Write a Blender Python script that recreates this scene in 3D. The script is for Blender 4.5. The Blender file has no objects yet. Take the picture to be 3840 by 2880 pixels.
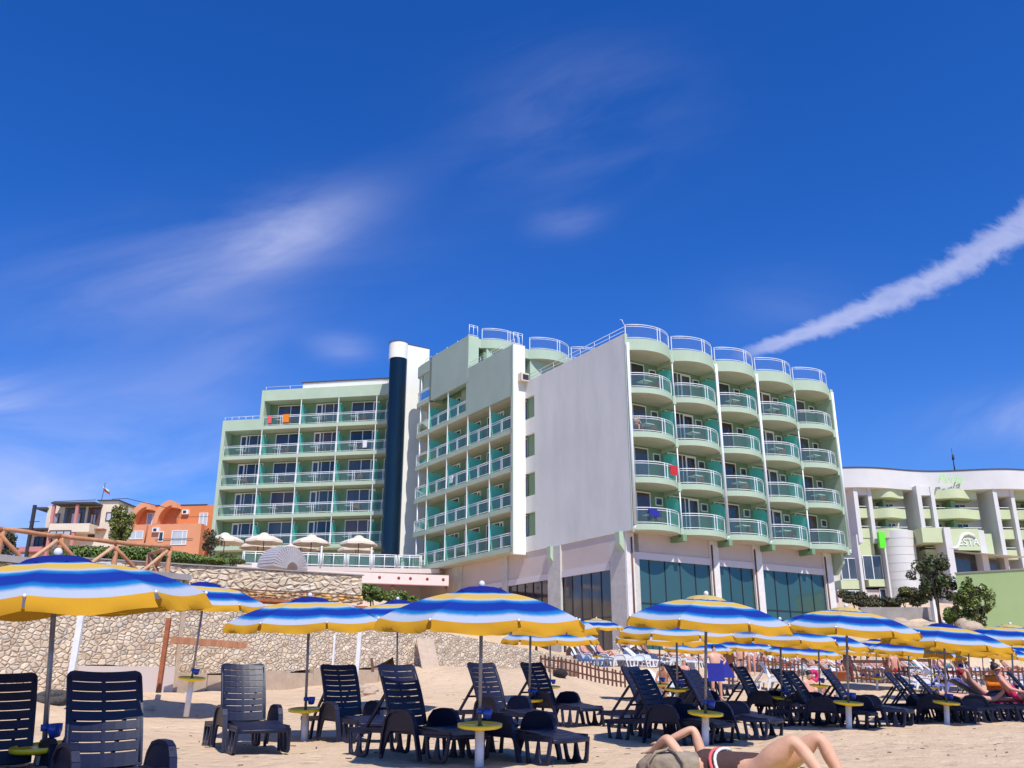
import bpy, bmesh, math, random
import numpy as np
from mathutils import Vector, Matrix
random.seed(7)
R_ = math.radians
scene = bpy.context.scene
COL = scene.collection
# ------------------------------------------------------------------ camera
FPX = 3340.0; TH = R_(18.38); CH = 1.0
ct, st = math.cos(TH), math.sin(TH)
cam = bpy.data.cameras.new("camera"); camo = bpy.data.objects.new("camera", cam); COL.objects.link(camo)
camo.location = (0, 0, CH); camo.rotation_euler = (math.pi / 2 + TH, 0, 0)
cam.sensor_width = 36; cam.lens = 36 * FPX / 3840; cam.clip_end = 6000; cam.clip_start = 0.05
scene.camera = camo
# ------------------------------------------------------------------ view / sun / sky
scene.view_settings.view_transform = 'Standard'; scene.view_settings.look = 'None'
scene.view_settings.exposure = 0.35; scene.view_settings.gamma = 1
SUN_AZ, SUN_EL = 158.0, 54.0
sd = Vector((math.sin(R_(SUN_AZ)) * math.cos(R_(SUN_EL)), math.cos(R_(SUN_AZ)) * math.cos(R_(SUN_EL)), math.sin(R_(SUN_EL))))
sl = bpy.data.lights.new("sun", 'SUN'); sl.energy = 3.9; sl.angle = R_(0.5); sl.color = (1.0, 0.955, 0.88)
so = bpy.data.objects.new("sun", sl); COL.objects.link(so); so.location = (0, -20, 40)
so.rotation_euler = (-sd).to_track_quat('-Z', 'Y').to_euler()

def ray(u, v):
    r = (u - 1920) / FPX; up = (1440 - v) / FPX
    return r, ct - up * st, st + up * ct
def P(u, v, Y):
    r, f, z = ray(u, v); return Vector((r / f * Y, Y, CH + z / f * Y))
def Pz(u, v, zz):
    r, f, z = ray(u, v); Y = (zz - CH) / (z / f); return Vector((r / f * Y, Y, zz))
def proj(p):
    x, y, z = p[0], p[1], p[2] - CH
    d = y * ct + z * st; up = (-y * st + z * ct) / d
    return 1920 + FPX * x / d, 1440 - FPX * up

world = bpy.data.worlds.new("World"); scene.world = world; world.use_nodes = True
nt = world.node_tree; nt.nodes.clear()
def build_world():
    N, L = nt.nodes, nt.links
    def mth(op, a, b=None, c=None, clamp=False):
        n = N.new('ShaderNodeMath'); n.operation = op; n.use_clamp = clamp
        for i, q in enumerate((a, b, c)):
            if q is None: continue
            if isinstance(q, (int, float)): n.inputs[i].default_value = q
            else: L.new(q, n.inputs[i])
        return n.outputs[0]
    def sstep(x, lo, hi):
        n = N.new('ShaderNodeMapRange'); n.interpolation_type = 'SMOOTHSTEP'
        L.new(x, n.inputs[0])
        for i, q in ((1, lo), (2, hi)):
            if isinstance(q, (int, float)): n.inputs[i].default_value = q
            else: L.new(q, n.inputs[i])
        return n.outputs[0]
    sky = N.new('ShaderNodeTexSky'); sky.sky_type = 'NISHITA'; sky.sun_disc = False
    sky.sun_elevation = R_(SUN_EL); sky.sun_rotation = R_(SUN_AZ); sky.altitude = 0
    sky.air_density = 1.0; sky.dust_density = 0.6; sky.ozone_density = 3.0
    hs = N.new('ShaderNodeHueSaturation'); hs.inputs['Saturation'].default_value = 1.28; hs.inputs['Value'].default_value = 1.0
    L.new(sky.outputs[0], hs.inputs['Color'])
    tint = N.new('ShaderNodeMix'); tint.data_type = 'RGBA'; tint.blend_type = 'MULTIPLY'; tint.inputs[0].default_value = 1
    L.new(hs.outputs[0], tint.inputs[6]); tint.inputs[7].default_value = (0.33, 0.80, 1.46, 1)
    tc = N.new('ShaderNodeTexCoord'); sp = N.new('ShaderNodeSeparateXYZ'); L.new(tc.outputs['Generated'], sp.inputs[0])
    x, y, z = sp.outputs
    ys = mth('MAXIMUM', y, 0.02)
    a = mth('DIVIDE', x, ys); b = mth('DIVIDE', z, ys)
    fwd = sstep(y, 0.02, 0.2)
    def ab(u, v):
        r, f, zz = ray(u, v); return r / f, zz / f
    cb = N.new('ShaderNodeCombineXYZ'); L.new(a, cb.inputs[0]); L.new(b, cb.inputs[1])
    def noise(scale, detail, sx, sy, rot=0.0, rough=0.55, off=(0, 0, 0), dist=0.0):
        mp = N.new('ShaderNodeMapping'); mp.inputs['Rotation'].default_value = (0, 0, rot); mp.inputs['Location'].default_value = off
        L.new(cb.outputs[0], mp.inputs[0])
        mp2 = N.new('ShaderNodeMapping'); mp2.inputs['Scale'].default_value = (sx, sy, 1); L.new(mp.outputs[0], mp2.inputs[0])
        n = N.new('ShaderNodeTexNoise'); n.inputs['Scale'].default_value = scale; n.inputs['Detail'].default_value = detail
        n.inputs['Roughness'].default_value = rough; n.inputs['Distortion'].default_value = dist
        L.new(mp2.outputs[0], n.inputs['Vector']); return n.outputs['Fac']
    # old contrail, widening towards the right
    p0 = ab(2760, 1345); p1 = ab(3900, 830)
    dx, dy = p1[0] - p0[0], p1[1] - p0[1]; ln = math.hypot(dx, dy); dx /= ln; dy /= ln
    ax = mth('SUBTRACT', a, p0[0]); bx = mth('SUBTRACT', b, p0[1])
    t = mth('DIVIDE', mth('ADD', mth('MULTIPLY', ax, dx), mth('MULTIPLY', bx, dy)), ln)
    nn = mth('ADD', mth('MULTIPLY', ax, -dy), mth('MULTIPLY', bx, dx))
    bow = mth('MULTIPLY', mth('SINE', mth('MULTIPLY', t, 3.1)), -0.016)
    nn = mth('SUBTRACT', nn, bow)
    puff = noise(26, 6, 1.0, 1.6, 0.4, 0.62, dist=0.4)
    w = mth('ADD', 0.007, mth('MULTIPLY', mth('POWER', mth('MAXIMUM', t, 0.0), 0.8), 0.018))
    edge = mth('ADD', mth('ABSOLUTE', mth('SUBTRACT', nn, mth('MULTIPLY', w, 0.25))), mth('MULTIPLY', mth('SUBTRACT', puff, 0.5), mth('MULTIPLY', w, 2.2)))
    m1 = mth('SUBTRACT', 1.0, sstep(mth('DIVIDE', edge, w), 0.15, 1.25))
    m1 = mth('MULTIPLY', m1, sstep(t, -0.03, 0.12)); m1 = mth('MULTIPLY', m1, mth('SUBTRACT', 1.0, sstep(t, 1.5, 2.2)))
    m1 = mth('MULTIPLY', m1, mth('ADD', 0.38, mth('MULTIPLY', puff, 0.62)))
    # cirrus wisps
    def wisp(u, v, u2, v2, wid, amp, nz):
        q0 = ab(u, v); q1 = ab(u2, v2); ex, ey = q1[0] - q0[0], q1[1] - q0[1]; l2 = math.hypot(ex, ey) / 2
        cx, cy = (q0[0] + q1[0]) / 2, (q0[1] + q1[1]) / 2; ex /= 2 * l2; ey /= 2 * l2
        aa = mth('SUBTRACT', a, cx); bb = mth('SUBTRACT', b, cy)
        s = mth('DIVIDE', mth('ADD', mth('MULTIPLY', aa, ex), mth('MULTIPLY', bb, ey)), l2)
        n_ = mth('DIVIDE', mth('ADD', mth('MULTIPLY', aa, -ey), mth('MULTIPLY', bb, ex)), wid)
        g = mth('EXPONENT', mth('MULTIPLY', mth('ADD', mth('MULTIPLY', s, s), mth('MULTIPLY', n_, n_)), -1.4))
        return mth('MULTIPLY', mth('MULTIPLY', g, amp), nz)
    nz1 = sstep(noise(5.0, 7, 0.8, 2.6, -0.42, 0.54, dist=0.5), 0.22, 0.75)
    nz2 = sstep(noise(4.0, 5, 0.6, 2.2, -0.15, 0.55, off=(3, 1, 0), dist=0.5), 0.3, 0.75)
    ws = [wisp(500, 1090, 1420, 740, 0.055, 0.42, nz1), wisp(750, 960, 1330, 770, 0.05, 0.40, nz2),
          wisp(-200, 1120, 1500, 960, 0.09, 0.20, nz2), wisp(1700, 560, 2600, 330, 0.12, 0.13, nz1),
          wisp(1150, 1290, 1420, 1320, 0.02, 0.26, nz2), wisp(2000, 850, 2280, 790, 0.025, 0.26, nz1),
          wisp(500, 1500, 1150, 1200, 0.05, 0.16, nz1), wisp(-300, 1500, 150, 1540, 0.04, 0.42, nz2),
          wisp(-500, 1880, 1000, 1800, 0.12, 0.75, nz2), wisp(3500, 1620, 4300, 1480, 0.035, 0.42, nz1),
          wisp(2650, 1180, 3300, 1100, 0.05, 0.10, nz2)]
    cl = ws[0]
    for q in ws[1:]: cl = mth('ADD', cl, q)
    cl = mth('ADD', cl, mth('MULTIPLY', m1, 0.8)); cl = mth('ADD', cl, mth('MULTIPLY', mth('EXPONENT', mth('MULTIPLY', mth('MAXIMUM', z, 0.0), -9.5)), 0.55)); cl = mth('MULTIPLY', cl, fwd, clamp=True)
    mx = N.new('ShaderNodeMix'); mx.data_type = 'RGBA'
    L.new(cl, mx.inputs[0]); L.new(tint.outputs[2], mx.inputs[6]); mx.inputs[7].default_value = (6.0, 6.3, 8.8, 1)
    bg = N.new('ShaderNodeBackground'); bg.inputs['Strength'].default_value = 0.09; L.new(mx.outputs[2], bg.inputs[0])
    out = N.new('ShaderNodeOutputWorld'); L.new(bg.outputs[0], out.inputs[0])
build_world()

# ------------------------------------------------------------------ materials
def mat(name, c, c2=None, rough=0.7, nscale=3.0, bump=0.0, bscale=20.0, spec=0.5, metal=0.0, coat=0.0, obj=True, amt=(0.35, 0.65), sx=(1, 1, 1)):
    m = bpy.data.materials.new(name); m.use_nodes = True; t = m.node_tree; b = t.nodes['Principled BSDF']
    b.inputs['Base Color'].default_value = (*c, 1); b.inputs['Roughness'].default_value = rough
    b.inputs['Metallic'].default_value = metal; b.inputs['Specular IOR Level'].default_value = spec; b.inputs['Coat Weight'].default_value = coat
    tc = t.nodes.new('ShaderNodeTexCoord'); src = tc.outputs['Object' if obj else 'Generated']
    mp = t.nodes.new('ShaderNodeMapping'); mp.inputs['Scale'].default_value = sx; t.links.new(src, mp.inputs[0]); src = mp.outputs[0]
    if c2 is not None:
        n = t.nodes.new('ShaderNodeTexNoise'); n.inputs['Scale'].default_value = nscale; n.inputs['Detail'].default_value = 6; n.inputs['Roughness'].default_value = 0.6
        t.links.new(src, n.inputs['Vector'])
        mr = t.nodes.new('ShaderNodeMapRange'); mr.inputs[1].default_value = amt[0]; mr.inputs[2].default_value = amt[1]; t.links.new(n.outputs[0], mr.inputs[0])
        mx = t.nodes.new('ShaderNodeMix'); mx.data_type = 'RGBA'; mx.inputs[6].default_value = (*c, 1); mx.inputs[7].default_value = (*c2, 1)
        t.links.new(mr.outputs[0], mx.inputs[0]); t.links.new(mx.outputs[2], b.inputs['Base Color'])
    if bump:
        n2 = t.nodes.new('ShaderNodeTexNoise'); n2.inputs['Scale'].default_value = bscale; n2.inputs['Detail'].default_value = 5; t.links.new(src, n2.inputs['Vector'])
        bp = t.nodes.new('ShaderNodeBump'); bp.inputs['Strength'].default_value = bump; bp.inputs['Distance'].default_value = 0.02
        t.links.new(n2.outputs[0], bp.inputs['Height']); t.links.new(bp.outputs[0], b.inputs['Normal'])
    return m
M = {}
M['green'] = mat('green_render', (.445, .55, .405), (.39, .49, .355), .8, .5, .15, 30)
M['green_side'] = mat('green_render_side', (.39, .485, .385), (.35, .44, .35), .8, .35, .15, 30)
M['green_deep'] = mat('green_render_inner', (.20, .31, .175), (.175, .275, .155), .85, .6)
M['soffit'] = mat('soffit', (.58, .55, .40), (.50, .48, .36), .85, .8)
M['grey'] = mat('grey_render', (.77, .765, .69), (.61, .61, .555), .9, .55, .3, 12, amt=(.35, .8), sx=(1, 1, .3))
M['whitewall'] = mat('white_render', (.82, .80, .72), (.76, .74, .67), .75, .4, .1, 20)
M['white'] = mat('white_paint', (.80, .81, .80), None, .4)
M['wmetal'] = mat('white_metal', (.78, .80, .80), None, .35, metal=0.0, coat=.3)
M['pink'] = mat('pinkish_render', (.63, .53, .47), (.57, .48, .43), .85, .4, .1, 20)
M['band'] = mat('pale_lintel', (.66, .61, .60), None, .7)
M['dark'] = mat('dark_metal', (.03, .03, .035), None, .5)
M['roofdark'] = mat('roof_edge', (.06, .06, .07), None, .8)
M['concrete'] = mat('concrete', (.36, .33, .31), (.27, .25, .24), .9, .8, .3, 10)
M['cream'] = mat('cream_render', (.72, .62, .48), (.64, .55, .43), .85, .5)
M['orange'] = mat('orange_render', (.72, .24, .09), (.62, .20, .07), .85, .4)
M['orange2'] = mat('orange_render_pale', (.76, .33, .17), (.68, .29, .15), .85, .4)
M['rose'] = mat('rose_render', (.55, .22, .20), (.48, .19, .18), .85, .5)
M['brown'] = mat('brown_wood_dark', (.06, .028, .02), (.09, .04, .025), .7, 8)
M['picket'] = mat('picket_wood', (.085, .028, .018), (.14, .05, .03), .7, 6)
M['log'] = mat('log_wood', (.42, .17, .075), (.55, .26, .13), .7, 5, .5, 30, sx=(1, 1, .3))
M['logpale'] = mat('log_wood_pale', (.62, .36, .20), (.50, .26, .13), .7, 5, .5, 30)
M['rust'] = mat('rusty_red', (.30, .08, .035), (.40, .13, .05), .7, 10, .4, 40)
M['plank'] = mat('plank_board', (.50, .38, .27), (.42, .31, .22), .8, 6)
M['navy'] = mat('navy_plastic', (.0055, .0075, .028), (.009, .012, .038), .46, 7, .06, 60, spec=.42)
M['wplastic'] = mat('white_plastic', (.74, .76, .80), None, .4)
M['pole'] = mat('grey_pole', (.30, .30, .33), (.22, .22, .24), .35, 10, metal=.5)
M['sleeve'] = mat('white_sleeve', (.78, .78, .80), (.66, .65, .64), .5, 8)
M['yellow'] = mat('yellow_plastic', (.98, .72, .015), (.92, .64, .012), .35, 5, coat=.3)
M['bluep'] = mat('blue_plastic', (.01, .06, .42), None, .35, coat=.3)
M['leaf'] = mat('leaf_green', (.085, .15, .025), (.035, .075, .016), .6, 6, amt=(.3, .7))
M['leafy'] = mat('leaf_yellow_green', (.22, .26, .03), (.09, .14, .02), .6, 4, amt=(.3, .7))
M['leafd'] = mat('leaf_dark', (.05, .08, .03), (.025, .04, .016), .6, 6)
M['leafb'] = mat('leaf_brownish', (.12, .085, .035), (.07, .05, .025), .7, 4)
M['bark'] = mat('bark', (.12, .075, .045), (.07, .045, .03), .9, 8)
M['cloth'] = mat('cream_canvas', (.72, .62, .50), (.66, .57, .46), .8, 2)
M['tyre'] = mat('tyre_rubber', (.03, .03, .032), (.09, .08, .07), .85, 12)
M['bag'] = mat('khaki_canvas', (.33, .26, .185), (.24, .185, .13), .9, 9, .9, 14)
M['skin'] = mat('skin_fair', (.66, .36, .25), (.60, .30, .20), .5, 6)
M['skin2'] = mat('skin_tan', (.42, .20, .11), (.36, .16, .09), .5, 6)
M['skin3'] = mat('skin_pink', (.64, .30, .22), (.58, .26, .19), .5, 6)
M['hairb'] = mat('hair_dark', (.02, .013, .01), None, .6)
M['hairl'] = mat('hair_blond', (.32, .19, .08), None, .6)
M['chairbrown'] = mat('rattan_brown', (.16, .07, .04), None, .7)
for n_, c_ in (('red', (.55, .02, .03)), ('magenta', (.60, .02, .13)), ('blue', (.015, .02, .28)), ('black', (.015, .012, .015)), ('coral', (.75, .12, .12)),
               ('turq', (.02, .35, .42)), ('orangec', (.85, .22, .01)), ('yellowg', (.62, .68, .02)), ('whitec', (.75, .75, .78)), ('lilac', (.20, .22, .62)), ('brownc', (.075, .035, .03))):
    M[n_] = mat(n_ + '_fabric', c_, tuple(q * .8 for q in c_), .85, 12, .3, 40)
def glassmat(name, tint, gloss=0.12, trans=0.75, rough=0.03, body=None, bodyw=0.25):
    m = bpy.data.materials.new(name); m.use_nodes = True; t = m.node_tree; t.nodes.clear()
    tr = t.nodes.new('ShaderNodeBsdfTransparent'); tr.inputs[0].default_value = (*tint, 1)
    gl = t.nodes.new('ShaderNodeBsdfGlossy'); gl.inputs['Roughness'].default_value = rough
    df = t.nodes.new('ShaderNodeBsdfDiffuse'); df.inputs[0].default_value = (*(body or tint), 1)
    a = t.nodes.new('ShaderNodeMixShader'); a.inputs[0].default_value = bodyw; t.links.new(tr.outputs[0], a.inputs[1]); t.links.new(df.outputs[0], a.inputs[2])
    lw = t.nodes.new('ShaderNodeLayerWeight'); lw.inputs[0].default_value = 0.25
    ad = t.nodes.new('ShaderNodeMath'); ad.operation = 'MULTIPLY_ADD'; ad.use_clamp = True; t.links.new(lw.outputs['Fresnel'], ad.inputs[0]); ad.inputs[1].default_value = 0.8; ad.inputs[2].default_value = gloss * .3
    b = t.nodes.new('ShaderNodeMixShader'); t.links.new(ad.outputs[0], b.inputs[0]); t.links.new(a.outputs[0], b.inputs[1]); t.links.new(gl.outputs[0], b.inputs[2])
    o = t.nodes.new('ShaderNodeOutputMaterial'); t.links.new(b.outputs[0], o.inputs[0]); return m
M['railglass'] = glassmat('rail_glass', (.66, .84, .76), gloss=.06, body=(.34, .46, .40), bodyw=.13)
M['roofglass'] = glassmat('roof_rail_glass', (.86, .90, .94), gloss=.04, body=(.6, .66, .72), bodyw=.05)
def frosted(name, c):
    m = bpy.data.materials.new(name); m.use_nodes = True; t = m.node_tree; t.nodes.clear()
    df = t.nodes.new('ShaderNodeBsdfDiffuse'); tl = t.nodes.new('ShaderNodeBsdfTranslucent'); mx = t.nodes.new('ShaderNodeMixShader'); mx.inputs[0].default_value = .5
    gl = t.nodes.new('ShaderNodeBsdfGlossy'); gl.inputs['Roughness'].default_value = .2; m2 = t.nodes.new('ShaderNodeMixShader'); m2.inputs[0].default_value = .06
    df.inputs[0].default_value = (*c, 1); tl.inputs[0].default_value = (*c, 1)
    t.links.new(df.outputs[0], mx.inputs[1]); t.links.new(tl.outputs[0], mx.inputs[2]); t.links.new(mx.outputs[0], m2.inputs[1]); t.links.new(gl.outputs[0], m2.inputs[2])
    o = t.nodes.new('ShaderNodeOutputMaterial'); t.links.new(m2.outputs[0], o.inputs[0]); return m
M['teal'] = frosted('teal_glass', (.27, .86, .76)); M['sculptgrey'] = mat('sculpture_grey', (.40, .37, .39), (.34, .32, .34), .8, 4)
def panemat(name, c1, c2, rough=.05, scale=.5, spec=.8):
    m = bpy.data.materials.new(name); m.use_nodes = True; t = m.node_tree; b = t.nodes['Principled BSDF']
    b.inputs['Roughness'].default_value = rough; b.inputs['Specular IOR Level'].default_value = spec
    ge = t.nodes.new('ShaderNodeNewGeometry'); oi = t.nodes.new('ShaderNodeObjectInfo')
    n = t.nodes.new('ShaderNodeTexNoise'); n.inputs['Scale'].default_value = scale; n.inputs['Detail'].default_value = 3
    mp = t.nodes.new('ShaderNodeMapping'); mp.inputs['Scale'].default_value = (1, 1, .35); t.links.new(ge.outputs['Position'], mp.inputs[0]); t.links.new(mp.outputs[0], n.inputs[0])
    ad = t.nodes.new('ShaderNodeMath'); ad.operation = 'MULTIPLY_ADD'; t.links.new(oi.outputs['Random'], ad.inputs[0]); ad.inputs[1].default_value = .5; t.links.new(n.outputs[0], ad.inputs[2])
    mr = t.nodes.new('ShaderNodeMapRange'); mr.inputs[1].default_value = .45; mr.inputs[2].default_value = 1.0; t.links.new(ad.outputs[0], mr.inputs[0])
    mx = t.nodes.new('ShaderNodeMix'); mx.data_type = 'RGBA'; mx.inputs[6].default_value = (*c1, 1); mx.inputs[7].default_value = (*c2, 1)
    t.links.new(mr.outputs[0], mx.inputs[0]); t.links.new(mx.outputs[2], b.inputs['Base Color']); return m
M['pane'] = panemat('window_pane', (.012, .018, .025), (.10, .10, .10))
M['panewarm'] = panemat('curtained_pane', (.03, .02, .018), (.16, .08, .05))
M['panelt'] = panemat('pale_pane', (.25, .30, .36), (.55, .58, .60), rough=.15)
M['shopglass'] = panemat('shop_glass', (.03, .075, .078), (.045, .10, .095), rough=.06, scale=.15)
M['towerglass'] = panemat('tower_glass', (.004, .014, .030), (.008, .024, .042), rough=.22, scale=.3, spec=.35)
def stonemat(name, scale, cs, mortar, bump=1.0, edge=.05):
    m = bpy.data.materials.new(name); m.use_nodes = True; t = m.node_tree; b = t.nodes['Principled BSDF']; b.inputs['Roughness'].default_value = .85
    tc = t.nodes.new('ShaderNodeTexCoord'); nz = t.nodes.new('ShaderNodeTexNoise'); nz.inputs['Scale'].default_value = scale * .6; nz.inputs['Detail'].default_value = 2
    t.links.new(tc.outputs['Object'], nz.inputs['Vector'])
    va = t.nodes.new('ShaderNodeVectorMath'); va.operation = 'MULTIPLY_ADD'; t.links.new(nz.outputs['Color'], va.inputs[0]); va.inputs[1].default_value = (.5 / scale,) * 3; t.links.new(tc.outputs['Object'], va.inputs[2])
    mp = t.nodes.new('ShaderNodeMapping'); mp.inputs['Scale'].default_value = (.85, .85, 1.15); t.links.new(va.outputs[0], mp.inputs[0])
    v1 = t.nodes.new('ShaderNodeTexVoronoi'); v1.feature = 'DISTANCE_TO_EDGE'; v1.inputs['Scale'].default_value = scale; t.links.new(mp.outputs[0], v1.inputs['Vector'])
    v2 = t.nodes.new('ShaderNodeTexVoronoi'); v2.feature = 'F1'; v2.inputs['Scale'].default_value = scale; t.links.new(mp.outputs[0], v2.inputs['Vector'])
    sp = t.nodes.new('ShaderNodeSeparateColor'); t.links.new(v2.outputs['Color'], sp.inputs[0])
    cr = t.nodes.new('ShaderNodeValToRGB'); cr.color_ramp.elements[0].color = (*cs[0], 1); cr.color_ramp.elements[1].color = (*cs[-1], 1)
    for i, c in enumerate(cs[1:-1]):
        e = cr.color_ramp.elements.new((i + 1) / (len(cs) - 1)); e.color = (*c, 1)
    t.links.new(sp.outputs[0], cr.inputs[0])
    mr = t.nodes.new('ShaderNodeMapRange'); mr.inputs[1].default_value = edge * .4; mr.inputs[2].default_value = edge; t.links.new(v1.outputs['Distance'], mr.inputs[0])
    mx = t.nodes.new('ShaderNodeMix'); mx.data_type = 'RGBA'; mx.inputs[6].default_value = (*mortar, 1); t.links.new(cr.outputs[0], mx.inputs[7]); t.links.new(mr.outputs[0], mx.inputs[0])
    t.links.new(mx.outputs[2], b.inputs['Base Color'])
    mr2 = t.nodes.new('ShaderNodeMapRange'); mr2.interpolation_type = 'SMOOTHSTEP'; mr2.inputs[1].default_value = 0; mr2.inputs[2].default_value = edge * 5; t.links.new(v1.outputs['Distance'], mr2.inputs[0])
    n3 = t.nodes.new('ShaderNodeTexNoise'); n3.inputs['Scale'].default_value = scale * 5; t.links.new(tc.outputs['Object'], n3.inputs['Vector'])
    ad = t.nodes.new('ShaderNodeMath'); ad.operation = 'MULTIPLY_ADD'; t.links.new(n3.outputs[0], ad.inputs[0]); ad.inputs[1].default_value = .25; t.links.new(mr2.outputs[0], ad.inputs[2])
    bp = t.nodes.new('ShaderNodeBump'); bp.inputs['Strength'].default_value = bump; bp.inputs['Distance'].default_value = .35 / scale; t.links.new(ad.outputs[0], bp.inputs['Height'])
    t.links.new(bp.outputs[0], b.inputs['Normal']); return m
M['stone1'] = stonemat('river_stones', 8.3, [(.52, .41, .29), (.66, .53, .38), (.74, .61, .45), (.62, .47, .31), (.56, .50, .42)], (.42, .32, .22), bump=.8, edge=.04)
M['stone2'] = stonemat('crazy_paving_stones', 4.6, [(.52, .42, .30), (.66, .54, .38), (.60, .46, .30), (.70, .60, .46)], (.44, .35, .25), bump=.75, edge=.04)
M['stone3'] = stonemat('ochre_ledge_stones', 5.0, [(.68, .40, .10), (.60, .45, .28), (.72, .44, .12), (.55, .42, .30)], (.20, .12, .08))
M['tile2'] = mat('white_stone_cladding', (.76, .72, .67), (.68, .64, .60), .8, 2.5, .4, 8)
M['tile'] = mat('stone_cladding', (.62, .59, .52), (.52, .49, .43), .8, 2.5, .4, 8)

# sand
def sandmat():
    m = bpy.data.materials.new('sand'); m.use_nodes = True; t = m.node_tree; b = t.nodes['Principled BSDF']; b.inputs['Roughness'].default_value = .95; b.inputs['Specular IOR Level'].default_value = .15
    tc = t.nodes.new('ShaderNodeTexCoord'); o = tc.outputs['Object']
    def nz(s, d, r=.6):
        n = t.nodes.new('ShaderNodeTexNoise'); n.inputs['Scale'].default_value = s; n.inputs['Detail'].default_value = d; n.inputs['Roughness'].default_value = r; t.links.new(o, n.inputs['Vector']); return n.outputs[0]
    def mr(x, a, b_):
        q = t.nodes.new('ShaderNodeMapRange'); q.inputs[1].default_value = a; q.inputs[2].default_value = b_; t.links.new(x, q.inputs[0]); return q.outputs[0]
    def mix(f, a, c):
        q = t.nodes.new('ShaderNodeMix'); q.data_type = 'RGBA'; t.links.new(f, q.inputs[0])
        for i, w in ((6, a), (7, c)):
            if isinstance(w, tuple): q.inputs[i].default_value = (*w, 1)
            else: t.links.new(w, q.inputs[i])
        return q.outputs[2]
    c = mix(mr(nz(.6, 5), .35, .65), (.66, .485, .32), (.58, .42, .275))
    c = mix(mr(nz(7, 6, .7), .60, .74), c, (.47, .335, .22))
    c = mix(mr(nz(55, 3, .7), .66, .73), c, (.20, .13, .085))
    t.links.new(c, b.inputs['Base Color'])
    v = t.nodes.new('ShaderNodeTexVoronoi'); v.feature = 'SMOOTH_F1'; v.inputs['Scale'].default_value = 3.4; v.inputs['Smoothness'].default_value = .6; t.links.new(o, v.inputs['Vector'])
    vm = mr(v.outputs['Distance'], .0, .45)
    a1 = t.nodes.new('ShaderNodeMath'); a1.operation = 'MULTIPLY_ADD'; t.links.new(nz(16, 5, .6), a1.inputs[0]); a1.inputs[1].default_value = .8; t.links.new(vm, a1.inputs[2])
    bp = t.nodes.new('ShaderNodeBump'); bp.inputs['Strength'].default_value = .8; bp.inputs['Distance'].default_value = .06; t.links.new(a1.outputs[0], bp.inputs['Height']); t.links.new(bp.outputs[0], b.inputs['Normal']); return m
M['sand'] = sandmat()
def canopymat(name, top=None):
    m = bpy.data.materials.new(name); m.use_nodes = True; t = m.node_tree; t.nodes.clear()
    uv = t.nodes.new('ShaderNodeUVMap'); uv.uv_map = 'UV'
    sp = t.nodes.new('ShaderNodeSeparateXYZ'); t.links.new(uv.outputs[0], sp.inputs[0])
    tc = t.nodes.new('ShaderNodeTexCoord'); n = t.nodes.new('ShaderNodeTexNoise'); n.inputs['Scale'].default_value = 14; n.inputs['Detail'].default_value = 4; t.links.new(tc.outputs['Object'], n.inputs['Vector'])
    ad = t.nodes.new('ShaderNodeMath'); ad.operation = 'MULTIPLY_ADD'; t.links.new(n.outputs[0], ad.inputs[0]); ad.inputs[1].default_value = .025; t.links.new(sp.outputs[0], ad.inputs[2])
    cr = t.nodes.new('ShaderNodeValToRGB'); cr.color_ramp.interpolation = 'EASE'
    Y_, W_, D_, A_ = (.62, .41, .09), (.42, .46, .54), (.014, .040, .28), (.012, .18, .44)
    st_ = [(0, D_), (.27, (.012, .05, .30)), (.33, A_), (.375, W_), (.41, Y_), (.54, Y_), (.58, W_), (.63, A_), (.69, D_), (.81, D_), (.87, A_), (.935, W_), (1.03, Y_)]
    e = cr.color_ramp.elements; e[0].position = 0; e[0].color = (*D_, 1); e[1].position = 1; e[1].color = (*W_, 1)
    for p_, c_ in st_[1:-1]:
        q = e.new(min(p_, .999)); q.color = (*c_, 1)
    t.links.new(ad.outputs[0], cr.inputs[0])
    df = t.nodes.new('ShaderNodeBsdfDiffuse'); tl = t.nodes.new('ShaderNodeBsdfTranslucent'); mx = t.nodes.new('ShaderNodeMixShader'); mx.inputs[0].default_value = .18
    t.links.new(cr.outputs[0], df.inputs[0]); t.links.new(cr.outputs[0], tl.inputs[0]); t.links.new(df.outputs[0], mx.inputs[1]); t.links.new(tl.outputs[0], mx.inputs[2])
    o = t.nodes.new('ShaderNodeOutputMaterial'); t.links.new(mx.outputs[0], o.inputs[0]); return m
M['canopy'] = canopymat('striped_canvas')
def transl(name, c, f=.3):
    m = bpy.data.materials.new(name); m.use_nodes = True; t = m.node_tree; t.nodes.clear()
    df = t.nodes.new('ShaderNodeBsdfDiffuse'); tl = t.nodes.new('ShaderNodeBsdfTranslucent'); mx = t.nodes.new('ShaderNodeMixShader'); mx.inputs[0].default_value = f
    df.inputs[0].default_value = (*c, 1); tl.inputs[0].default_value = (*c, 1)
    t.links.new(df.outputs[0], mx.inputs[1]); t.links.new(tl.outputs[0], mx.inputs[2]); o = t.nodes.new('ShaderNodeOutputMaterial'); t.links.new(mx.outputs[0], o.inputs[0]); return m
M['cyel'] = transl('yellow_canvas', (.64, .335, .03), .25); M['cblue'] = transl('blue_canvas', (.016, .026, .19), .12); M['ccap'] = transl('yellow_cap_canvas', (.60, .44, .16), .2)

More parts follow.
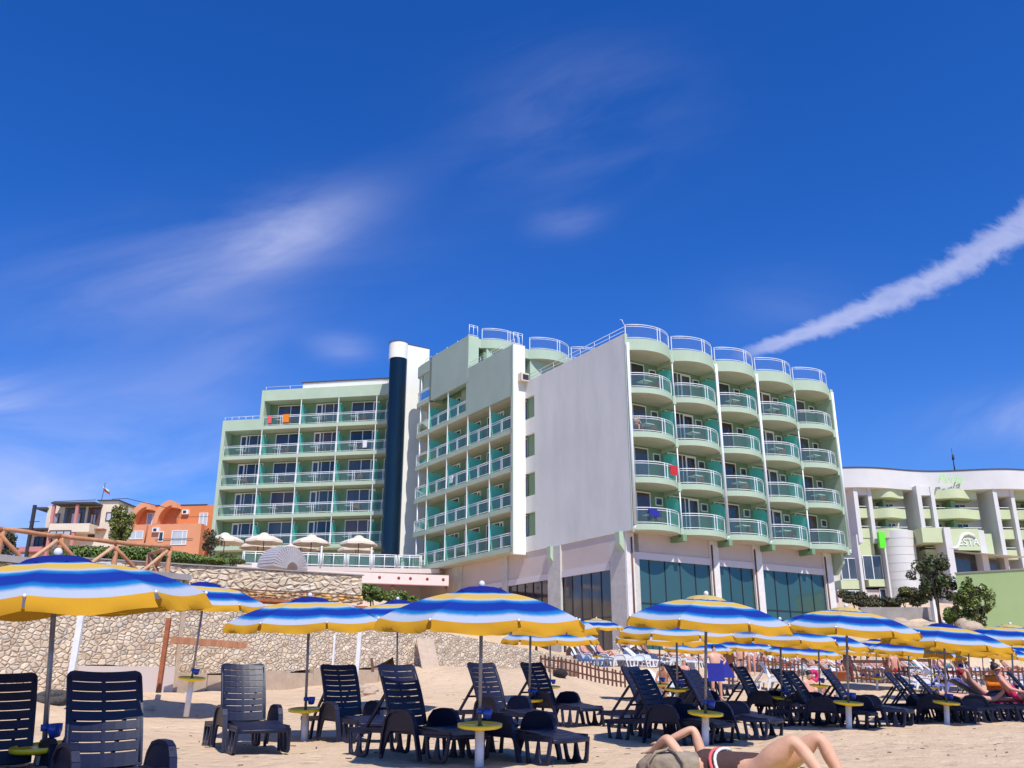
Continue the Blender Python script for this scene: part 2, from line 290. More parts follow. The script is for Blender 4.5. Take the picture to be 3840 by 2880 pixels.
# ------------------------------------------------------------------ mesh helpers
class MB:
    def __init__(s): s.v = []; s.f = []; s.m = []; s.cur = 0; s.sm = []; s.smooth = False; s.uv = None
    def add(s, vs, fs):
        o = len(s.v); s.v += [tuple(q) for q in vs]
        for f in fs: s.f.append([o + i for i in f]); s.m.append(s.cur); s.sm.append(s.smooth)
        return s
    def box(s, x0, x1, y0, y1, z0, z1):
        return s.add([(x0, y0, z0), (x1, y0, z0), (x1, y1, z0), (x0, y1, z0), (x0, y0, z1), (x1, y0, z1), (x1, y1, z1), (x0, y1, z1)],
                     [(0, 3, 2, 1), (4, 5, 6, 7), (0, 1, 5, 4), (1, 2, 6, 5), (2, 3, 7, 6), (3, 0, 4, 7)])
    def prism(s, pts, z0, z1):
        n = len(pts); a = sum(pts[i][0] * pts[(i + 1) % n][1] - pts[(i + 1) % n][0] * pts[i][1] for i in range(n))
        if a < 0: pts = pts[::-1]
        zz0 = z0 if callable(z0) else (lambda p: z0); zz1 = z1 if callable(z1) else (lambda p: z1)
        return s.add([(p[0], p[1], zz0(p)) for p in pts] + [(p[0], p[1], zz1(p)) for p in pts],
                     [tuple(range(n))[::-1], tuple(range(n, 2 * n))] + [(i, (i + 1) % n, n + (i + 1) % n, n + i) for i in range(n)])
    def tube(s, pts, r, n=6, cap=True):
        pts = [Vector(p) for p in pts]; rs = r if isinstance(r, (list, tuple)) else [r] * len(pts)
        o = len(s.v); prev = None
        for i, p in enumerate(pts):
            d = (pts[min(i + 1, len(pts) - 1)] - pts[max(i - 1, 0)]).normalized()
            if prev is None: a = d.orthogonal().normalized()
            else:
                a = prev - d * prev.dot(d); a = a.normalized() if a.length > 1e-6 else d.orthogonal().normalized()
            prev = a; b = d.cross(a)
            for k in range(n):
                t = 2 * math.pi * k / n; s.v.append(tuple(p + (a * math.cos(t) + b * math.sin(t)) * rs[i]))
        for i in range(len(pts) - 1):
            for k in range(n):
                s.f.append([o + i * n + k, o + i * n + (k + 1) % n, o + (i + 1) * n + (k + 1) % n, o + (i + 1) * n + k]); s.m.append(s.cur); s.sm.append(n > 5)
        if cap:
            s.f.append([o + k for k in range(n)][::-1]); s.m.append(s.cur); s.sm.append(False)
            q = o + (len(pts) - 1) * n; s.f.append([q + k for k in range(n)]); s.m.append(s.cur); s.sm.append(False)
        return s
    def bar(s, a, b, w, h=None):
        h = h or w; a, b = Vector(a), Vector(b); d = (b - a).normalized(); up = Vector((0, 0, 1)) if abs(d.z) < .9 else Vector((0, 1, 0))
        x = d.cross(up).normalized() * w / 2; y = x.cross(d).normalized() * h / 2
        vs = [a - x - y, a + x - y, a + x + y, a - x + y, b - x - y, b + x - y, b + x + y, b - x + y]
        return s.add(vs, [(0, 1, 2, 3), (4, 7, 6, 5), (0, 4, 5, 1), (1, 5, 6, 2), (2, 6, 7, 3), (3, 7, 4, 0)])
    def lathe(s, prof, n=16, c=(0, 0, 0)):
        o = len(s.v)
        for r, z in prof:
            for k in range(n): t = 2 * math.pi * k / n; s.v.append((c[0] + r * math.cos(t), c[1] + r * math.sin(t), c[2] + z))
        for i in range(len(prof) - 1):
            for k in range(n):
                s.f.append([o + i * n + k, o + i * n + (k + 1) % n, o + (i + 1) * n + (k + 1) % n, o + (i + 1) * n + k]); s.m.append(s.cur); s.sm.append(True)
        return s
    def ell(s, c, r, n=12, k=8, jit=0):
        prof = []; o = len(s.v)
        for i in range(k + 1):
            ph = math.pi * i / k
            for j in range(n):
                t = 2 * math.pi * j / n; q = 1 + random.uniform(-jit, jit)
                s.v.append((c[0] + r[0] * math.sin(ph) * math.cos(t) * q, c[1] + r[1] * math.sin(ph) * math.sin(t) * q, c[2] - r[2] * math.cos(ph) * q))
        for i in range(k):
            for j in range(n):
                s.f.append([o + i * n + j, o + i * n + (j + 1) % n, o + (i + 1) * n + (j + 1) % n, o + (i + 1) * n + j]); s.m.append(s.cur); s.sm.append(True)
        return s
    def mesh(s, name, *mats):
        me = bpy.data.meshes.new(name); me.from_pydata(s.v, [], s.f)
        for m in mats: me.materials.append(M[m] if isinstance(m, str) else m)
        me.polygons.foreach_set('material_index', s.m); me.polygons.foreach_set('use_smooth', s.sm)
        me.update(); return me
def tag(o, label=None, cat=None, group=None, kind=None):
    if label: o['label'] = label
    if cat: o['category'] = cat
    if group: o['group'] = group
    if kind: o['kind'] = kind
    return o
def thing(name, label, cat, loc=(0, 0, 0), rz=0, group=None):
    o = bpy.data.objects.new(name, None); COL.objects.link(o); o.location = loc; o.rotation_euler = (0, 0, rz); o.empty_display_size = .2
    return tag(o, label, cat, group)
def obj(name, me, parent=None, loc=None, rz=0):
    o = bpy.data.objects.new(name, me); COL.objects.link(o)
    if parent: o.parent = parent
    if loc is not None: o.location = loc
    o.rotation_euler = (0, 0, rz); return o
def struct(name, me): return tag(obj(name, me), kind='structure')
def dup(root, loc, rz=0, label=None, group=None, sc=None, swap=None):
    def cp(o, par):
        c = o.copy(); COL.objects.link(c); c.parent = par
        for ch in o.children: cp(ch, c)
        if swap:
            for i, sl_ in enumerate(c.material_slots):
                mn = sl_.material.name if sl_.material else ''
                if mn in swap: sl_.link = 'OBJECT'; sl_.material = swap[mn]
        return c
    r = cp(root, None); r.location = loc; r.rotation_euler = (0, 0, rz)
    if sc: r.scale = (sc, sc, sc)
    if label: r['label'] = label
    if group: r['group'] = group
    return r
def bevel(o, w=.01, seg=2):
    b = o.modifiers.new('bevel', 'BEVEL'); b.width = w; b.segments = seg; b.limit_method = 'ANGLE'; return o
def plate(outs, thick, bev=.006):
    """flat plate with holes from 2-D outlines (first outer), returns verts, faces in xy plane, z = thickness"""
    c = bpy.data.curves.new('plate', 'CURVE'); c.dimensions = '2D'; c.fill_mode = 'BOTH'; c.extrude = max(thick / 2 - bev, .0005); c.bevel_depth = bev; c.bevel_resolution = 0; c.offset = -bev
    for o_ in outs:
        s = c.splines.new('POLY'); s.points.add(len(o_) - 1); s.use_cyclic_u = True
        for i, p in enumerate(o_): s.points[i].co = (p[0], p[1], 0, 1)
    ob = bpy.data.objects.new('plate', c); COL.objects.link(ob); dg = bpy.context.evaluated_depsgraph_get()
    me = bpy.data.meshes.new_from_object(ob.evaluated_get(dg)); bpy.data.objects.remove(ob)
    vs = [tuple(v.co) for v in me.vertices]; fs = [tuple(p.vertices) for p in me.polygons]; bpy.data.meshes.remove(me); bpy.data.curves.remove(c); return vs, fs
def rrect(x0, x1, y0, y1, r, n=4):
    p = []
    for cx, cy, a in ((x1 - r, y0 + r, -90), (x1 - r, y1 - r, 0), (x0 + r, y1 - r, 90), (x0 + r, y0 + r, 180)):
        for i in range(n + 1): t = R_(a + 90 * i / n); p.append((cx + r * math.cos(t), cy + r * math.sin(t)))
    return p

# ------------------------------------------------------------------ terrain
def wpt(u, Y, z): r, f, _ = ray(u, 2560); return (r / f * Y, Y, z)
CP = [(-3, 0, 0), (3, 0, 0), (12, 0, 0), (-12, 0, 0), (30, 5, -.2), wpt(-200, 7, .02), wpt(1000, 6.5, 0), wpt(3000, 7, 0), wpt(390, 7.6, .03), wpt(1475, 11, .09), wpt(905, 12.4, .13), wpt(1139, 14, .155),
      wpt(1260, 14.5, .17), wpt(700, 18.7, .27), wpt(0, 15, .26), wpt(300, 20.3, .78), wpt(0, 19.3, .8), wpt(-400, 16, .8), wpt(1000, 24.6, .72), wpt(1300, 27.5, .85), wpt(1640, 30.6, 1.42), wpt(1910, 34, 1.37),
      wpt(1640, 24, .65), wpt(1985, 17, .24), wpt(2062, 22, .36), wpt(2030, 36, 1.2), wpt(2337, 36, .58), wpt(2500, 30, .35), wpt(2240, 42.5, 1.55), wpt(2300, 46, 1.85), wpt(2600, 46, 1.5), wpt(2900, 47, 1.2), wpt(3400, 50, 1.15), wpt(3800, 50, 1.0),
      wpt(2650, 14, .1), wpt(3187, 17, .16), wpt(3550, 20, .13), wpt(3400, 31, .28), wpt(2900, 31, .30), wpt(3287, 45, .55), wpt(3231, 54, 1.0), wpt(3700, 30, .25), wpt(3840, 45, .55), wpt(4300, 30, .2),
      wpt(2400, 51, 2.6), wpt(2800, 56, 2.2), wpt(3200, 60, 2.2), wpt(3400, 57, 3.6), wpt(3640, 56, 3.4), wpt(3500, 66, 3.6), wpt(3400, 78, 4.6), wpt(3250, 78, 4.4), wpt(3300, 70, 3.6), wpt(3400, 82, 6.6), wpt(3300, 110, 9.8), wpt(3900, 110, 9.8), wpt(2600, 110, 9.8), wpt(3900, 62, 3.5), (70, 140, 11), (0, 140, 11), (-8, 5, 0), (9, 8, 0.0)]
HP = [(-14, 19, 3.1), (-11, 22, 3.0), (-9, 25, 2.5), (-6, 28, 2.3), (-5, 30, 2.1), (-20, 16, 3.1), (-1, 36, 1.9), (3, 44, 1.9), (5, 52, 2.3), (-10,31,3.4), (-6,34,2.0), (-3, 38, 1.8), (-12, 62, 7.6), (-20, 78, 10.0), (-40, 80, 10.0), (-60, 90, 10), (-5, 64, 4.4), (-9, 69, 5.0), (0, 60, 3.0), (-8, 45, 4.8), (-20, 45, 5.8), (-18, 30, 3.9), (-30, 110, 11), (0, 110, 9.6), (-60, 140, 12)]
WO = Vector((-10.8, 19.5)); WD = Vector((.571, .821)).normalized()
def shep(pts, X, Y, p=3.2):
    num = np.zeros_like(X); den = np.zeros_like(X)
    for (a, b, c) in pts:
        d = ((X - a) ** 2 + (Y - b) ** 2 + 0.35) ** (p / 2); w = 1 / d; num += w * c; den += w
    return num / den
def terrain(X, Y):
    X = np.asarray(X, float); Y = np.asarray(Y, float)
    b = shep(CP, X, Y); h = shep(HP, X, Y, 3.0)
    side = WD.x * (Y - WO.y) - WD.y * (X - WO.x)   # >0 behind the wall
    t = (X - WO.x) * WD.x + (Y - WO.y) * WD.y
    behind = np.clip((side - .35) / .5, 0, 1) * np.clip((27 - t) / 3, 0, 1)
    far = np.clip((Y - 55) / 8, 0, 1) * (side > 0) * (X < 8)
    k = np.maximum(behind, far)
    z = b * (1 - k) + h * k
    n = .022 * np.sin(X * 2.1 + 1.3 * np.sin(Y * 1.7)) * np.sin(Y * 2.6 + X * .7) + .014 * np.sin(X * 5.3 + Y * 3.1) * np.sin(Y * 6.1 - X * 2.2)
    return z + n * (Y < 60)
def gz(x, y): return float(terrain(np.array([x]), np.array([y]))[0])
def onground(u, Y, dz=0):
    """point on the terrain seen in image column u at distance Y"""
    r, f, _ = ray(u, 2600); x = r / f * Y
    for _i in range(3):
        z = gz(x, Y); d = Y * ct + (z - CH) * st; x = (u - 1920) / FPX * d
    return Vector((x, Y, gz(x, Y) + dz))
def build_ground():
    xs = np.concatenate([[-2500, -900, -400, -200, -120, -80, -60], np.arange(-48, -16, 1.2), np.arange(-16, 16, .22), np.arange(16, 60, .7), [66, 75, 90, 120, 180, 300, 600, 1200, 2500]])
    ys = np.concatenate([[-2500, -900, -300, -100, -40, -15, -5, 0, 3, 5], np.arange(6, 24, .16), np.arange(24, 62, .4), np.arange(62, 140, 3), [150, 200, 400, 900, 2500]])
    X, Y = np.meshgrid(xs, ys); Z = terrain(X, Y)
    rng = np.random.RandomState(3)
    Z += np.where(Y < 40, rng.uniform(-.010, .010, Z.shape), 0)
    far = np.clip((np.hypot(X, Y - 60) - 120) / 300, 0, 1); Z = Z * (1 - far) + np.where(Y < 0, -1.2, 3.0) * far
    nx, ny = len(xs), len(ys)
    vs = np.stack([X, Y, Z], -1).reshape(-1, 3).tolist()
    fs = [(j * nx + i, j * nx + i + 1, (j + 1) * nx + i + 1, (j + 1) * nx + i) for j in range(ny - 1) for i in range(nx - 1)]
    m = MB(); m.smooth = True; m.add(vs, fs); struct('sand_ground', m.mesh('sand_ground', 'sand'))
build_ground()
# ------------------------------------------------------------------ the green hotel
Z0, H = 9.96, 2.89
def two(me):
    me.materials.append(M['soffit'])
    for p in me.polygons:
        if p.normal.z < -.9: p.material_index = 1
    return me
class Fr:
    def __init__(s, o, ang): s.o = Vector((o[0], o[1])); s.a = ang; s.d = Vector((math.cos(ang), math.sin(ang))); s.i = Vector((-math.sin(ang), math.cos(ang)))
    def w(s, x, y, z=0): q = s.o + s.d * x + s.i * y; return Vector((q.x, q.y, z))
    def xu(s, u, y, z, lo=-60, hi=60):
        f = lambda x: proj(s.w(x, y, z))[0] - u
        if f(lo) > 0 or f(hi) < 0: pass
        for _ in range(60):
            m = (lo + hi) / 2
            if f(m) < 0: lo = m
            else: hi = m
        return (lo + hi) / 2
A_ = Pz(2373, 1986, 9.6); B_ = Pz(1983, 2072, 9.6)
angR = R_(32); FR = Fr((A_.x, A_.y), angR)
LG = (A_ - B_).length; angG = angR - math.pi / 2; B_ = A_ - Vector((math.cos(angG), math.sin(angG), 0)) * LG; FG = Fr((B_.x, B_.y), angG)
C_ = B_ - Vector((FR.d.x, FR.d.y, 0)) * 1.06
E_ = Pz(1590, 2122, 9.9)
angM = math.atan2(C_.y - E_.y, C_.x - E_.x); LM = (Vector((C_.x, C_.y)) - Vector((E_.x, E_.y))).length; FM = Fr((E_.x, E_.y), angM)
Lp0 = P(800, 2044, 84); Lp1 = P(1386, 2030, 81.5)
angL = math.atan2(Lp1.y - Lp0.y, Lp1.x - Lp0.x); LL = math.hypot(Lp1.x - Lp0.x, Lp1.y - Lp0.y); FL = Fr((Lp0.x, Lp0.y), angL)
LR = 19.7
hotel = thing('hotel', 'large pale green seafront hotel with rows of balconies and a glass fronted base', 'hotel', (A_.x, A_.y, 2.4))
hb = hotel.location
def hp(name, me, fr, x=0, y=0, z=0, par=None, label=None):
    if par is None:
        p = fr.w(x, y, z); o = obj(name, me, hotel, p - hb, fr.a)
    else: o = obj(name, me, par)
    if label: o['label'] = label
    return o
def rail_mesh(path, mats='wmetal', h=1.0, posts=None, thick=.028):
    """path = list of (x,y) ; two top rails, a bottom rail, posts at given indices"""
    m = MB()
    for z in (h, h - .13): m.tube([(p[0], p[1], z) for p in path], thick if z == h else thick * .8, 6)
    m.tube([(p[0], p[1], .10) for p in path], thick * .8, 6)
    for i in posts: m.box(path[i][0] - .025, path[i][0] + .025, path[i][1] - .025, path[i][1] + .025, 0, h - (0.0 if i in (0, len(path) - 1) else .0))
    return m
def glass_mesh(path, mat, z0=.13, z1=.84):
    m = MB()
    for a, b in zip(path[:-1], path[1:]):
        m.add([(a[0], a[1], z0), (b[0], b[1], z0), (b[0], b[1], z1), (a[0], a[1], z1)], [(0, 1, 2, 3)])
    return m.mesh('glass_panel', mat)
def window_meshes(w, h, div, door=None):
    """frame + pane; local x 0..w, y negative is outward, z 0..h ; div = mullion positions (0..1)"""
    f = MB(); t = .07
    f.box(0, w, -.05, .0, h - t, h); f.box(0, w, -.05, .0, 0, t); f.box(0, t, -.05, 0, t, h - t); f.box(w - t, w, -.05, 0, t, h - t)
    for d in div: f.box(w * d - t / 2, w * d + t / 2, -.052, 0, t, h - t)
    if door:
        a, b = w * door[0], w * door[1]; f.box(a, a + .13, -.075, -.053, .0, h - .02); f.box(b - .13, b, -.075, -.053, 0, h - .02); f.box(a + .13, b - .13, -.075, -.053, h - .16, h - .02); f.box(a + .13, b - .13, -.075, -.053, 0, .16)
    p = MB(); p.box(t * .5, w - t * .5, -.022, -.012, t * .5, h - t * .5)
    return f.mesh('window_frame', 'white'), p
WINDOWS = {}
def window(par_fr, x, y, z, w, h, div, door=None, pane='pane', name='window'):
    k = (round(w, 3), round(h, 3), tuple(div), door, pane)
    if k not in WINDOWS:
        f, p = window_meshes(w, h, div, door); WINDOWS[k] = (f, p.mesh('window_pane', pane))
    f, p = WINDOWS[k]; o = hp(name, f, par_fr, x, y, z); hp('pane', p, None, par=o); return o

# ---- straight bays for the two inner wings
def straight_kit(w, D):
    K = {}
    m = MB(); m.box(0, w, 0, D, -.36, 0); K['slab'] = two(m.mesh('balcony_slab', 'green'))
    pth = [(.03, .07), (w * .47, .07), (w * .53, .07), (w - .03, .07)]
    m = rail_mesh([(0, .07), (w, .07)], posts=[]);
    for x in (.05, w * .47, w * .52, w - .08): m.box(x - .02, x + .02, .05, .09, .0, .98)
    m.box(.05, w - .08, .055, .085, .83, .87); K['rail'] = m.mesh('railing', 'wmetal')
    K['glass'] = glass_mesh([(0.02, .07), (w - .02, .07)], 'railglass')
    pts = [(.10, 0), (D - .05, 0), (D - .05, 1.92), (.12, 2.05)]
    m = MB(); n = len(pts)
    m.add([(-.012, p[0], p[1]) for p in pts] + [(.012, p[0], p[1]) for p in pts], [tuple(range(n)), tuple(range(n, 2 * n))[::-1]] + [(i, n + i, n + (i + 1) % n, (i + 1) % n) for i in range(n)])
    K['div'] = m.mesh('divider', 'teal')
    m = MB(); m.box(-.035, .035, .0, .07, 0, H - .36); K['post'] = m.mesh('post', 'wmetal')
    return K
wM = LM / 4; wL = LL / 4; DM = 1.45
KM = straight_kit(wM, DM); KL = straight_kit(wL, DM)
brail = []
def bay(K, fr, i, k, w, D, post=True, div=True, pane='pane', var=0):
    x, z = i * w, Z0 + k * H
    s = hp('balcony', K['slab'], fr, x, 0, z)
    r = hp('railing', K['rail'], None, par=s); g = hp('glass_panel', K['glass'], None, par=s)
    if post: hp('post', K['post'], fr, x + w, .0, z)
    if div: hp('divider', K['div'], fr, x + w, 0, z)
    if var == 0: window(fr, x + w * .26, D, z + .02, w * .68, 2.38, (.36, .70), (0, .27), pane)
    elif var == 1: window(fr, x + w * .22, D, z + .02, w * .70, 2.38, (.5,), None, pane)
    else: window(fr, x + w * .22, D, z + .02, w * .74, 2.38, (.45,), (.78, 1.0), pane)
def wall(name, mat, fr, boxes, label=None):
    m = MB()
    for b in boxes: m.box(*b)
    p = fr.w(0, 0, 0); return hp(name, m.mesh(name, mat), fr, 0, 0, 0, label=label)

# right hand wing ------------------------------------------------------------
wR = LR / 5
def arc(w, bul, n=14, x0=0.0, y0=0.0):
    """bulging slab edge from (0,0) to (w,0), bulge outward (-y)"""
    Rr = (w * w / 4 + bul * bul) / (2 * bul); a = math.asin(w / 2 / Rr)
    return [(w / 2 + Rr * math.sin(-a + 2 * a * i / n) + x0, -(Rr * math.cos(-a + 2 * a * i / n) - (Rr - bul)) + y0) for i in range(n + 1)]
DR = 1.35; BUL = .78
def slabR(w, z0, z1, mat='green', back=DR):
    m = MB(); pts = arc(w - .16, BUL, 16, .06) + [(w, .0), (w, back), (0.02, back), (0.02, 0)]
    m.prism(pts, z0, z1); return m
KR = {}
KR['slab'] = two(slabR(wR, -.36, 0).mesh('balcony_slab', 'green'))
KR['roofslab'] = two(slabR(wR, -.36, .42).mesh('roof_slab', 'green'))
pa = arc(wR - .26, BUL - .05, 16, .11, .05)
KR['rail'] = rail_mesh(pa, posts=[0, 9, 10, 16]).mesh('railing', 'wmetal'); KR['glass'] = glass_mesh(pa, 'railglass'); KR['rglass'] = glass_mesh(pa, 'roofglass')
m = MB(); m.box(-.16, .10, -.10, .10, -.5, .04); m.box(-.13, .07, .10, DR, -.58, -.361); KR['joint'] = m.mesh('slab_bracket', 'green')
m = MB(); n_ = 0
pts = [(.02, 0), (DR - .03, 0), (DR - .03, 2.15), (.5, 2.1), (.2, 1.95), (.05, 1.7)]; n_ = len(pts)
m.add([(-.012, p[0], p[1]) for p in pts] + [(.012, p[0], p[1]) for p in pts], [tuple(range(n_)), tuple(range(n_, 2 * n_))[::-1]] + [(i, n_ + i, n_ + (i + 1) % n_, (i + 1) % n_) for i in range(n_)])
KR['div'] = m.mesh('divider', 'teal')
m = MB(); m.tube([(0, 0, 0), (0, 0, H - .4)], .045, 8); KR['post'] = m.mesh('post', 'wmetal')
for k in range(4):
    for i in range(5):
        x, z = i * wR, Z0 + k * H
        s = hp('balcony', KR['slab'], FR, x, 0, z); hp('railing', KR['rail'], None, par=s); hp('glass_panel', KR['glass'], None, par=s)
        hp('slab_bracket', KR['joint'], FR, x + wR, 0, z)
        if i < 4: hp('divider', KR['div'], FR, x + wR, 0, z); hp('post', KR['post'], FR, x + wR, -.03, z)
        pn = 'panewarm' if (i * 7 + k * 5) % 4 == 0 else 'pane'
        if i % 2 == 0: window(FR, x + .35, DR, z + .02, 2.3, 2.38, (.5,), None, pn)
        else: window(FR, x + .35, DR, z + .02, 2.5, 2.38, (.52,), (.62, 1.0), pn)
        window(FR, x + 3.05, DR, z + 1.62, .62, .55, (), None, 'pane')
for i in range(5):
    s = hp('roof_balcony', KR['roofslab'], FR, i * wR, 0, Z0 + 4 * H); r = hp('railing', KR['rail'], None, par=s); g = hp('glass_panel', KR['rglass'], None, par=s); r.location.z = g.location.z = .42
    hp('slab_bracket', KR['joint'], FR, (i + 1) * wR, 0, Z0 + 4 * H)
ZR = Z0 + 4 * H
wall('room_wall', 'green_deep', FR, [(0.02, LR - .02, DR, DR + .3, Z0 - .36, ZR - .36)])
wall('side_wall', 'green', FR, [(LR, LR + .28, -.12, 11, 9.6, ZR + .35)])
wall('corner_edge', 'green', FR, [(-.02, .30, -.02, .0, 9.6, 22.3)])
wall('roof', 'concrete', FR, [(.32, LR, DR, 11.4, ZR - .36, ZR + .02)])
m = MB()
m.tube([(-.0, -.12, 9.9), (0, -.12, ZR + .1)], .10, 8); m.tube([(0, -.12, 9.9), (0, .1, 9.5)], .08, 8)
down = m.mesh('downpipe', 'wmetal')
for x in (.10, 2 * wR - .02, 3 * wR - .02, LR + .14):
    o = hp('downpipe', down, FR, x, -.03, 0)
# grey end wall with four small windows at its left
g = MB(); gx = 1.22; T = .32
wz = [(Z0 + k * H + .72, Z0 + k * H + 2.40) for k in range(4)]
g.box(gx, LG, 0, T, 9.6, 22.30)
zz = 9.6
for a, b in wz: g.box(0, gx, 0, T, zz, a); zz = b
g.box(0, gx, 0, T, zz, 22.30)
hp('end_wall', g.mesh('end_wall', 'grey'), FG, 0, 0, 0, label='bare grey rendered end wall')
for a, b in wz:
    m = MB(); m.box(.0, gx, .24, .30, a + .002, b - .002); fr_ = hp('end_window', m.mesh('end_window', 'green_deep'), FG, 0, 0, 0)
    m = MB(); m.box(.12, gx - .08, .20, .238, a + .1, b - .1); hp('pane', m.mesh('pane', 'green_deep'), None, par=fr_)
m = MB(); zt = 22.30
m.tube([(.3, .15, zt + .55), (LG - .1, .15, zt + .55)], .022, 6); m.tube([(.3, .15, zt + .28), (LG - .1, .15, zt + .28)], .018, 6)
for i in range(8): x = .3 + (LG - .4) * i / 7; m.tube([(x, .15, zt), (x, .15, zt + .55)], .02, 6)
m.tube([(LG - .1, .15, zt + .55), (LG - .15, -.05, zt + 1.0), (LG - .3, -.1, zt + 1.05)], .02, 6)
hp('edge_rail', m.mesh('edge_rail', 'wmetal'), FG)
# body behind the grey wall
m = MB(); pw = [FR.w(LR, DR + .3), FR.w(LR, 11.2), FG.w(0.1, .35), FG.w(LG - .1, .35)]
m.prism([(p.x, p.y) for p in (FR.w(.3, DR + .3), FR.w(LR, DR + .3), FR.w(LR, 11), FG.w(.4, .45) + (FR.w(1, 0) - FR.w(0, 0)) * .2)], 9.65, ZR - .37)
m.v = [tuple(Vector(v) - hb) for v in m.v]; obj('inner_block', m.mesh('inner_block', 'green_deep'), hotel)
# camera box on the white pilaster and pilaster itself
FP = Fr((C_.x, C_.y), angR)
wall('pilaster', 'whitewall', FP, [(0, 1.06, .0, .35, 9.42, 25.25), (.75, 1.06, .35, 2.6, 22.0, 25.249)], 'tall white pilaster')
m = MB(); m.box(-.35, .35, -.5, .0, 0, .62); o = hp('vent_box', m.mesh('vent_box', 'cream'), FP, .75, -.0, 22.25)
m = MB(); m.box(-.22, .30, -.52, -.502, .1, .5); hp('grille', m.mesh('grille', 'dark'), None, par=o)
# middle wing ----------------------------------------------------------------
for k in range(5):
    for i in range(4):
        if k == 4 and i > 1:
            hp('ceiling_slab', KM['slab'], FM, i * wM, 0.3, Z0 + k * H); continue
        bay(KM, FM, i, k, wM, DM, post=(i < 3 and not (k == 4 and i == 1)), div=(i < 3 and not (k == 4 and i == 1)), var=(i + k) % 3, pane='pane')
# curved left ends
def nose(z0, z1, inset=0.0):
    pts = [(-.0, inset)]
    for i in range(9):
        t = R_(90 * i / 8); pts.append((-2.1 - .75 * math.sin(t) * (1 - inset), .75 + inset * 0 - (.75 - inset) * math.cos(t)))
    return pts
npts = nose(0, 0)
m = MB(); m.prism(npts + [(-2.85, DM + .3), (0, DM + .3)], -.36, 0); kn = two(m.mesh('balcony_slab', 'green'))
pr = [(p[0], p[1] + .07) for p in npts]; pr = [(min(0, p[0] + .05), p[1]) for p in pr]
rn = rail_mesh(pr, posts=[0, 1, 5, 9]).mesh('railing', 'wmetal'); gn = glass_mesh(pr, 'railglass')
for k in range(6):
    s = hp('balcony', kn, FM, 0, 0, Z0 + k * H); hp('railing', rn, None, par=s); hp('glass_panel', gn, None, par=s)
    if k < 5: hp('post', KM['post'], FM, 0, 0, Z0 + k * H); hp('divider', KM['div'], FM, 0, 0, Z0 + k * H)
    m = MB(); m.tube([(-1.7, .12, 0), (-1.7, .12, H - .36)], .07, 8); hp('corner_post', m.mesh('corner_post', 'wmetal'), FM, 0, 0, Z0 + k * H)
ZT = 28.1; ZL = 25.2
m = MB(); m.prism(npts + [(-2.85, DM + .3), (0, DM + .3)], Z0 + 6 * H - .36, ZT - .25); hp('parapet', m.mesh('parapet', 'green_side'), FM)
wall('blank_wall', 'green_side', FM, [(0.0, 2 * wM, -.012, .30, Z0 + 5 * H - .36, ZT), (2 * wM, LM, -.012, .30, Z0 + 4 * H - .36, ZL), (0.0, .32, -.012, .28, Z0 + 5 * H - .36, ZT - .01)], 'plain grey green wall above the balconies')
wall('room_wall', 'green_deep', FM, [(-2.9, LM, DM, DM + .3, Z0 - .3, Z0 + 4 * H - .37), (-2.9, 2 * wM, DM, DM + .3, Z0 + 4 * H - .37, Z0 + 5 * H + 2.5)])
wall('cross_wall', 'green_side', FM, [(2 * wM - .3, 2 * wM, .0, DM, Z0 + 4 * H + .001, Z0 + 5 * H - .37)])
wall('slab_end', 'green_side', FM, [(LM - .16, LM - .01, -.05, .2, 9.55, ZL - .1)])
m = MB(); m.tube([(2 * wM + .1, .1, ZL + .45), (LM, .1, ZL + .45)], .022, 6); m.tube([(2 * wM + .1, .1, ZL + .22), (LM, .1, ZL + .22)], .018, 6)
for i in range(5): x = 2 * wM + .1 + (LM - 2 * wM - .1) * i / 4; m.tube([(x, .1, ZL), (x, .1, ZL + .45)], .02, 6)
m.tube([(-1.6, .35, ZT + .12), (-1, .1, ZT + .16), (0, .1, ZT + .16)], .022, 6)
for i in range(4): x = 1 + i * 1.8; m.tube([(x, .1, ZT), (x, .1, ZT + .14)], .03, 6)
hp('edge_rail', m.mesh('edge_rail', 'wmetal'), FM)
# upper blocks that step behind the blank wall, with curved roof terraces
FT = Fr((FM.w(2 * wM, 0).x, FM.w(2 * wM, 0).y), angR)
wall('upper_block', 'green', FT, [(-.02, .95, .3, 9, ZL - .9, ZT - .0), (.95, 7.5, DR + .3, 9, ZL - .4, ZT - .78)])
wall('upper_fascia', 'green', FT, [(-.02, .95, .0, .3, ZL - .8, ZT)])
s = hp('roof_balcony', KR['roofslab'], FT, 1.35, .3, ZT - .42); r = hp('railing', KR['rail'], None, par=s); g_ = hp('glass_panel', KR['rglass'], None, par=s); r.location.z = g_.location.z = .42
m = MB(); m.box(.0, .4, .3, 2, -.36, .42); hp('roof_slab', m.mesh('roof_slab', 'green'), FT, .951, 0, ZT - .42)
def frail(x0, x1, n):
    m = MB(); 
    for z in (1.0, .85, .12): m.tube([(x0, 0, z), (x1, 0, z)], .024, 6)
    for i in range(n): x = x0 + (x1 - x0) * i / (n - 1); m.tube([(x, 0, 0), (x, 0, 1.0)], .024, 6)
    return m.mesh('railing', 'wmetal')
hp('terrace_railing', frail(.1, .9, 3), FT, 0, .12, ZT)
FB = Fr((B_.x, B_.y), angR)
for i in range(2):
    s = hp('roof_balcony', KR['roofslab'], FB, .55 + i * wR, .3, ZL - .42); r = hp('railing', KR['rail'], None, par=s); g_ = hp('glass_panel', KR['rglass'], None, par=s); r.location.z = g_.location.z = .42
    window(FB, 1.0 + i * wR, DR + .3, ZR + .3, 2.3, 2.0, (.5,), None, 'pane')
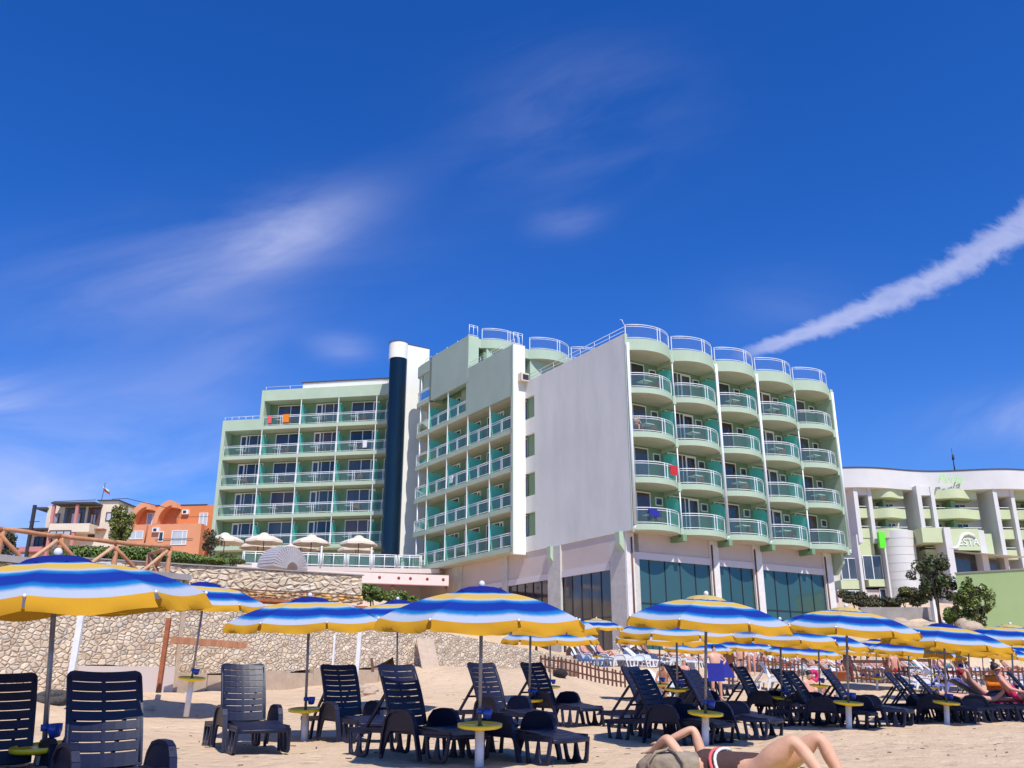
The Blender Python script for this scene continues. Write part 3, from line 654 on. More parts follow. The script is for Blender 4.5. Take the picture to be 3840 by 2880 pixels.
wall('upper_block', 'green', FB, [(-.0, 8.6, DR + .3, 10, ZR + .02, ZL - .78), (0.0, .55, .3, DR + .3, ZL - .78, ZL - .01)])
hp('terrace_railing', frail(.1, .9, 3), FP, 0, .12, 25.25)
hp('terrace_railing', frail(.1, 5.5, 6), FB, 8.6, .5, ZL)
# body of the middle wing
m = MB(); m.box(-2.9, 2 * wM, DM + .3, 9, 9.65, ZT - .1); m.box(2 * wM, LM - .3, DM + .3, 6, 9.65, ZL - .12); hp('inner_block', m.mesh('inner_block', 'green'), FM)
# left wing ------------------------------------------------------------------
for k in range(1, 6):
    for i in range(4):
        if k == 5 and i == 0: continue
        bay(KL, FL, i, k, wL, DM, post=True, div=True, var=[0, 1, 0, 2][i], pane='panewarm' if (i + 2 * k) % 5 == 0 else 'pane')
cv = [(0, 0), (.5, .0), (.95, -.08), (1.35, -.28), (1.75, -.62)]
m = MB(); m.prism(cv + [(2.3, DM), (0, DM)], -.36, 0); kc = two(m.mesh('balcony_slab', 'green'))
cr_ = [(p[0], p[1] + .07) for p in cv]; rc = rail_mesh(cr_, posts=[0, 2, 4]).mesh('railing', 'wmetal'); gc = glass_mesh(cr_, 'railglass')
for k in range(1, 6):
    s = hp('balcony', kc, FL, LL, 0, Z0 + k * H); hp('railing', rc, None, par=s); hp('glass_panel', gc, None, par=s)
    window(FL, LL + .55, DM, Z0 + k * H + .02, 1.2, 2.38, (.5,), None, 'pane')
ZLT = Z0 + 6 * H
m = MB(); m.prism([(wL, -.02), (LL, -.02)] + [(LL + p[0], p[1] - .02) for p in cv] + [(LL + 2.3, DM), (wL, DM)], ZLT - .36, ZLT + .75); hp('parapet', m.mesh('parapet', 'green'), FL)
wall('parapet', 'green', FL, [(-.0, wL, -.02, DM, Z0 + 5 * H - .36, Z0 + 5 * H + .72)])
wall('side_wall', 'green', FL, [(-.34, .0, -.02, DM + 9, 9.2, Z0 + 5 * H + .72), (wL - .34, wL, .0, DM + 9, Z0 + 5 * H + .722, ZLT + .75)])
wall('side_face', 'green', FL, [(wL - .34, wL - .02, -.022, .0, Z0 + 5 * H + .0, ZLT + .75)])
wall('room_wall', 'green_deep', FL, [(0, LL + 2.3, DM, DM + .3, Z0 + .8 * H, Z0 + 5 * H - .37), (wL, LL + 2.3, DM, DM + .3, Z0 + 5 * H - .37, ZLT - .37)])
wall('inner_block', 'green', FL, [(0, LL + 2, DM + .3, 10, 9.3, Z0 + 5 * H - .3), (wL, LL + 2, DM + .3, 10, Z0 + 5 * H - .3, ZLT - .1)])
wall('penthouse', 'whitewall', FL, [(wL * 1.95, LL + 2.2, .5, 8, ZLT + .75, ZLT + 1.45)])
wall('penthouse_roof', 'roofdark', FL, [(wL * 1.92, LL + 2.2, 0.4, 8, ZLT + 1.452, ZLT + 1.54)])
m = MB()
for (x0, x1, y, z) in ((-.2, wL - .4, .1, Z0 + 5 * H + .72), (wL, LL + 1, .1, ZLT + .75)):
    m.tube([(x0, y, z + .35), (x1, y, z + .35)], .02, 6)
    for i in range(6): x = x0 + (x1 - x0) * i / 5; m.tube([(x, y, z), (x, y, z + .35)], .02, 6)
hp('edge_rail', m.mesh('edge_rail', 'wmetal'), FL)
# tower with dark glass bay ---------------------------------------------------
T0 = P(1513, 1700, 78.5); FTW = Fr((T0.x, T0.y), angR)
wall('tower_wall', 'whitewall', FTW, [(0, 2.3, 0, 2.2, 9.3, 31.0), (2.3, 5.5, .0, 2.2, 9.3, 29.7)], 'tall white stair tower wall')
wall('tower_roof', 'roofdark', FTW, [(-.02, 2.34, -.03, 2.2, 31.002, 31.08), (2.345, 5.5, -.03, 2.2, 29.702, 29.77)])
rt = .78
def half(r, z0, z1, mt, nm, seg=14):
    m = MB(); m.smooth = False
    pts = [(-r + r * math.cos(R_(90 + 20 + 180 * i / seg - 20)) + 0 + 0, -0 + r * math.sin(R_(90 + 180 * i / seg))) for i in range(seg + 1)]
    pts = [(-.02 + r * 1.05 * math.cos(R_(180 + 180 * i / seg)) - r, r * math.sin(R_(180 + 180 * i / seg))) for i in range(seg + 1)]
    m.prism(pts + [(-.02, 1.4), (-2 * r, 1.4)], z0, z1); return m.mesh(nm, mt)
FTC = Fr((T0.x, T0.y), R_(6))
hp('glass_bay', half(rt, 9.3, 29.45, 'towerglass', 'glass_bay'), FTC, label='dark blue glass stair bay')
hp('tower_cap', half(rt + .05, 29.452, 31.0, 'whitewall', 'tower_cap'), FTC)
hp('tower_roof', half(rt + .08, 31.002, 31.08, 'roofdark', 'tower_roof'), FTC)
# podium ---------------------------------------------------------------------
RE = .9
FQ = Fr((FR.w(RE * .4, RE).x, FR.w(RE * .4, RE).y), angR)     # front of the glass base
def col(fr, x0, x1, d=.12, z0=1.2, z1=9.58, mat='tile2'):
    m = MB(); m.box(x0, x1, -d, .5, z0, z1); return hp('column', m.mesh('column', mat), fr)
def glassbay(fr, x0, x1, z0, z1, n, hz=(.5,), mat='shopglass'):
    m = MB(); t = .045
    for i in range(n + 1): x = x0 + (x1 - x0) * i / n; m.box(x - t / 2, x + t / 2, .03, .12, z0, z1)
    for h in hz: z = z0 + (z1 - z0) * h; m.box(x0, x1, .035, .115, z - .03, z + .03)
    f = hp('shop_window', m.mesh('shop_window', 'dark'), fr)
    m = MB(); m.box(x0 - .02, x1 + .02, .08, .10, z0, z1); hp('pane', m.mesh('pane', mat), None, par=f); return f
ZG = 8.02
xq = [FQ.xu(u, 0, 6.5) for u in (2348, 2380, 2668, 2700, 2831, 2864, 3098, 3130)]
xcol = [(xq[0], xq[1]), (xq[2], xq[3]), (xq[4], xq[5]), (xq[6], xq[7])]
for a, b in xcol[1:]: col(FQ, a, b)
for (a, b, n) in ((xq[1], xq[2], 5), (xq[3], xq[4], 3), (xq[5], xq[6], 5)):
    glassbay(FQ, a, b, 2.6, ZG, n, (.52,))
    m = MB(); m.box(a, b, -.06, .4, ZG, ZG + .42); hp('lintel', m.mesh('lintel', 'band'), FQ)
    m = MB(); m.box(a, b, .0, .4, ZG + .421, 9.59); hp('base_wall', m.mesh('base_wall', 'pink'), FQ); m = MB(); m.box(a, b, -.0, .4, 1.0, 2.6); hp('plinth', m.mesh('plinth', 'pink'), FQ)
for a, b in ((xq[0] + .3, 0), (xq[2], 0), (xq[4], 0), (xq[6], 0)):
    m = MB(); m.tube([(a + .12, -.17, 2.5), (a + .12, -.17, 9.3)], .05, 8); hp('drainpipe', m.mesh('drainpipe', 'chairbrown'), FQ)
gp = FQ.w(xcol[0][0], 0)
FS = Fr((gp.x, gp.y), angG)     # side of the base: x negative goes away to the left
us = [2290, 2289, 2109, 2105, 2061, 2059, 1907, 1904, 1888, 1886, 1734, 1715]
xs_ = {u: FS.xu(u, 0, 6.5, -40, 10) for u in (2290, 2109, 2061, 1907, 1888, 1734, 1700, 1640)}
m = MB(); m.prism([(0, 0)], 0, 0) if False else None
m = MB(); m.box(xs_[2290], 0, -.0, 1.1, 1.0, 9.58); hp('corner_pier', m.mesh('corner_pier', 'tile'), FS, label='stone clad corner pier')
m = MB(); m.box(xcol[0][0] + .02, xcol[0][1], -.10, .5, 1.0, 9.58); hp('column', m.mesh('column', 'tile2'), FQ)
for (a, b, n, gm) in ((2109, 2290, 5, 'shopglass'), (1907, 2061, 5, 'shopglass'), (1734, 1888, 4, 'pane')):
    glassbay(FS, xs_[a], xs_[b], 2.6, 7.45, n, (.42,) if n == 5 else (), 'pane')
    m = MB(); m.box(xs_[a], xs_[b], -.06, .4, 7.45, 7.85); hp('lintel', m.mesh('lintel', 'band'), FS)
    m = MB(); m.box(xs_[a], xs_[b], 0, .4, 7.851, 9.58); hp('base_wall', m.mesh('base_wall', 'pink'), FS); m = MB(); m.box(xs_[a], xs_[b], 0, .4, 1.0, 2.6); hp('plinth', m.mesh('plinth', 'pink'), FS)
for a, b in ((2061, 2109), (1888, 1907), (1700, 1734)): m = MB(); m.box(xs_[a], xs_[b], -.14, .5, 1.0, 9.58); hp('column', m.mesh('column', 'tile'), FS)
m = MB(); m.box(xs_[1640] - 9, xs_[1700], 0, .4, 1, 9.58); hp('base_wall', m.mesh('base_wall', 'pink'), FS)
# slab under middle wing, soffit and wedge brackets
m = MB(); m.prism([(p.x, p.y) for p in (FR.w(.0, .05), FR.w(LR, .05), FR.w(LR, 11), FM.w(-1.7, 8), FM.w(-1.7, .8), FM.w(0, 0.05), FM.w(LM, .05), FG.w(0, .05))], 9.585, 9.6 - .0)
m.v = [tuple(Vector(v) - hb) for v in m.v]; obj('soffit', m.mesh('soffit', 'soffit'), hotel)
def wedge(fr, x, out, inn, w=.42, zb=1.7):
    m = MB(); pts = [(out, 0), (inn, 0), (inn, -zb), (inn - .45, -zb), (out, -.75)]; n = len(pts)
    m.add([(x - w / 2, p[0], p[1]) for p in pts] + [(x + w / 2, p[0], p[1]) for p in pts], [tuple(range(n)), tuple(range(n, 2 * n))[::-1]] + [(i, n + i, n + (i + 1) % n, (i + 1) % n) for i in range(n)])
    hp('bracket', m.mesh('bracket', 'green'), fr, 0, 0, 9.59)
for u in (2320, 2062): wedge(FG, FG.xu(u, -.2, 9.0), -.30, RE + .1)
wedge(Fr((FR.w(LR, 0).x, FR.w(LR, 0).y), angR), -.5, .1, 1.2, .3, 1.5)
m = MB()
for x in (wR, 2 * wR, 3 * wR, 4 * wR): m.box(x - .16, x + .16, -.25, 1.3, 9.2, 9.6)
hp('slab_beam', m.mesh('slab_beam', 'green_deep'), FR)
# ------------------------------------------------------------------ terrace in front of the left wing
R0 = P(905, 2113, 70.5); R1 = P(1582, 2131, 73.2); angT = math.atan2(R1.y - R0.y, R1.x - R0.x); FD = Fr((R0.x, R0.y), angT); LD = math.hypot(R1.x - R0.x, R1.y - R0.y)
deck = thing('terrace_deck', 'raised cafe terrace deck with white railings in front of the left wing', 'terrace', (R0.x, R0.y, 9.5))
def dp(name, me, x=0, y=0, z=0, par=None, fr=FD):
    if par is None: return obj(name, me, deck, fr.w(x, y, z) - deck.location, fr.a)
    return obj(name, me, par)
ZD = 9.55
m = MB(); m.prism([(p.x, p.y) for p in (FD.w(-.3, 0), FD.w(LD, 0), FM.w(1.5, .6), FM.w(-1.6, 4), FL.w(LL + 1, 1.2), FL.w(3, 1.2))], ZD - .35, ZD)
m.v = [tuple(Vector(v) - deck.location) for v in m.v]; obj('deck_slab', m.mesh('deck_slab', 'pink'), deck)
nb = 7
for i in range(nb):
    w = LD / nb - .12
    m = MB()
    for z in (1.05, .9, .14): m.tube([(0, 0, z), (w, 0, z)], .035, 6)
    for x in (0, w * .06, w * .5, w * .94, w): m.tube([(x, 0, 0), (x, 0, 1.05)], .032, 6)
    r = dp('railing', m.mesh('railing', 'wmetal'), i * LD / nb + .06, .05, ZD)
    m = MB(); m.box(.05, w - .05, -.004, .004, .18, .86); dp('glass_panel', m.mesh('glass_panel', 'railglass'), par=r)
for x in (LD * .43, LD * .71):
    m = MB(); m.tube([(0, 0, 0), (0, 0, 1.4)], .07, 8); m.ell((0, 0, 1.5), (.09, .09, .12), 8, 6); dp('lamp_post', m.mesh('lamp_post', 'white'), x, -.05, ZD)
# lower restaurant front
w0 = Pz(1340, 2200, 7.3); w1 = FS.w(xs_[1640] - .2, .2)
FW = Fr((FD.w(3, 3.2).x, FD.w(3, 3.2).y), angT + R_(8))
rest = thing('restaurant_front', 'mauve restaurant wall with dark windows under the terrace', 'building', (FW.o.x, FW.o.y, 4.5))
def rp(name, me, par=None, x=0, z=0):
    if par is None: return obj(name, me, rest, FW.w(x, 0, z) - rest.location, FW.a)
    return obj(name, me, par)
m = MB(); m.box(-3, 15, 0, .3, 4, 9.18); rp('wall', m.mesh('wall', 'pink'))
for (ua, ub) in ((1355, 1403), (1420, 1520), (1530, 1625), (1650, 1700)):
    xa, xb = FW.xu(ua, 0, 6.5), FW.xu(ub, 0, 6.5); m = MB(); n = max(1, int((xb - xa) / 1.0))
    for i in range(n + 1): x = xa + (xb - xa) * i / n; m.box(x - .03, x + .03, -.06, -.002, 4.4, 7.0)
    m.box(xa, xb, -.06, -.002, 7.0, 7.08); f = rp('window', m.mesh('window', 'dark')); m = MB(); m.box(xa, xb, -.03, -.01, 4.4, 7.0); rp('pane', m.mesh('pane', 'shopglass' if ua < 1400 else 'pane'), f)
# awning with round emblems
a0 = P(1151, 2150, 67.5); a1 = P(1683, 2165, 71.0); FA = Fr((a0.x, a0.y), math.atan2(a1.y - a0.y, a1.x - a0.x)); LA = (a1 - a0).length
awn = thing('awning', 'long pinkish white awning valance with small round emblems under the terrace', 'awning', (a0.x, a0.y, 5.0))
def ap(name, me, par=None, x=0, y=0, z=0):
    if par is None: return obj(name, me, awn, FA.w(x, y, z) - awn.location, FA.a)
    return obj(name, me, par)
za = a0.z - .55; M['awn'] = mat('awning_canvas', (.80, .66, .60), (.74, .60, .55), .8, 3)
m = MB(); m.box(0, LA, 0, .05, za, za + .78); m.add([(0, .0, za + .78), (LA, 0, za + .78), (LA, 3.2, za + .95), (0, 3.2, za + .95)], [(0, 1, 2, 3)]); v_ = ap('valance', m.mesh('valance', 'awn'))
m = MB(); m.box(0, LA, -.02, .07, za - .06, za - .002); ap('trim', m.mesh('trim', 'rose'))
for u in (1193, 1269, 1351, 1423, 1495, 1539, 1602, 1662):
    x = FA.xu(u, 0, za + .4); m = MB(); n = 16
    for k_, (mi, sgn) in enumerate(((0, 1), (1, -1))):
        m.cur = mi; pts = [(.12 * math.cos(R_(a)), -.012, .12 * math.sin(R_(a))) for a in (range(12, 190, 22) if sgn > 0 else range(192, 370, 22))]
        o_ = len(m.v); m.v += pts; m.f.append([o_ + i for i in range(len(pts))]); m.m.append(mi); m.sm.append(False)
    ap('emblem', m.mesh('emblem', 'red', 'blue' if False else 'brown'), None, x, 0, za + .44)
for x in (LA * .6, LA * .985): m = MB(); m.box(-.09, -.03, .1, .2, 4.2, za + .7); m.box(.03, .09, .1, .2, 4.2, za + .7); ap('post', m.mesh('post', 'chairbrown'), None, x)
# small awning piece left of the sculpture
q0 = P(945, 2124, 68); 
m = MB(); m.box(0, 2.6, 0, .06, 0, .35); o = tag(obj('small_awning', m.mesh('small_awning', 'awn'), None, P(943, 2130, 66), R_(18)), 'short pale awning strip left of the ring sculpture', 'awning')
# fan-shaped ring sculpture
sc = P(1062, 2140, 60); sculp = thing('ring_sculpture', 'grey fan shaped ring sculpture of stacked slabs above the stone wall', 'sculpture', sc, R_(58))
nf = 22
for i in range(nf):
    t = R_(8 + 164 * i / (nf - 1)); m = MB(); ri, ro = .50, 1.55; w_ = .85; th = .085
    c, s_ = math.cos(t), math.sin(t); tx, tz = -s_ * th, c * th
    vs = []
    for (r_, y) in ((ri, -w_), (ro, -w_ * .8), (ro, w_), (ri, w_)):
        for sg in (-1, 1): k_ = .38 if r_ == ri else 1.0; vs.append((r_ * c + sg * tx * k_, y, r_ * s_ + sg * tz * k_))
    m.add(vs, [(0, 2, 4, 6), (1, 7, 5, 3), (0, 1, 3, 2), (2, 3, 5, 4), (4, 5, 7, 6), (6, 7, 1, 0)]); obj('slab', m.mesh('slab', 'sculptgrey' if 'sculptgrey' in M else 'concrete'), sculp)
# ------------------------------------------------------------------ foliage helpers
def leaves(m, c, r, n, size, mats=2, flat=.0, shell=.55):
    c = Vector(c)
    for _ in range(n):
        while True:
            d = Vector((random.gauss(0, 1), random.gauss(0, 1), random.gauss(0, 1)))
            if d.length > .1: break
        d.normalize(); k = shell + (1 - shell) * random.random() ** .6
        p = c + Vector((d.x * r[0], d.y * r[1], d.z * r[2])) * k
        nrm = (d + Vector((random.uniform(-1, 1), random.uniform(-1, 1), random.uniform(-.4, 1.4)))).normalized()
        a = nrm.orthogonal().normalized(); b = nrm.cross(a); t = random.uniform(0, 6.28); a2 = a * math.cos(t) + b * math.sin(t); b2 = nrm.cross(a2)
        s = size * random.uniform(.6, 1.4); o = len(m.v)
        m.v += [tuple(p - a2 * s), tuple(p - b2 * s * .45), tuple(p + a2 * s), tuple(p + b2 * s * .45)]
        m.f.append([o, o + 1, o + 2, o + 3]); m.m.append(random.randrange(mats)); m.sm.append(False)
def clumps(m, c, r, k, n, size, mats=2, cr=.38):
    for _ in range(k):
        while True:
            q = Vector([random.uniform(-1, 1) for _ in range(3)])
            if q.length < 1: break
        q *= .8; f = random.uniform(.6, 1.2) * cr
        leaves(m, (c[0] + q.x * r[0], c[1] + q.y * r[1], c[2] + q.z * r[2]), (r[0] * f, r[1] * f, r[2] * f), n, size, mats)
def shrub(name, label, cat, loc, r, k, n, size, mats=('leaf', 'leafy'), group=None, stems=3, crownh=0.0, trunkr=.03, cr=.38):
    t = thing(name, label, cat, loc, 0, group)
    m = MB(); clumps(m, (0, 0, crownh + r[2]), r, k, n, size, len(mats), cr); obj('foliage', m.mesh('foliage', *mats), t)
    for i in range(stems):
        m = MB(); e = Vector((random.uniform(-.5, .5) * r[0], random.uniform(-.5, .5) * r[1], crownh + r[2] * random.uniform(.8, 1.4)))
        m.tube([(random.uniform(-.1, .1), 0, -.2), tuple(e * .45 + Vector((0, 0, .1))), tuple(e)], [trunkr, trunkr * .7, trunkr * .3], 6); obj('stem' if crownh == 0 else ('trunk' if i == 0 else 'limb'), m.mesh('stem', 'bark'), t)
    return t
# ------------------------------------------------------------------ lower river-stone retaining wall
def along(p0, p1):
    return Fr((p0[0], p0[1]), math.atan2(p1[1] - p0[1], p1[0] - p0[0]))
FWL = Fr((WO.x, WO.y), math.atan2(WD.y, WD.x))
def wlx(u, y=0, z=1.5): return FWL.xu(u, y, z, -30, 40)
def wall_strip(fr, xs, zb, zt, y0=0, thick=.8, sub=.25):
    """stone wall with a slightly uneven face; zb, zt functions of x"""
    m = MB(); n = max(2, int((xs[1] - xs[0]) / sub)); rr = random.Random(5); k = 8
    g = []
    for i in range(n + 1):
        x = xs[0] + (xs[1] - xs[0]) * i / n; a, b = zb(x), zt(x); row = []
        for j in range(k + 1): row.append((x, y0 + rr.uniform(-.03, .03), a + (b - a) * j / k))
        row.append((x, y0 + thick, b + rr.uniform(-.02, .02))); g.append(row)
    vs = [q for row in g for q in row]; w = k + 2
    fs = [(i * w + j, (i + 1) * w + j, (i + 1) * w + j + 1, i * w + j + 1) for i in range(n) for j in range(w - 1)]
    o = len(vs); vs += [(xs[0], y0 + thick, g[0][0][2]), (xs[1], y0 + thick, g[-1][0][2])]
    fs += [tuple(range(w))[::-1] + (o,), tuple(n * w + j for j in range(w)) + (o + 1,)]
    m.add(vs, fs); return m
x650 = wlx(640); x1640 = wlx(1640); x2020 = wlx(1990); xend = wlx(2150)
def gfoot(fr, x, y=0): p = fr.w(x, y); return gz(p.x, p.y)
def wtop(x):
    t0, t1 = x1640 - 2.5, wlx(2110)
    if x < t0: return 2.75
    k = min(1, (x - t0) / (t1 - t0)); return 2.75 + (1.95 - 2.75) * k
lw = thing('stone_wall', 'long low river stone retaining wall running from the left edge behind the loungers', 'stone wall', (WO.x, WO.y, .5))
def lp(name, me, label=None):
    o = obj(name, me, lw, FWL.w(0, 0, 0) - lw.location, FWL.a)
    if label: o['label'] = label
    return o
lp('stone_face', wall_strip(FWL, (-9, x650 - .12), lambda x: gfoot(FWL, x, -.1) + .55 if x > 1.6 else gfoot(FWL, x, -.1) - .3, lambda x: 3.35, -.35, 1.1).mesh('stone_face', 'stone1'))
lp('stone_face', wall_strip(FWL, (x650 + .02, xend), lambda x: gfoot(FWL, x, -.1) + (.45 if x < x1640 - 2 else -.3), wtop, 0, .8).mesh('stone_face', 'stone1'))
m = MB(); m.box(1.6, x650 - .14, -.42, .5, .3, 1.30); lp('footing', m.mesh('footing', 'pink'), 'exposed concrete footing')
m = MB(); pts = [x650 + .1 + i * .9 for i in range(int((x1640 - 2 - x650) / .9))]
for x in pts: q = gfoot(FWL, x, -.2); m.box(x, x + .87, -.16 - random.uniform(0, .08), .3, q - .5, q + .47 + random.uniform(-.06, .04))
lp('footing', m.mesh('footing', 'plank'), 'sandy footing blocks')
m = MB(); m.box(x650 - .10, x650 + .02, -.36, .4, .3, 3.35); lp('corner', m.mesh('corner', 'plank'))
m = MB(); m.box(-9.5, x650, -.45, .9, 3.36, 3.50); lp('coping', m.mesh('coping', 'concrete'))
# things leaning on and lying by the wall
def leaning(name, label, cat, u0, v0, u1, v1, Y0, Y1, w, mt, d=None, group=None):
    a = P(u0, v0, Y0); b = P(u1, v1, Y1); t = Vector(b) - Vector(a); m = MB(); m.bar((0, 0, 0), t, w, d or w)
    o = obj(name, m.mesh(name, mt), None, a); return tag(o, label, cat, group)
leaning('white_post', 'white square post standing before the river stone wall behind the big left lounger', 'post', 262, 2562, 306, 2305, 17.2, 17.2, .11, 'sleeve', .07)
leaning('white_post', 'white post standing right of the fourth lounger back against the stone wall', 'post', 1334, 2560, 1350, 2370, 24.0, 24.0, .10, 'sleeve', .06)
leaning('thin_white_pipe', 'thin pale pipe running up the stone wall face', 'pipe', 1247, 2505, 1256, 2380, 26.2, 26.2, .05, 'sleeve')
leaning('rusty_pole', 'rusty brown pole standing at the corner of the stone wall', 'pole', 594, 2598, 634, 2318, 20.2, 20.2, .09, 'rust')
leaning('log_beam', 'red brown log hanging level on the stone wall', 'log', 648, 2400, 918, 2420, 21.6, 23.8, .15, 'log')
leaning('dark_stick', 'short dark stick standing behind the near lounger back', 'stick', 1398, 2520, 1393, 2468, 17, 17, .045, 'chairbrown')
leaning('plank', 'wide tan board leaning on the stone wall', 'board', 1618, 2522, 1592, 2396, 29.6, 30.4, .58, 'plank', .05)
o = bpy.data.objects['plank']
p = onground(196, 18.0, .08); ty = thing('tyre', 'old black tyre lying on the sand by the wall at the left', 'tyre', p, .3); ty.rotation_euler = (R_(14), 0, .2); ty.scale = (.8, .8, .8)
m = MB(); prof = [(.24, -.08), (.22, 0), (.24, .08), (.34, .095), (.40, .06), (.41, 0), (.40, -.06), (.34, -.095), (.24, -.08)]; m.lathe(prof, 28); obj('tread', m.mesh('tread', 'tyre'), ty)
for j, (u, Y, s) in enumerate(((560, 19.6, .12), (1362, 24, .3), (1385, 23.4, .22), (1400, 24.8, .2), (1525, 28.6, .28), (1342, 22.5, .14))):
    m = MB(); m.ell((0, 0, 0), (s, s * .8, s * .55), 9, 6, .12); m.sm = [False] * len(m.f)
    tag(obj('rock', m.mesh('rock', 'plank'), None, onground(u, Y, s * .2), random.uniform(0, 3)), ['small pinkish rock at the foot of the wall corner', 'largest rubble block below the stone wall', 'second rubble block below the stone wall', 'pale rubble block against the stone wall', 'broken brick coloured block left of the leaning board', 'small rock in the sand left of the rubble'][j], 'rock')
# ------------------------------------------------------------------ upper crazy stone wall with ledges
U0 = Pz(560, 2108, 4.30); U1 = Pz(1359, 2157, 4.30); FU = along(U0, U1); LU = math.hypot(U1.x - U0.x, U1.y - U0.y)
uw = thing('upper_stone_wall', 'upper wall of large pale crazy paving stones above the river stone wall', 'stone wall', (U0.x, U0.y, 3.3))
def up_(name, me): return obj(name, me, uw, FU.w(0, 0, 0) - uw.location, FU.a)
up_('stone_face', wall_strip(FU, (-2.5, LU), lambda x: 3.66, lambda x: 4.28, 0, .5).mesh('stone_face', 'stone2'))
m = MB(); m.box(-2.5, LU + .05, -.05, .55, 4.285, 4.32); up_('coping', m.mesh('coping', 'concrete'))
m = MB(); m.box(-2.5, LU - .3, -.12, .4, 3.62, 3.655); up_('ledge', m.mesh('ledge', 'chairbrown'))
up_('ochre_course', wall_strip(FU, (-2.5, LU + .0), lambda x: 3.36, lambda x: 3.615, -.14, .5).mesh('ochre_course', 'stone3'))
m = MB(); m.box(-2.5, LU * .62, -.75, .2, 3.26, 3.34); m.box(LU * .62 + .1, LU + .05, -.5, .2, 3.2, 3.27); up_('canopy_edge', m.mesh('canopy_edge', 'rust'))
up_('lower_face', wall_strip(FU, (-2.5, LU + .3), lambda x: 2.2, lambda x: 3.2, .1, .5).mesh('lower_face', 'stone2'))
# ------------------------------------------------------------------ rustic log fence at the left
fence = thing('log_fence', 'rustic log fence with crossed braces on top of the left wall', 'fence', P(230, 2120, 20))
fb = fence.location
def fpart(name, a, b, r, mt='log'):
    m = MB(); a = Vector(a) - fb; b = Vector(b) - fb; n = 5
    pts = [a.lerp(b, i / n) + Vector([random.uniform(-.012, .012) for _ in range(3)]) for i in range(n + 1)]
    m.tube(pts, [r * random.uniform(.9, 1.1) for _ in pts], 8); obj(name, m.mesh(name, mt), fence)
FY = {-205: 18.2, 8: 19.0, 228: 20.2, 438: 21.4, 638: 22.7}
TV = {-205: 1960, 8: 1990, 228: 2016, 438: 2040, 638: 2056}
BV = {-205: 2175, 8: 2170, 228: 2160, 438: 2150, 638: 2168}
pst = [P(u, TV[u], FY[u]) for u in FY]; psb = [P(u, 2165, FY[u]) for u in FY]
psb = [Vector((a.x, a.y, a.z - 1.0)) for a in pst]
for i, (a, b) in enumerate(zip(pst, psb)): fpart('post', b, a, .062)
for i in range(4): fpart('rail', pst[i] + Vector((0, -.05, .03)), pst[i + 1] + Vector((0, -.05, .03)), .05)
for i in range(4):
    a, b = pst[i], pst[i + 1]; a2, b2 = psb[i], psb[i + 1]; o = Vector((0, -.07, 0)); mt = 'logpale'
    if i % 2 == 1: mid = (a2 + b2) / 2 + Vector((0, 0, .02)); 
    fpart('brace', a + o + Vector((0, 0, -.08)), a2.lerp(b2, .8) + o, .048); fpart('brace', b + o * 2.1 + Vector((0, 0, -.08)), a2.lerp(b2, .2) + o * 2.1 + Vector((0, 0, -.05)), .045, mt)
c0 = P(560, 2075, 25.5); cb_ = c0 - Vector((0, 0, .85)); fpart('post', cb_, c0, .06); fpart('rail', pst[4], c0, .055); fpart('brace', c0, psb[4], .05); fpart('brace', pst[4].lerp(c0, .2), cb_, .05)
# ------------------------------------------------------------------ hedges and shrubs on the upper level
hd = thing('ivy_hedge', 'dense green ivy hedge behind the log fence', 'hedge', P(560, 2112, 30))
m = MB()
for i in range(34):
    u = 235 + i * 18; Y = 27 + i * .12; topv = 2052 if u < 560 else 2052 + (u - 560) * .06 * 3
    a = P(u, topv, Y); b = P(u, 2112, Y); h = (a.z - b.z) / 2; c = (a + b) / 2 - hd.location
    leaves(m, c, (.34, .45, h * 1.15), 420, .055, 2, shell=.6)
obj('foliage', m.mesh('foliage', 'leaf', 'leafy'), hd)
m = MB(); a = P(380, 2117, 25.5); b = P(520, 2130, 27); m.bar((0, 0, 0), b - a, .1, .16); tag(obj('white_kerb', m.mesh('white_kerb', 'white'), None, a), 'low white kerb below the ivy hedge behind the log fence', 'kerb')
shrub('conifer_shrub', 'pointed olive green conifer rising over the ivy hedge between the two houses', 'tree', P(435, 2062, 44), (.75, .7, 1.15), 26, 170, .07, ('leafy', 'leafb', 'leafy'), cr=.30)
shrub('dark_shrub', 'dark bushy shrub at the left edge beyond the fence', 'shrub', P(-5, 2105, 46), (.95, .9, .85), 10, 200, .09, ('leafd', 'leafb'))
shrub('brown_shrub', 'brownish leafless shrub beside the left corner of the hotel', 'shrub', P(790, 2092, 58), (.75, .7, .95), 10, 160, .07, ('leafb', 'leafd'), stems=5)
shrub('low_shrub', 'brownish low shrub on the bank left of the ring sculpture', 'shrub', P(868, 2122, 48), (.85, .7, .38), 10, 200, .07, ('leafb', 'leaf'))
shrub('low_shrub', 'bright green creeping shrub on top of the crazy paving wall', 'shrub', P(800, 2118, 34), (1.0, .6, .16), 12, 200, .06, ('leafy', 'leaf'))
for i, (u, v, Y, r, lb) in enumerate(((1395, 2262, 38, (.75, .6, .42), 'yellow green shrub against the right end of the upper stone wall'), (1468, 2268, 40, (.8, .6, .36), 'rounded green shrub below the restaurant windows'), (1545, 2275, 42, (.6, .5, .25), 'small bright green shrub right of the restaurant shrubs'))):
    shrub('shrub', lb, 'shrub', P(u, v, Y), r, 12, 240, .06, ('leaf', 'leafy'))
shrub('grass_tuft', 'yellow green tuft growing on the end of the river stone wall', 'plant', P(2012, 2432, 37), (.30, .25, .28), 5, 120, .05, ('leafy', 'leaf'))
pw0, pw1 = P(1350, 2290, 36.5), P(1640, 2290, 41.5); FPW = along(pw0, pw1)
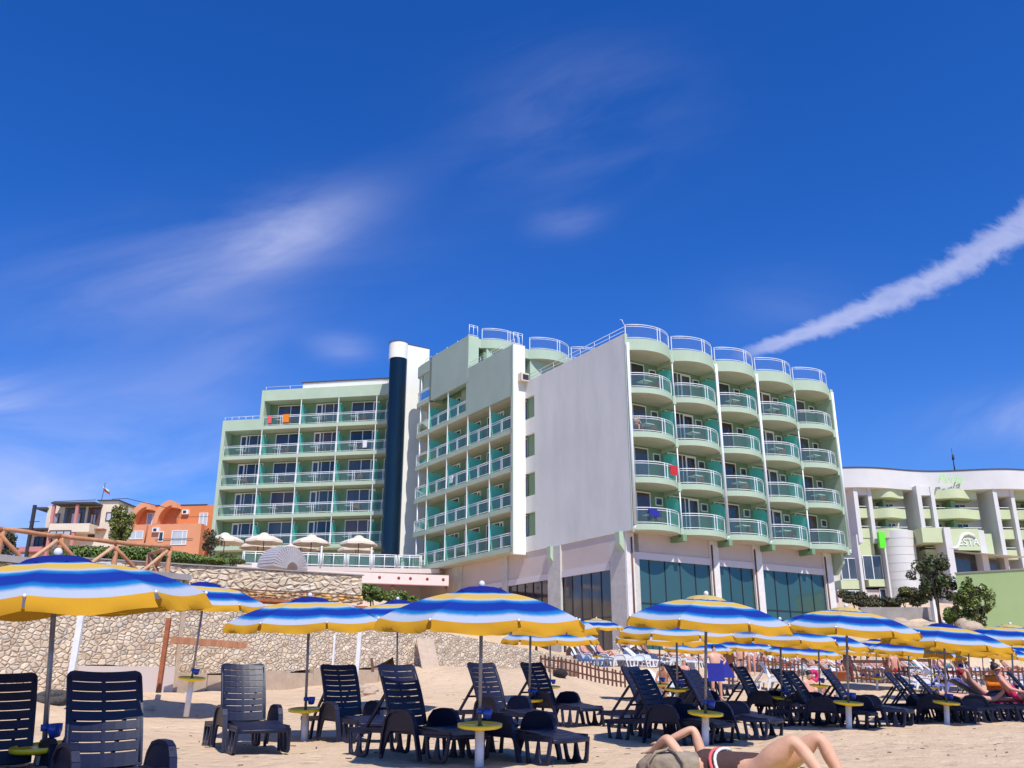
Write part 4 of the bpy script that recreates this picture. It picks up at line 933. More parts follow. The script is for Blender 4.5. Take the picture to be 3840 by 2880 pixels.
pwall = tag(obj('planter_wall', wall_strip(FPW, (0, (pw1 - pw0).length), lambda x: -.5, lambda x: 1.6 - x * .1).mesh('planter_wall', 'stone2'), None, (pw0.x, pw0.y, P(1400, 2283, 37).z - 1.6), FPW.a), 'low stone planter wall under the shrubs right of the upper stone wall', 'stone wall')
# palms on the cafe deck
def palm(loc, h, label, n=14, L=1.0):
    t = thing('potted_palm', label, 'palm', loc); m = MB(); m.tube([(0, 0, 0), (0, 0, h)], [.09, .07], 8); obj('trunk', m.mesh('trunk', 'bark'), t)
    m = MB()
    for i in range(n):
        a = 6.28 * i / n + random.uniform(-.2, .2); e = random.uniform(.3, 1.0); pv = None
        for j in range(7):
            f = j / 6; r = L * f; z = h + L * (e * f - .75 * f * f); p = Vector((r * math.cos(a), r * math.sin(a), z)); w = .11 * (1 - f * .8); s = Vector((-math.sin(a), math.cos(a), .0)) * w
            if pv: m.add([pv[0], pv[1], p + s + Vector((0, 0, .03)), p - s + Vector((0, 0, .03))], [(0, 1, 2, 3)])
            pv = (p - s, p + s)
    obj('fronds', m.mesh('fronds', 'leaf'), t)
for u, h, lb in ((1245, .9, 'potted palm between the cream parasols on the cafe deck'), (1450, .8, 'potted palm left of the glass stair tower on the deck'), (1500, .9, 'spiky palm beside the glass stair tower base'), (1528, .6, 'small palm right of the stair tower base on the deck')):
    palm(FD.w(FD.xu(u, 1.2, ZD + 1), 1.2, ZD), h, lb)
# cream parasols on the cafe deck
def cream_proto(loc, label):
    t = thing('cafe_parasol', label, 'parasol', loc, 0, 'cream parasols on the cafe deck')
    m = MB(); m.tube([(0, 0, 0), (0, 0, 2.5)], .035, 8); obj('pole', m.mesh('pole', 'brown'), t)
    m = MB(); n = 8
    rings = [(.25, 2.62), (.9, 2.42), (1.55, 2.12), (1.57, 1.95)]
    for r, z in rings:
        for i in range(n * 2): a = 6.283 * i / (n * 2); q = r * (1 if i % 2 == 0 else .94); m.v.append((q * math.cos(a), q * math.sin(a), z - (.03 if i % 2 and r > 1.5 else 0)))
    for j in range(3):
        for i in range(n * 2): m.f.append([j * n * 2 + i, j * n * 2 + (i + 1) % (n * 2), (j + 1) * n * 2 + (i + 1) % (n * 2), (j + 1) * n * 2 + i]); m.m.append(0); m.sm.append(False)
    c = obj('canopy', m.mesh('canopy', 'cloth'), t)
    m = MB(); m.lathe([(.0, 2.80), (.2, 2.76), (.40, 2.64), (.41, 2.56)], 16); obj('vent_cap', m.mesh('vent_cap', 'cloth'), c); return t
cp0 = None
for u, y, lb in ((843, 2.2, 'leftmost cream cafe parasol half hidden by shrubs'), (990, 1.6, 'cream cafe parasol left of the ring sculpture, front row'), (968, 5.0, 'cream cafe parasol behind, left of the ring sculpture'), (1168, 1.8, 'cream cafe parasol right of the ring sculpture, front row'), (1128, 5.2, 'cream cafe parasol behind, right of the ring sculpture'), (1345, 1.6, 'widest cream cafe parasol near the stair tower, front row'), (1335, 5.5, 'cream cafe parasol behind the one nearest the stair tower')):
    p = FD.w(FD.xu(u, y, ZD + 2.2), y, ZD)
    if cp0 is None: cp0 = cream_proto(p, lb)
    else: dup(cp0, p, random.uniform(0, .7), lb)
# ------------------------------------------------------------------ houses at the left
def house(name, label, fr, z0):
    t = thing(name, label, 'house', fr.w(0, 0, z0))
    def part(nm, boxes, mt, par=None, lbl=None):
        m = MB()
        for b in boxes: m.box(*b[:4], b[4] - z0, b[5] - z0)
        o = obj(nm, m.mesh(nm, mt), par or t)
        if lbl: o['label'] = lbl
        return o
    t.rotation_euler = (0, 0, fr.a)
    def win(x0, x1, za, zb, y=-.06, fm='white', pn='panelt', div=(.5,)):
        f = part('window', [(x0, x1, y, y + .05, za, za + .08), (x0, x1, y, y + .05, zb - .08, zb), (x0, x0 + .08, y, y + .05, za + .08, zb - .08), (x1 - .08, x1, y, y + .05, za + .08, zb - .08)] + [(x0 + (x1 - x0) * d - .04, x0 + (x1 - x0) * d + .04, y, y + .05, za + .08, zb - .08) for d in div], fm)
        part('pane', [(x0 + .05, x1 - .05, y + .025, y + .035, za + .05, zb - .05)], pn, f); return f
    return t, part, win
o_ = P(515, 2000, 80); s_ = P(95, 2000, 80); FH = Fr((s_.x, s_.y), R_(-3))
def hz(v, Y=80): return P(300, v, Y).z
def hx(u): return FH.xu(u, 0, 14)
cream, cpart, cwin = house('cream_house', 'cream house with rose trim, terraces and a roof box left of the orange house', FH, 8.0)
XR = hx(455)
cpart('wall', [(hx(168), XR, 0, 1.8, 8, hz(1898))], 'cream'); cpart('lower_wall', [(hx(105), hx(168), .5, 7, 8, hz(1990))], 'cream')
cpart('roof', [(hx(130), hx(172), -.4, 7, hz(1912), hz(1905))], 'roofdark'); cpart('canopy', [(hx(215), hx(375), -1.6, .0, hz(1902), hz(1896))], 'roofdark')
cpart('lower_roof', [(hx(88), hx(212), -.9, 2, hz(1992), hz(1986))], 'roofdark')
cpart('roof_box', [(hx(336), hx(412), 1, 4, hz(1895), hz(1874))], 'cream'); cpart('roof_box_roof', [(hx(332), hx(416), .8, 4.2, hz(1874) + .01, hz(1870))], 'roofdark')
cpart('terrace', [(hx(220), hx(368), -1.5, -.002, hz(2006), hz(1975))], 'cream'); cpart('terrace_floor', [(hx(75), hx(200), -1.3, .49, hz(2076), hz(2058))], 'rose')
for u in (150, 222, 310): cpart('column', [(hx(u) - .12, hx(u) + .12, -1.45, -1.2, 8, hz(1905))], 'rose' if u > 160 else 'dark')
cpart('recess', [(hx(235), hx(312), -.05, -.002, hz(1974), hz(1905))], 'pane'); cpart('recess', [(hx(323), hx(372), -.05, -.002, hz(1974), hz(1905))], 'panewarm')
for a, b, va, vb in ((190, 218, 1975, 1928), (262, 300, 1970, 1925), (335, 358, 1970, 1930)): cwin(hx(a), hx(b), hz(va), hz(vb), -.12, 'chairbrown')
cwin(hx(392), hx(434), hz(1957), hz(1924), -.06, 'brown'); cwin(hx(225), hx(305), hz(2012 + 18), hz(2000), -1.56, 'brown', 'panelt', (.33, .66)); cwin(hx(125), hx(160), hz(2058), hz(2010), .43, 'dark', 'pane', (.5,))
cwin(hx(170), hx(205), hz(2058), hz(2005), -.07, 'brown', 'pane', (.5,))
cpart('door', [(hx(335), hx(360), -.05, -.002, hz(2030), hz(1996))], 'brown'); cpart('side_roof', [(hx(335), hx(402), -.6, 0, hz(1992), hz(1988))], 'rust')
m = MB(); m.lathe([(0, .0), (.2, .03), (.38, .11)], 16); d = obj('satellite_dish', m.mesh('satellite_dish', 'white'), cream, (hx(208), -.45, hz(1955) - 8)); d.rotation_euler = (R_(100), 0, 0)
m = MB()
for (a, b) in (((hx(185), 0, hz(1882) - 8), (hx(345), 0, hz(1877) - 8)), ((hx(185), 0, hz(1882) - 8), (hx(235), 1.5, hz(1892) - 8)), ((hx(405), 0, hz(1875) - 8), (hx(462), 0, hz(1873) - 8)), ((hx(462), 0, hz(1873) - 8), (hx(560), 3, hz(1886) - 8)), ((hx(112), -.3, hz(1960) - 8), (hx(152), -.3, hz(1958) - 8))): m.tube([a, b], .03, 5)
obj('roof_rail', m.mesh('roof_rail', 'dark'), cream)
m = MB(); m.tube([(hx(444), -.1, hz(2010) - 8), (hx(448), -.1, hz(1912) - 8)], .07, 6); obj('downpipe', m.mesh('downpipe', 'rust'), cream)
# flag on its pole
fl = thing('flag', 'small white green and red flag flying above the cream house', 'flag', P(380, 1872, 82)); z_ = fl.location.z
m = MB(); m.tube([(0, 0, -.6), (.15, 0, 1.55)], .03, 6); obj('pole', m.mesh('pole', 'dark'), fl)
m = MB(); M['flaggreen'] = mat('flag_green', (.01, .12, .06)); a = P(387, 1824, 82) - fl.location
for i in range(8):
    for j, (f0, f1) in enumerate(((0, .33), (.33, .66), (.66, 1))):
        m.cur = j
        def fp(s, f): return (a.x + s * .62 + .12 * f, a.y + .05 * math.sin(s * 9), a.z - s * .38 - f * .45)
        m.add([fp(i / 8, f0), fp((i + 1) / 8, f0), fp((i + 1) / 8, f1), fp(i / 8, f1)], [(0, 3, 2, 1)])
obj('cloth', m.mesh('cloth', 'whitec', 'flaggreen', 'red'), fl)
# orange house
s2 = P(462, 2000, 93); FO = Fr((s2.x, s2.y), R_(-6))
def ox(u): return FO.xu(u, 0, 14)
def oz(v): return P(600, v, 94).z
orange, opart, owin = house('orange_house', 'orange house with rounded arches between the cream house and the hotel', FO, 7.5)
opart('wall', [(0, ox(850), 0, 8, 7.5, oz(1906))], 'orange'); opart('roof_edge', [(ox(530), ox(760), -.06, .3, oz(1906) + .01, oz(1903))], 'roofdark')
opart('lower_wall', [(ox(485), ox(765), -1.1, -.002, 7.5, oz(1981))], 'orange2')
def arch(ua, ub, vt):
    m = MB(); pts = []; n = 10; x0, x1 = ox(ua), ox(ub); zb, zt = oz(1980) - 7.5, oz(vt) - 7.5
    for i in range(n + 1): t = R_(90 * i / n); pts.append((x0 + (x1 - x0) * math.sin(t) ** 1 * .9, zb + (zt - zb) * (math.sin(t) ** .75)))
    pts = [(x0 + (x1 - x0) * (1 - math.cos(R_(90 * i / n))), zb + (zt - zb) * math.sin(R_(90 * i / n))) for i in range(n + 1)]
    pts += [(x1 + .5, zt - .2), (x1 + .7, zt - .8), (x1 + .1, zt - .75)] + [(x0 + .55 + (x1 - x0) * (1 - math.cos(R_(90 * i / n))) * .8, zb + (zt - zb) * .78 * math.sin(R_(90 * i / n))) for i in range(n, -1, -1)]
    k = len(pts); m.add([(p[0], -1.1, p[1]) for p in pts] + [(p[0], -.003, p[1]) for p in pts], [tuple(range(k)), tuple(range(k, 2 * k))[::-1]] + [(i, k + i, k + (i + 1) % k, (i + 1) % k) for i in range(k)])
    obj('arch', m.mesh('arch', 'orange2'), orange)
arch(487, 545, 1898); arch(578, 640, 1893)
owin(ox(537), ox(580), oz(1981), oz(1932), -.06, 'white', 'panelt'); owin(ox(496), ox(552), oz(2035), oz(2004), -1.16, 'white', 'panelt'); owin(ox(658), ox(716), oz(2058), oz(2005), -1.16, 'white', 'panelt', (.7,))
owin(ox(735), ox(768), oz(1984), oz(1935), -.06, 'white', 'panelt'); owin(ox(610), ox(628), oz(2045), oz(2008), -1.16, 'white', 'pane', ()); owin(ox(742), ox(757), oz(2042), oz(2005), -.06, 'white', 'panelt', ())
owin(ox(488), ox(504), oz(1980), oz(1957), -.06, 'white', 'panelt', ())
for u, v, y in ((684, 1932, -.3), (600, 2003, -1.4)): 
    f = opart('air_conditioner', [(ox(u - 12), ox(u + 12), y, y + .3, oz(v + 8), oz(v - 8))], 'white'); opart('grille', [(ox(u - 8), ox(u + 4), y - .02, y - .002, oz(v + 5), oz(v - 5))], 'dark', f)
m = MB(); m.tube([(ox(652), -.1, oz(1980) - 7.5), (ox(656), -.1, oz(1918) - 7.5)], .07, 6); obj('downpipe', m.mesh('downpipe', 'orange2'), orange)
m = MB(); m.tube([(ox(562), -1.2, oz(2050) - 7.5), (ox(566), -1.2, oz(1984) - 7.5)], .07, 6); obj('downpipe', m.mesh('downpipe', 'rust'), orange)
m = MB()
for u0, u1, v in ((660, 790, 1957), (600, 740, 2036)): m.tube([(ox(u0), -1.2, oz(v) - 7.5), (ox(u1), -1.2, oz(v) - 7.5)], .025, 5)
obj('terrace_rail', m.mesh('terrace_rail', 'dark'), orange)
# ------------------------------------------------------------------ second hotel at the right
YB = 118.0
b0 = P(3120, 2000, YB); FB2 = Fr((b0.x, b0.y), R_(3))
def bz(v, u=3500): return P(u, v, YB + 1.5).z
def bx(u): return FB2.xu(u, 0, 20, -20, 60)
h2 = thing('second_hotel', 'pale hotel with wavy yellow green balconies behind on the right', 'hotel', FB2.w(0, 0, 9)); h2.rotation_euler = (0, 0, FB2.a)
M['lime'] = mat('lime_render', (.55, .60, .36), (.50, .55, .32), .8, .4); M['pale'] = mat('pale_pink_render', (.66, .635, .60), (.60, .58, .55), .8, .3)
def b2(nm, boxes, mt, par=None, lbl=None):
    m = MB()
    for b in boxes: m.box(*b[:4], b[4] - 9, b[5] - 9)
    o = obj(nm, m.mesh(nm, mt), par or h2)
    if lbl: o['label'] = lbl
    return o
XE = bx(4150); zroof = bz(1775, 3500)
def b2win(x0, x1, za, zb, y, div=(.33, .66), pn='pane'):
    t = .09; f = b2('window', [(x0, x1, y, y + .06, za, za + t), (x0, x1, y, y + .06, zb - t, zb), (x0, x0 + t, y, y + .06, za + t, zb - t), (x1 - t, x1, y, y + .06, za + t, zb - t)] + [(x0 + (x1 - x0) * d - t / 2, x0 + (x1 - x0) * d + t / 2, y, y + .06, za + t, zb - t) for d in div], 'white')
    b2('pane', [(x0 + .05, x1 - .05, y + .03, y + .04, za + .05, zb - .05)], pn, f)
b2('room_wall', [(0, XE, 2.2, 10, 9, zroof - .6)], 'pale')
m = MB(); n = 80; vs = []
wav = lambda x: -1.1 - .9 * math.sin(x * .32 + .2)
for i in range(n + 1):
    x = -1 + (XE + 1) * i / n; y = wav(x); vs += [(x, y, zroof - 2.6 - 9), (x, y, zroof - 9), (x, 3, zroof - 9), (x, 3, zroof - 2.6 - 9)]
m.add(vs, [(i * 4 + j, (i + 1) * 4 + j, (i + 1) * 4 + (j + 1) % 4, i * 4 + (j + 1) % 4) for i in range(n) for j in range(4)]); obj('roof_band', m.mesh('roof_band', 'pale'), h2)
m = MB(); vs = []
for i in range(n + 1):
    x = -1 + (XE + 1) * i / n; y = wav(x) - .08; vs += [(x, y, zroof - 8.99), (x, y, zroof + .16 - 9), (x, 3, zroof + .16 - 9), (x, 3, zroof - 8.99)]
m.add(vs, [(i * 4 + j, (i + 1) * 4 + j, (i + 1) * 4 + (j + 1) % 4, i * 4 + (j + 1) % 4) for i in range(n) for j in range(4)]); obj('roof_edge', m.mesh('roof_edge', 'roofdark'), h2)
b2('roof_box', [(bx(3252), bx(3378), 3.2, 7, zroof, zroof + .9)], 'white')
fl_ = [bz(v) for v in (1842, 1916, 1990, 2066)]         # balcony floors seen edge on (top of parapet)
fins = [(3172, 3212, 3255), (3405, 3450, 3492), (3690, 3735, 3792)]
seg = [(3262, 3402, True), (3500, 3680, True), (3797, 3990, True)]
for r_, zt_ in enumerate(fl_):
    for si, (a, b, wv) in enumerate(seg):
        if r_ == 3 and si < 2: continue
        x0, x1 = bx(a), bx(b); m = MB(); n2 = 16; vs = []
        for i in range(n2 + 1):
            x = x0 + (x1 - x0) * i / n2; y = -.2 - 1.0 * math.sin(math.pi * i / n2) ** 2; vs += [(x, y, zt_ - 1.25 - 9), (x, y, zt_ - 9), (x, y + .18, zt_ - 9), (x, 2.19, zt_ - 1.05 - 9), (x, 2.19, zt_ - 1.25 - 9)]
        m.add(vs, [(i * 5 + j, (i + 1) * 5 + j, (i + 1) * 5 + (j + 1) % 5, i * 5 + (j + 1) % 5) for i in range(n2) for j in range(5)] + [(0, 1, 2, 3, 4), tuple(n2 * 5 + j for j in (4, 3, 2, 1, 0))])
        obj('balcony', m.mesh('balcony', 'lime'), h2)
        w = (x1 - x0); b2win(x0 + .3, x0 + w * .38, zt_ - .9, zt_ + 1.2, 2.1, (.5,)); b2win(x0 + w * .56, x1 - .4, zt_ - .9, zt_ + 1.2, 2.1, (.33, .66))
        b2('divider', [(x0 + w * .44, x0 + w * .52, -.1, 2.18, zt_ - 1.0, zt_ + 1.25)], 'green_deep')
        m = MB(); m.tube([(x0, -.15, zt_ + .28 - 9), (x1, -.15, zt_ + .28 - 9)], .04, 5); obj('rail', m.mesh('rail', 'white'), h2)
    for fi, (a, b, c) in enumerate(fins):
        if r_ == 0 or (r_ == 3 and fi < 1): continue
        x0, x1 = bx(b), bx(c)
        b2('balcony', [(x0 + .01, x1 - .01, -.7, 2.19, zt_ - 1.25, zt_)], 'lime'); b2win(x0 + .5, x1 - .6, zt_ + .05, zt_ + 1.3, 2.1, (.4,))
        m = MB(); m.tube([(x0, -.6, zt_ + .28 - 9), (x1, -.6, zt_ + .28 - 9)], .04, 5); obj('rail', m.mesh('rail', 'white'), h2)
for fi, (a, b, c) in enumerate(fins):
    zb_ = bz([2010, 1990, 2110][fi]) - 1.3 if fi < 2 else 9; xa, xb, xc = bx(a), bx(b), bx(c)
    b2('fin', [(xb - .55, xb, -1.6, 2.15, zb_, bz(1835))], 'pale'); b2('fin', [(xc, xc + .5, -1.2, 2.15, zb_, bz(1835))], 'pale')
    b2('fascia', [(xb, xc, -1.1, 2.15, bz(1868), bz(1836))], 'pale')
b2('top_windows', [(bx(3470), bx(3660), 1.0, 2.1, bz(1838), bz(1805))], 'panelt')
for u in (3482, 3506, 3532, 3590, 3612, 3634): b2('mullion', [(bx(u), bx(u) + .3, .85, .99, bz(1838), bz(1803))], 'white')
# entrance block
b2('lime_box', [(bx(3412), bx(3490), -3.0, 2, bz(2050), bz(1996))], 'lime'); b2('pier', [(bx(3488), bx(3512), -3.4, 2, 9, bz(1996))], 'pale')
sg = b2('sign_band', [(bx(3512), bx(3616), -3.2, 2, bz(2078), bz(2000))], 'lime'); b2('pier', [(bx(3618), bx(3640), -3.0, 2, 9, bz(2005))], 'pale'); b2('lime_box', [(bx(3640), bx(3690), -1.5, 2, bz(2100), bz(2010))], 'lime')
b2('shop_front', [(bx(3514), bx(3616), -1.5, 2, 9, bz(2082))], 'pane'); b2('shop_front', [(bx(3642), bx(3700), -1.0, 2, 9, bz(2104))], 'pane')
m = MB(); m.add([(bx(3510), -3.2, bz(2080) - 9), (bx(3740), -6, bz(2112) - 9), (bx(3740), 0, bz(2098) - 9), (bx(3510), 0, bz(2072) - 9)], [(0, 1, 2, 3), (3, 2, 1, 0)]); obj('canopy', m.mesh('canopy', 'pale'), h2)
b2('lime_wall', [(bx(3205), bx(3262), -.6, 2, bz(2098), bz(2008))], 'lime'); b2('fin', [(bx(3190), bx(3200), -1.4, 2.15, 9, bz(2016))], 'pale'); b2('fin', [(bx(3286), bx(3292), -1.6, 2.15, 9, bz(2006))], 'pale')
b2win(bx(3128), bx(3186), bz(2180), bz(2100), -.7, (.5,)); b2win(bx(3212), bx(3282), bz(2180), bz(2090), -.7, (.5,))
b2('lime_panel', [(bx(3120), bx(3195), -.9, 2, bz(2215), bz(2182)), (bx(3222), bx(3290), -.9, 2, bz(2205), bz(2178))], 'lime'); b2win(bx(3128), bx(3200), bz(2250), bz(2220), -.8, (.6,)); b2win(bx(3262), bx(3330), bz(2268), bz(2212), -.5, (.33, .66))
b2('lower_wall', [(bx(3110), bx(3500), -.4, 2.1, 9, bz(2216))], 'pink')
sgn = b2('green_sign', [(bx(3264), bx(3286), -2.2, -1.7, bz(2068), bz(2010))], 'lime', None, 'bright green hanging sign'); sgn.data.materials[0] = mat('sign_green', (.12, .75, .02), None, .5)
m = MB(); cx = bx(3362); rr = (bx(3420) - bx(3296)) / 2
for k in range(10):
    z = 9 + (bz(1998) - 9) * k / 10; z1 = 9 + (bz(1998) - 9) * (k + 1) / 10 - .1
    m.prism([(cx + rr * math.cos(R_(a)), .5 + rr * math.sin(R_(a))) for a in range(0, 360, 8)], z - 9, z1 + .04 - 9)
m.lathe([(rr * .982, 0), (rr * .982, bz(1998) - 9.02)], 40, (cx, .5, 0)); m.prism([(cx + rr * .98 * math.cos(R_(a)), .5 + rr * .98 * math.sin(R_(a))) for a in range(0, 360, 10)], bz(1998) - 9.3, bz(1998) - 9.05); obj('stair_drum', m.mesh('stair_drum', 'pale'), h2)
# lettering
def text(parent, name, body, x, y, z, size, mt, shear=0):
    c = bpy.data.curves.new(name, 'FONT'); c.body = body; c.size = size; c.extrude = .04; c.shear = shear; c.align_x = 'CENTER'
    ob = bpy.data.objects.new(name, c); COL.objects.link(ob); dg = bpy.context.evaluated_depsgraph_get(); me = bpy.data.meshes.new_from_object(ob.evaluated_get(dg)); bpy.data.objects.remove(ob)
    me.materials.clear(); me.materials.append(M[mt] if isinstance(mt, str) else mt); o = bpy.data.objects.new(name, me); COL.objects.link(o); o.parent = parent; o.location = (x, y, z); o.rotation_euler = (R_(90), 0, 0); return o
text(h2, 'lettering', 'ESTA', bx(3574), -3.26, bz(2060) - 9, 1.25, 'white')
m = MB(); pts = [(3500, 2072), (3528, 2070), (3536, 2055), (3546, 2035), (3558, 2022), (3576, 2018), (3592, 2024), (3602, 2034)]
m.tube([(bx(u), -3.3, bz(v, u) - 9) for u, v in pts], [.12, .22, .22, .22, .22, .2, .18, .06], 6); obj('swoosh', m.mesh('swoosh', 'white'), h2)
text(h2, 'lettering', 'Perla', bx(3570), min(wav(bx(3570) + q) for q in (-3, -2, -1, 0, 1, 2, 3)) - .12, zroof - 1.75 - 9, 1.7, mat('pale_sign_green', (.40, .70, .28), None, .6), .4)
m = MB(); m.tube([(0, 0, 0), (0, 0, 3.6)], [.10, .03], 6); m.tube([(-.5, 0, .1), (.5, 0, .1)], .12, 6); m.tube([(0, 0, 1.9), (.1, 0, 2.6)], .16, 6)
o = obj('roof_mast', m.mesh('roof_mast', 'dark'), h2, (bx(3632), 1.0, zroof + .1 - 9))
# ------------------------------------------------------------------ green wall, concrete wall, boulders and trees at the right
g0 = P(3590, 2200, 66); g1 = P(3840, 2200, 63.6); g1 = g0 + (g1 - g0) * 3; FGW = along(g0, g1); Lg = (g1 - g0).length
zg1 = P(3590, 2152, 66).z
gw = thing('green_building', 'plain lime green windowless building at the right edge', 'building', (g0.x, g0.y, 1)); gw.rotation_euler = (0, 0, FGW.a)
M['limew'] = mat('plain_green_render', (.44, .56, .25), (.40, .52, .22), .85, .3)
m = MB(); m.box(0, Lg, 0, 9, 0, zg1 - 1); obj('wall', m.mesh('wall', 'limew'), gw)
m = MB(); m.box(-.05, Lg, -.05, 9, zg1 - .999, zg1 - .9); obj('roof_edge', m.mesh('roof_edge', 'concrete'), gw)
m = MB(); m.tube([(.0, 0, 0), (.5, -.3, .05)], .08, 6); obj('lamp', m.mesh('lamp', 'white'), gw, (1.2, 0, P(3620, 2200, 64).z - 1))
c0 = P(3230, 2310, 80); c1 = P(3505, 2310, 80); FCW = along(c0, c1)
m = MB(); m.box(0, (c1 - c0).length, 0, .5, -3, P(3400, 2277, 80).z - c0.z); o = obj('concrete_wall', m.mesh('concrete_wall', 'concrete'), None, c0); o.rotation_euler = (0, 0, FCW.a); tag(o, 'grey concrete wall below the second hotel between umbrella and trees', 'wall')
m = MB(); m.box(0, .35, -.3, .3, -1.6, 1.9); tag(obj('white_pillar', m.mesh('white_pillar', 'white'), None, P(3500, 2310, 79)), 'white pillar at the right end of the concrete wall', 'pillar')
g0 = P(3480, 2385, 62); g1 = P(3900, 2385, 55)
m = MB(); m.bar((0, 0, 0), g1 - g0, .6, 1.0); tag(obj('low_lime_wall', m.mesh('low_lime_wall', 'lime'), None, g0), 'low pale lime wall at the foot of the green building', 'wall')
for j, (u, v, Y, s) in enumerate(((3405, 2352, 56, (1.1, .8, .42)), (3375, 2340, 57, (.7, .6, .45)), (3480, 2350, 57, (1.1, .8, .35)), (3640, 2358, 55, (.85, .7, .55)), (3615, 2350, 56, (.6, .6, .6)))):
    m = MB(); m.ell((0, 0, 0), tuple(q * .85 for q in s), 14, 10, .05); m.sm = [k % 3 > 0 for k in range(len(m.f))]; tag(obj('boulder', m.mesh('boulder', 'plank'), None, P(u, v, Y)), ['wide pale boulder behind the umbrellas below the concrete wall', 'smaller tan boulder left of the wide one', 'flat pale boulder in the middle of the boulders', 'rounded pinkish boulder below the trees at the right', 'grey boulder leaning behind the rounded pinkish one'][j], 'boulder')
shrub('tree', 'dark leafy tree with thin trunks in front of the second hotel', 'tree', P(3528, 2345, 68), (2.1, 1.7, 2.2), 34, 110, .13, ('leafd', 'leafb', 'leaf'), None, 6, 1.1, .08, .22)
shrub('tree', 'yellow green tree in front of the green building', 'tree', P(3668, 2375, 56), (1.45, 1.2, 1.75), 40, 110, .10, ('leafy', 'leafy', 'leaf', 'leafb'), None, 5, .1, .05, .21)
shrub('shrub', 'yellowish shrub between the two trees at the right', 'shrub', P(3585, 2345, 62), (.9, .8, .75), 12, 200, .09, ('leafy', 'leaf'))
shrub('shrub', 'small dark plant on the low lime wall at the right edge', 'shrub', P(3758, 2375, 55), (.2, .2, .35), 4, 60, .06, ('leafb', 'leaf'))
for j, (u, v, r) in enumerate(((3205, 2285, (1.7, 1, .95)), (3262, 2288, (1.9, 1, .9)), (3340, 2285, (1.4, 1, .7)), (3395, 2278, (1.3, 1, 1.1)), (3440, 2280, (1.6, 1, .9)))):
    shrub('shrub', ['brown dry bush nearest the glass fronted hotel', 'dry brown bush below the white door', 'low brownish bush in front of the stair drum', 'yellow leaved bush right of the stair drum', 'dark red brown bush right of the yellow leaved one'][j], 'shrub', P(u, v, 84), r, 10, 160, .14, ('leafb', 'leafd') if j != 3 else ('leafy', 'leafb'))
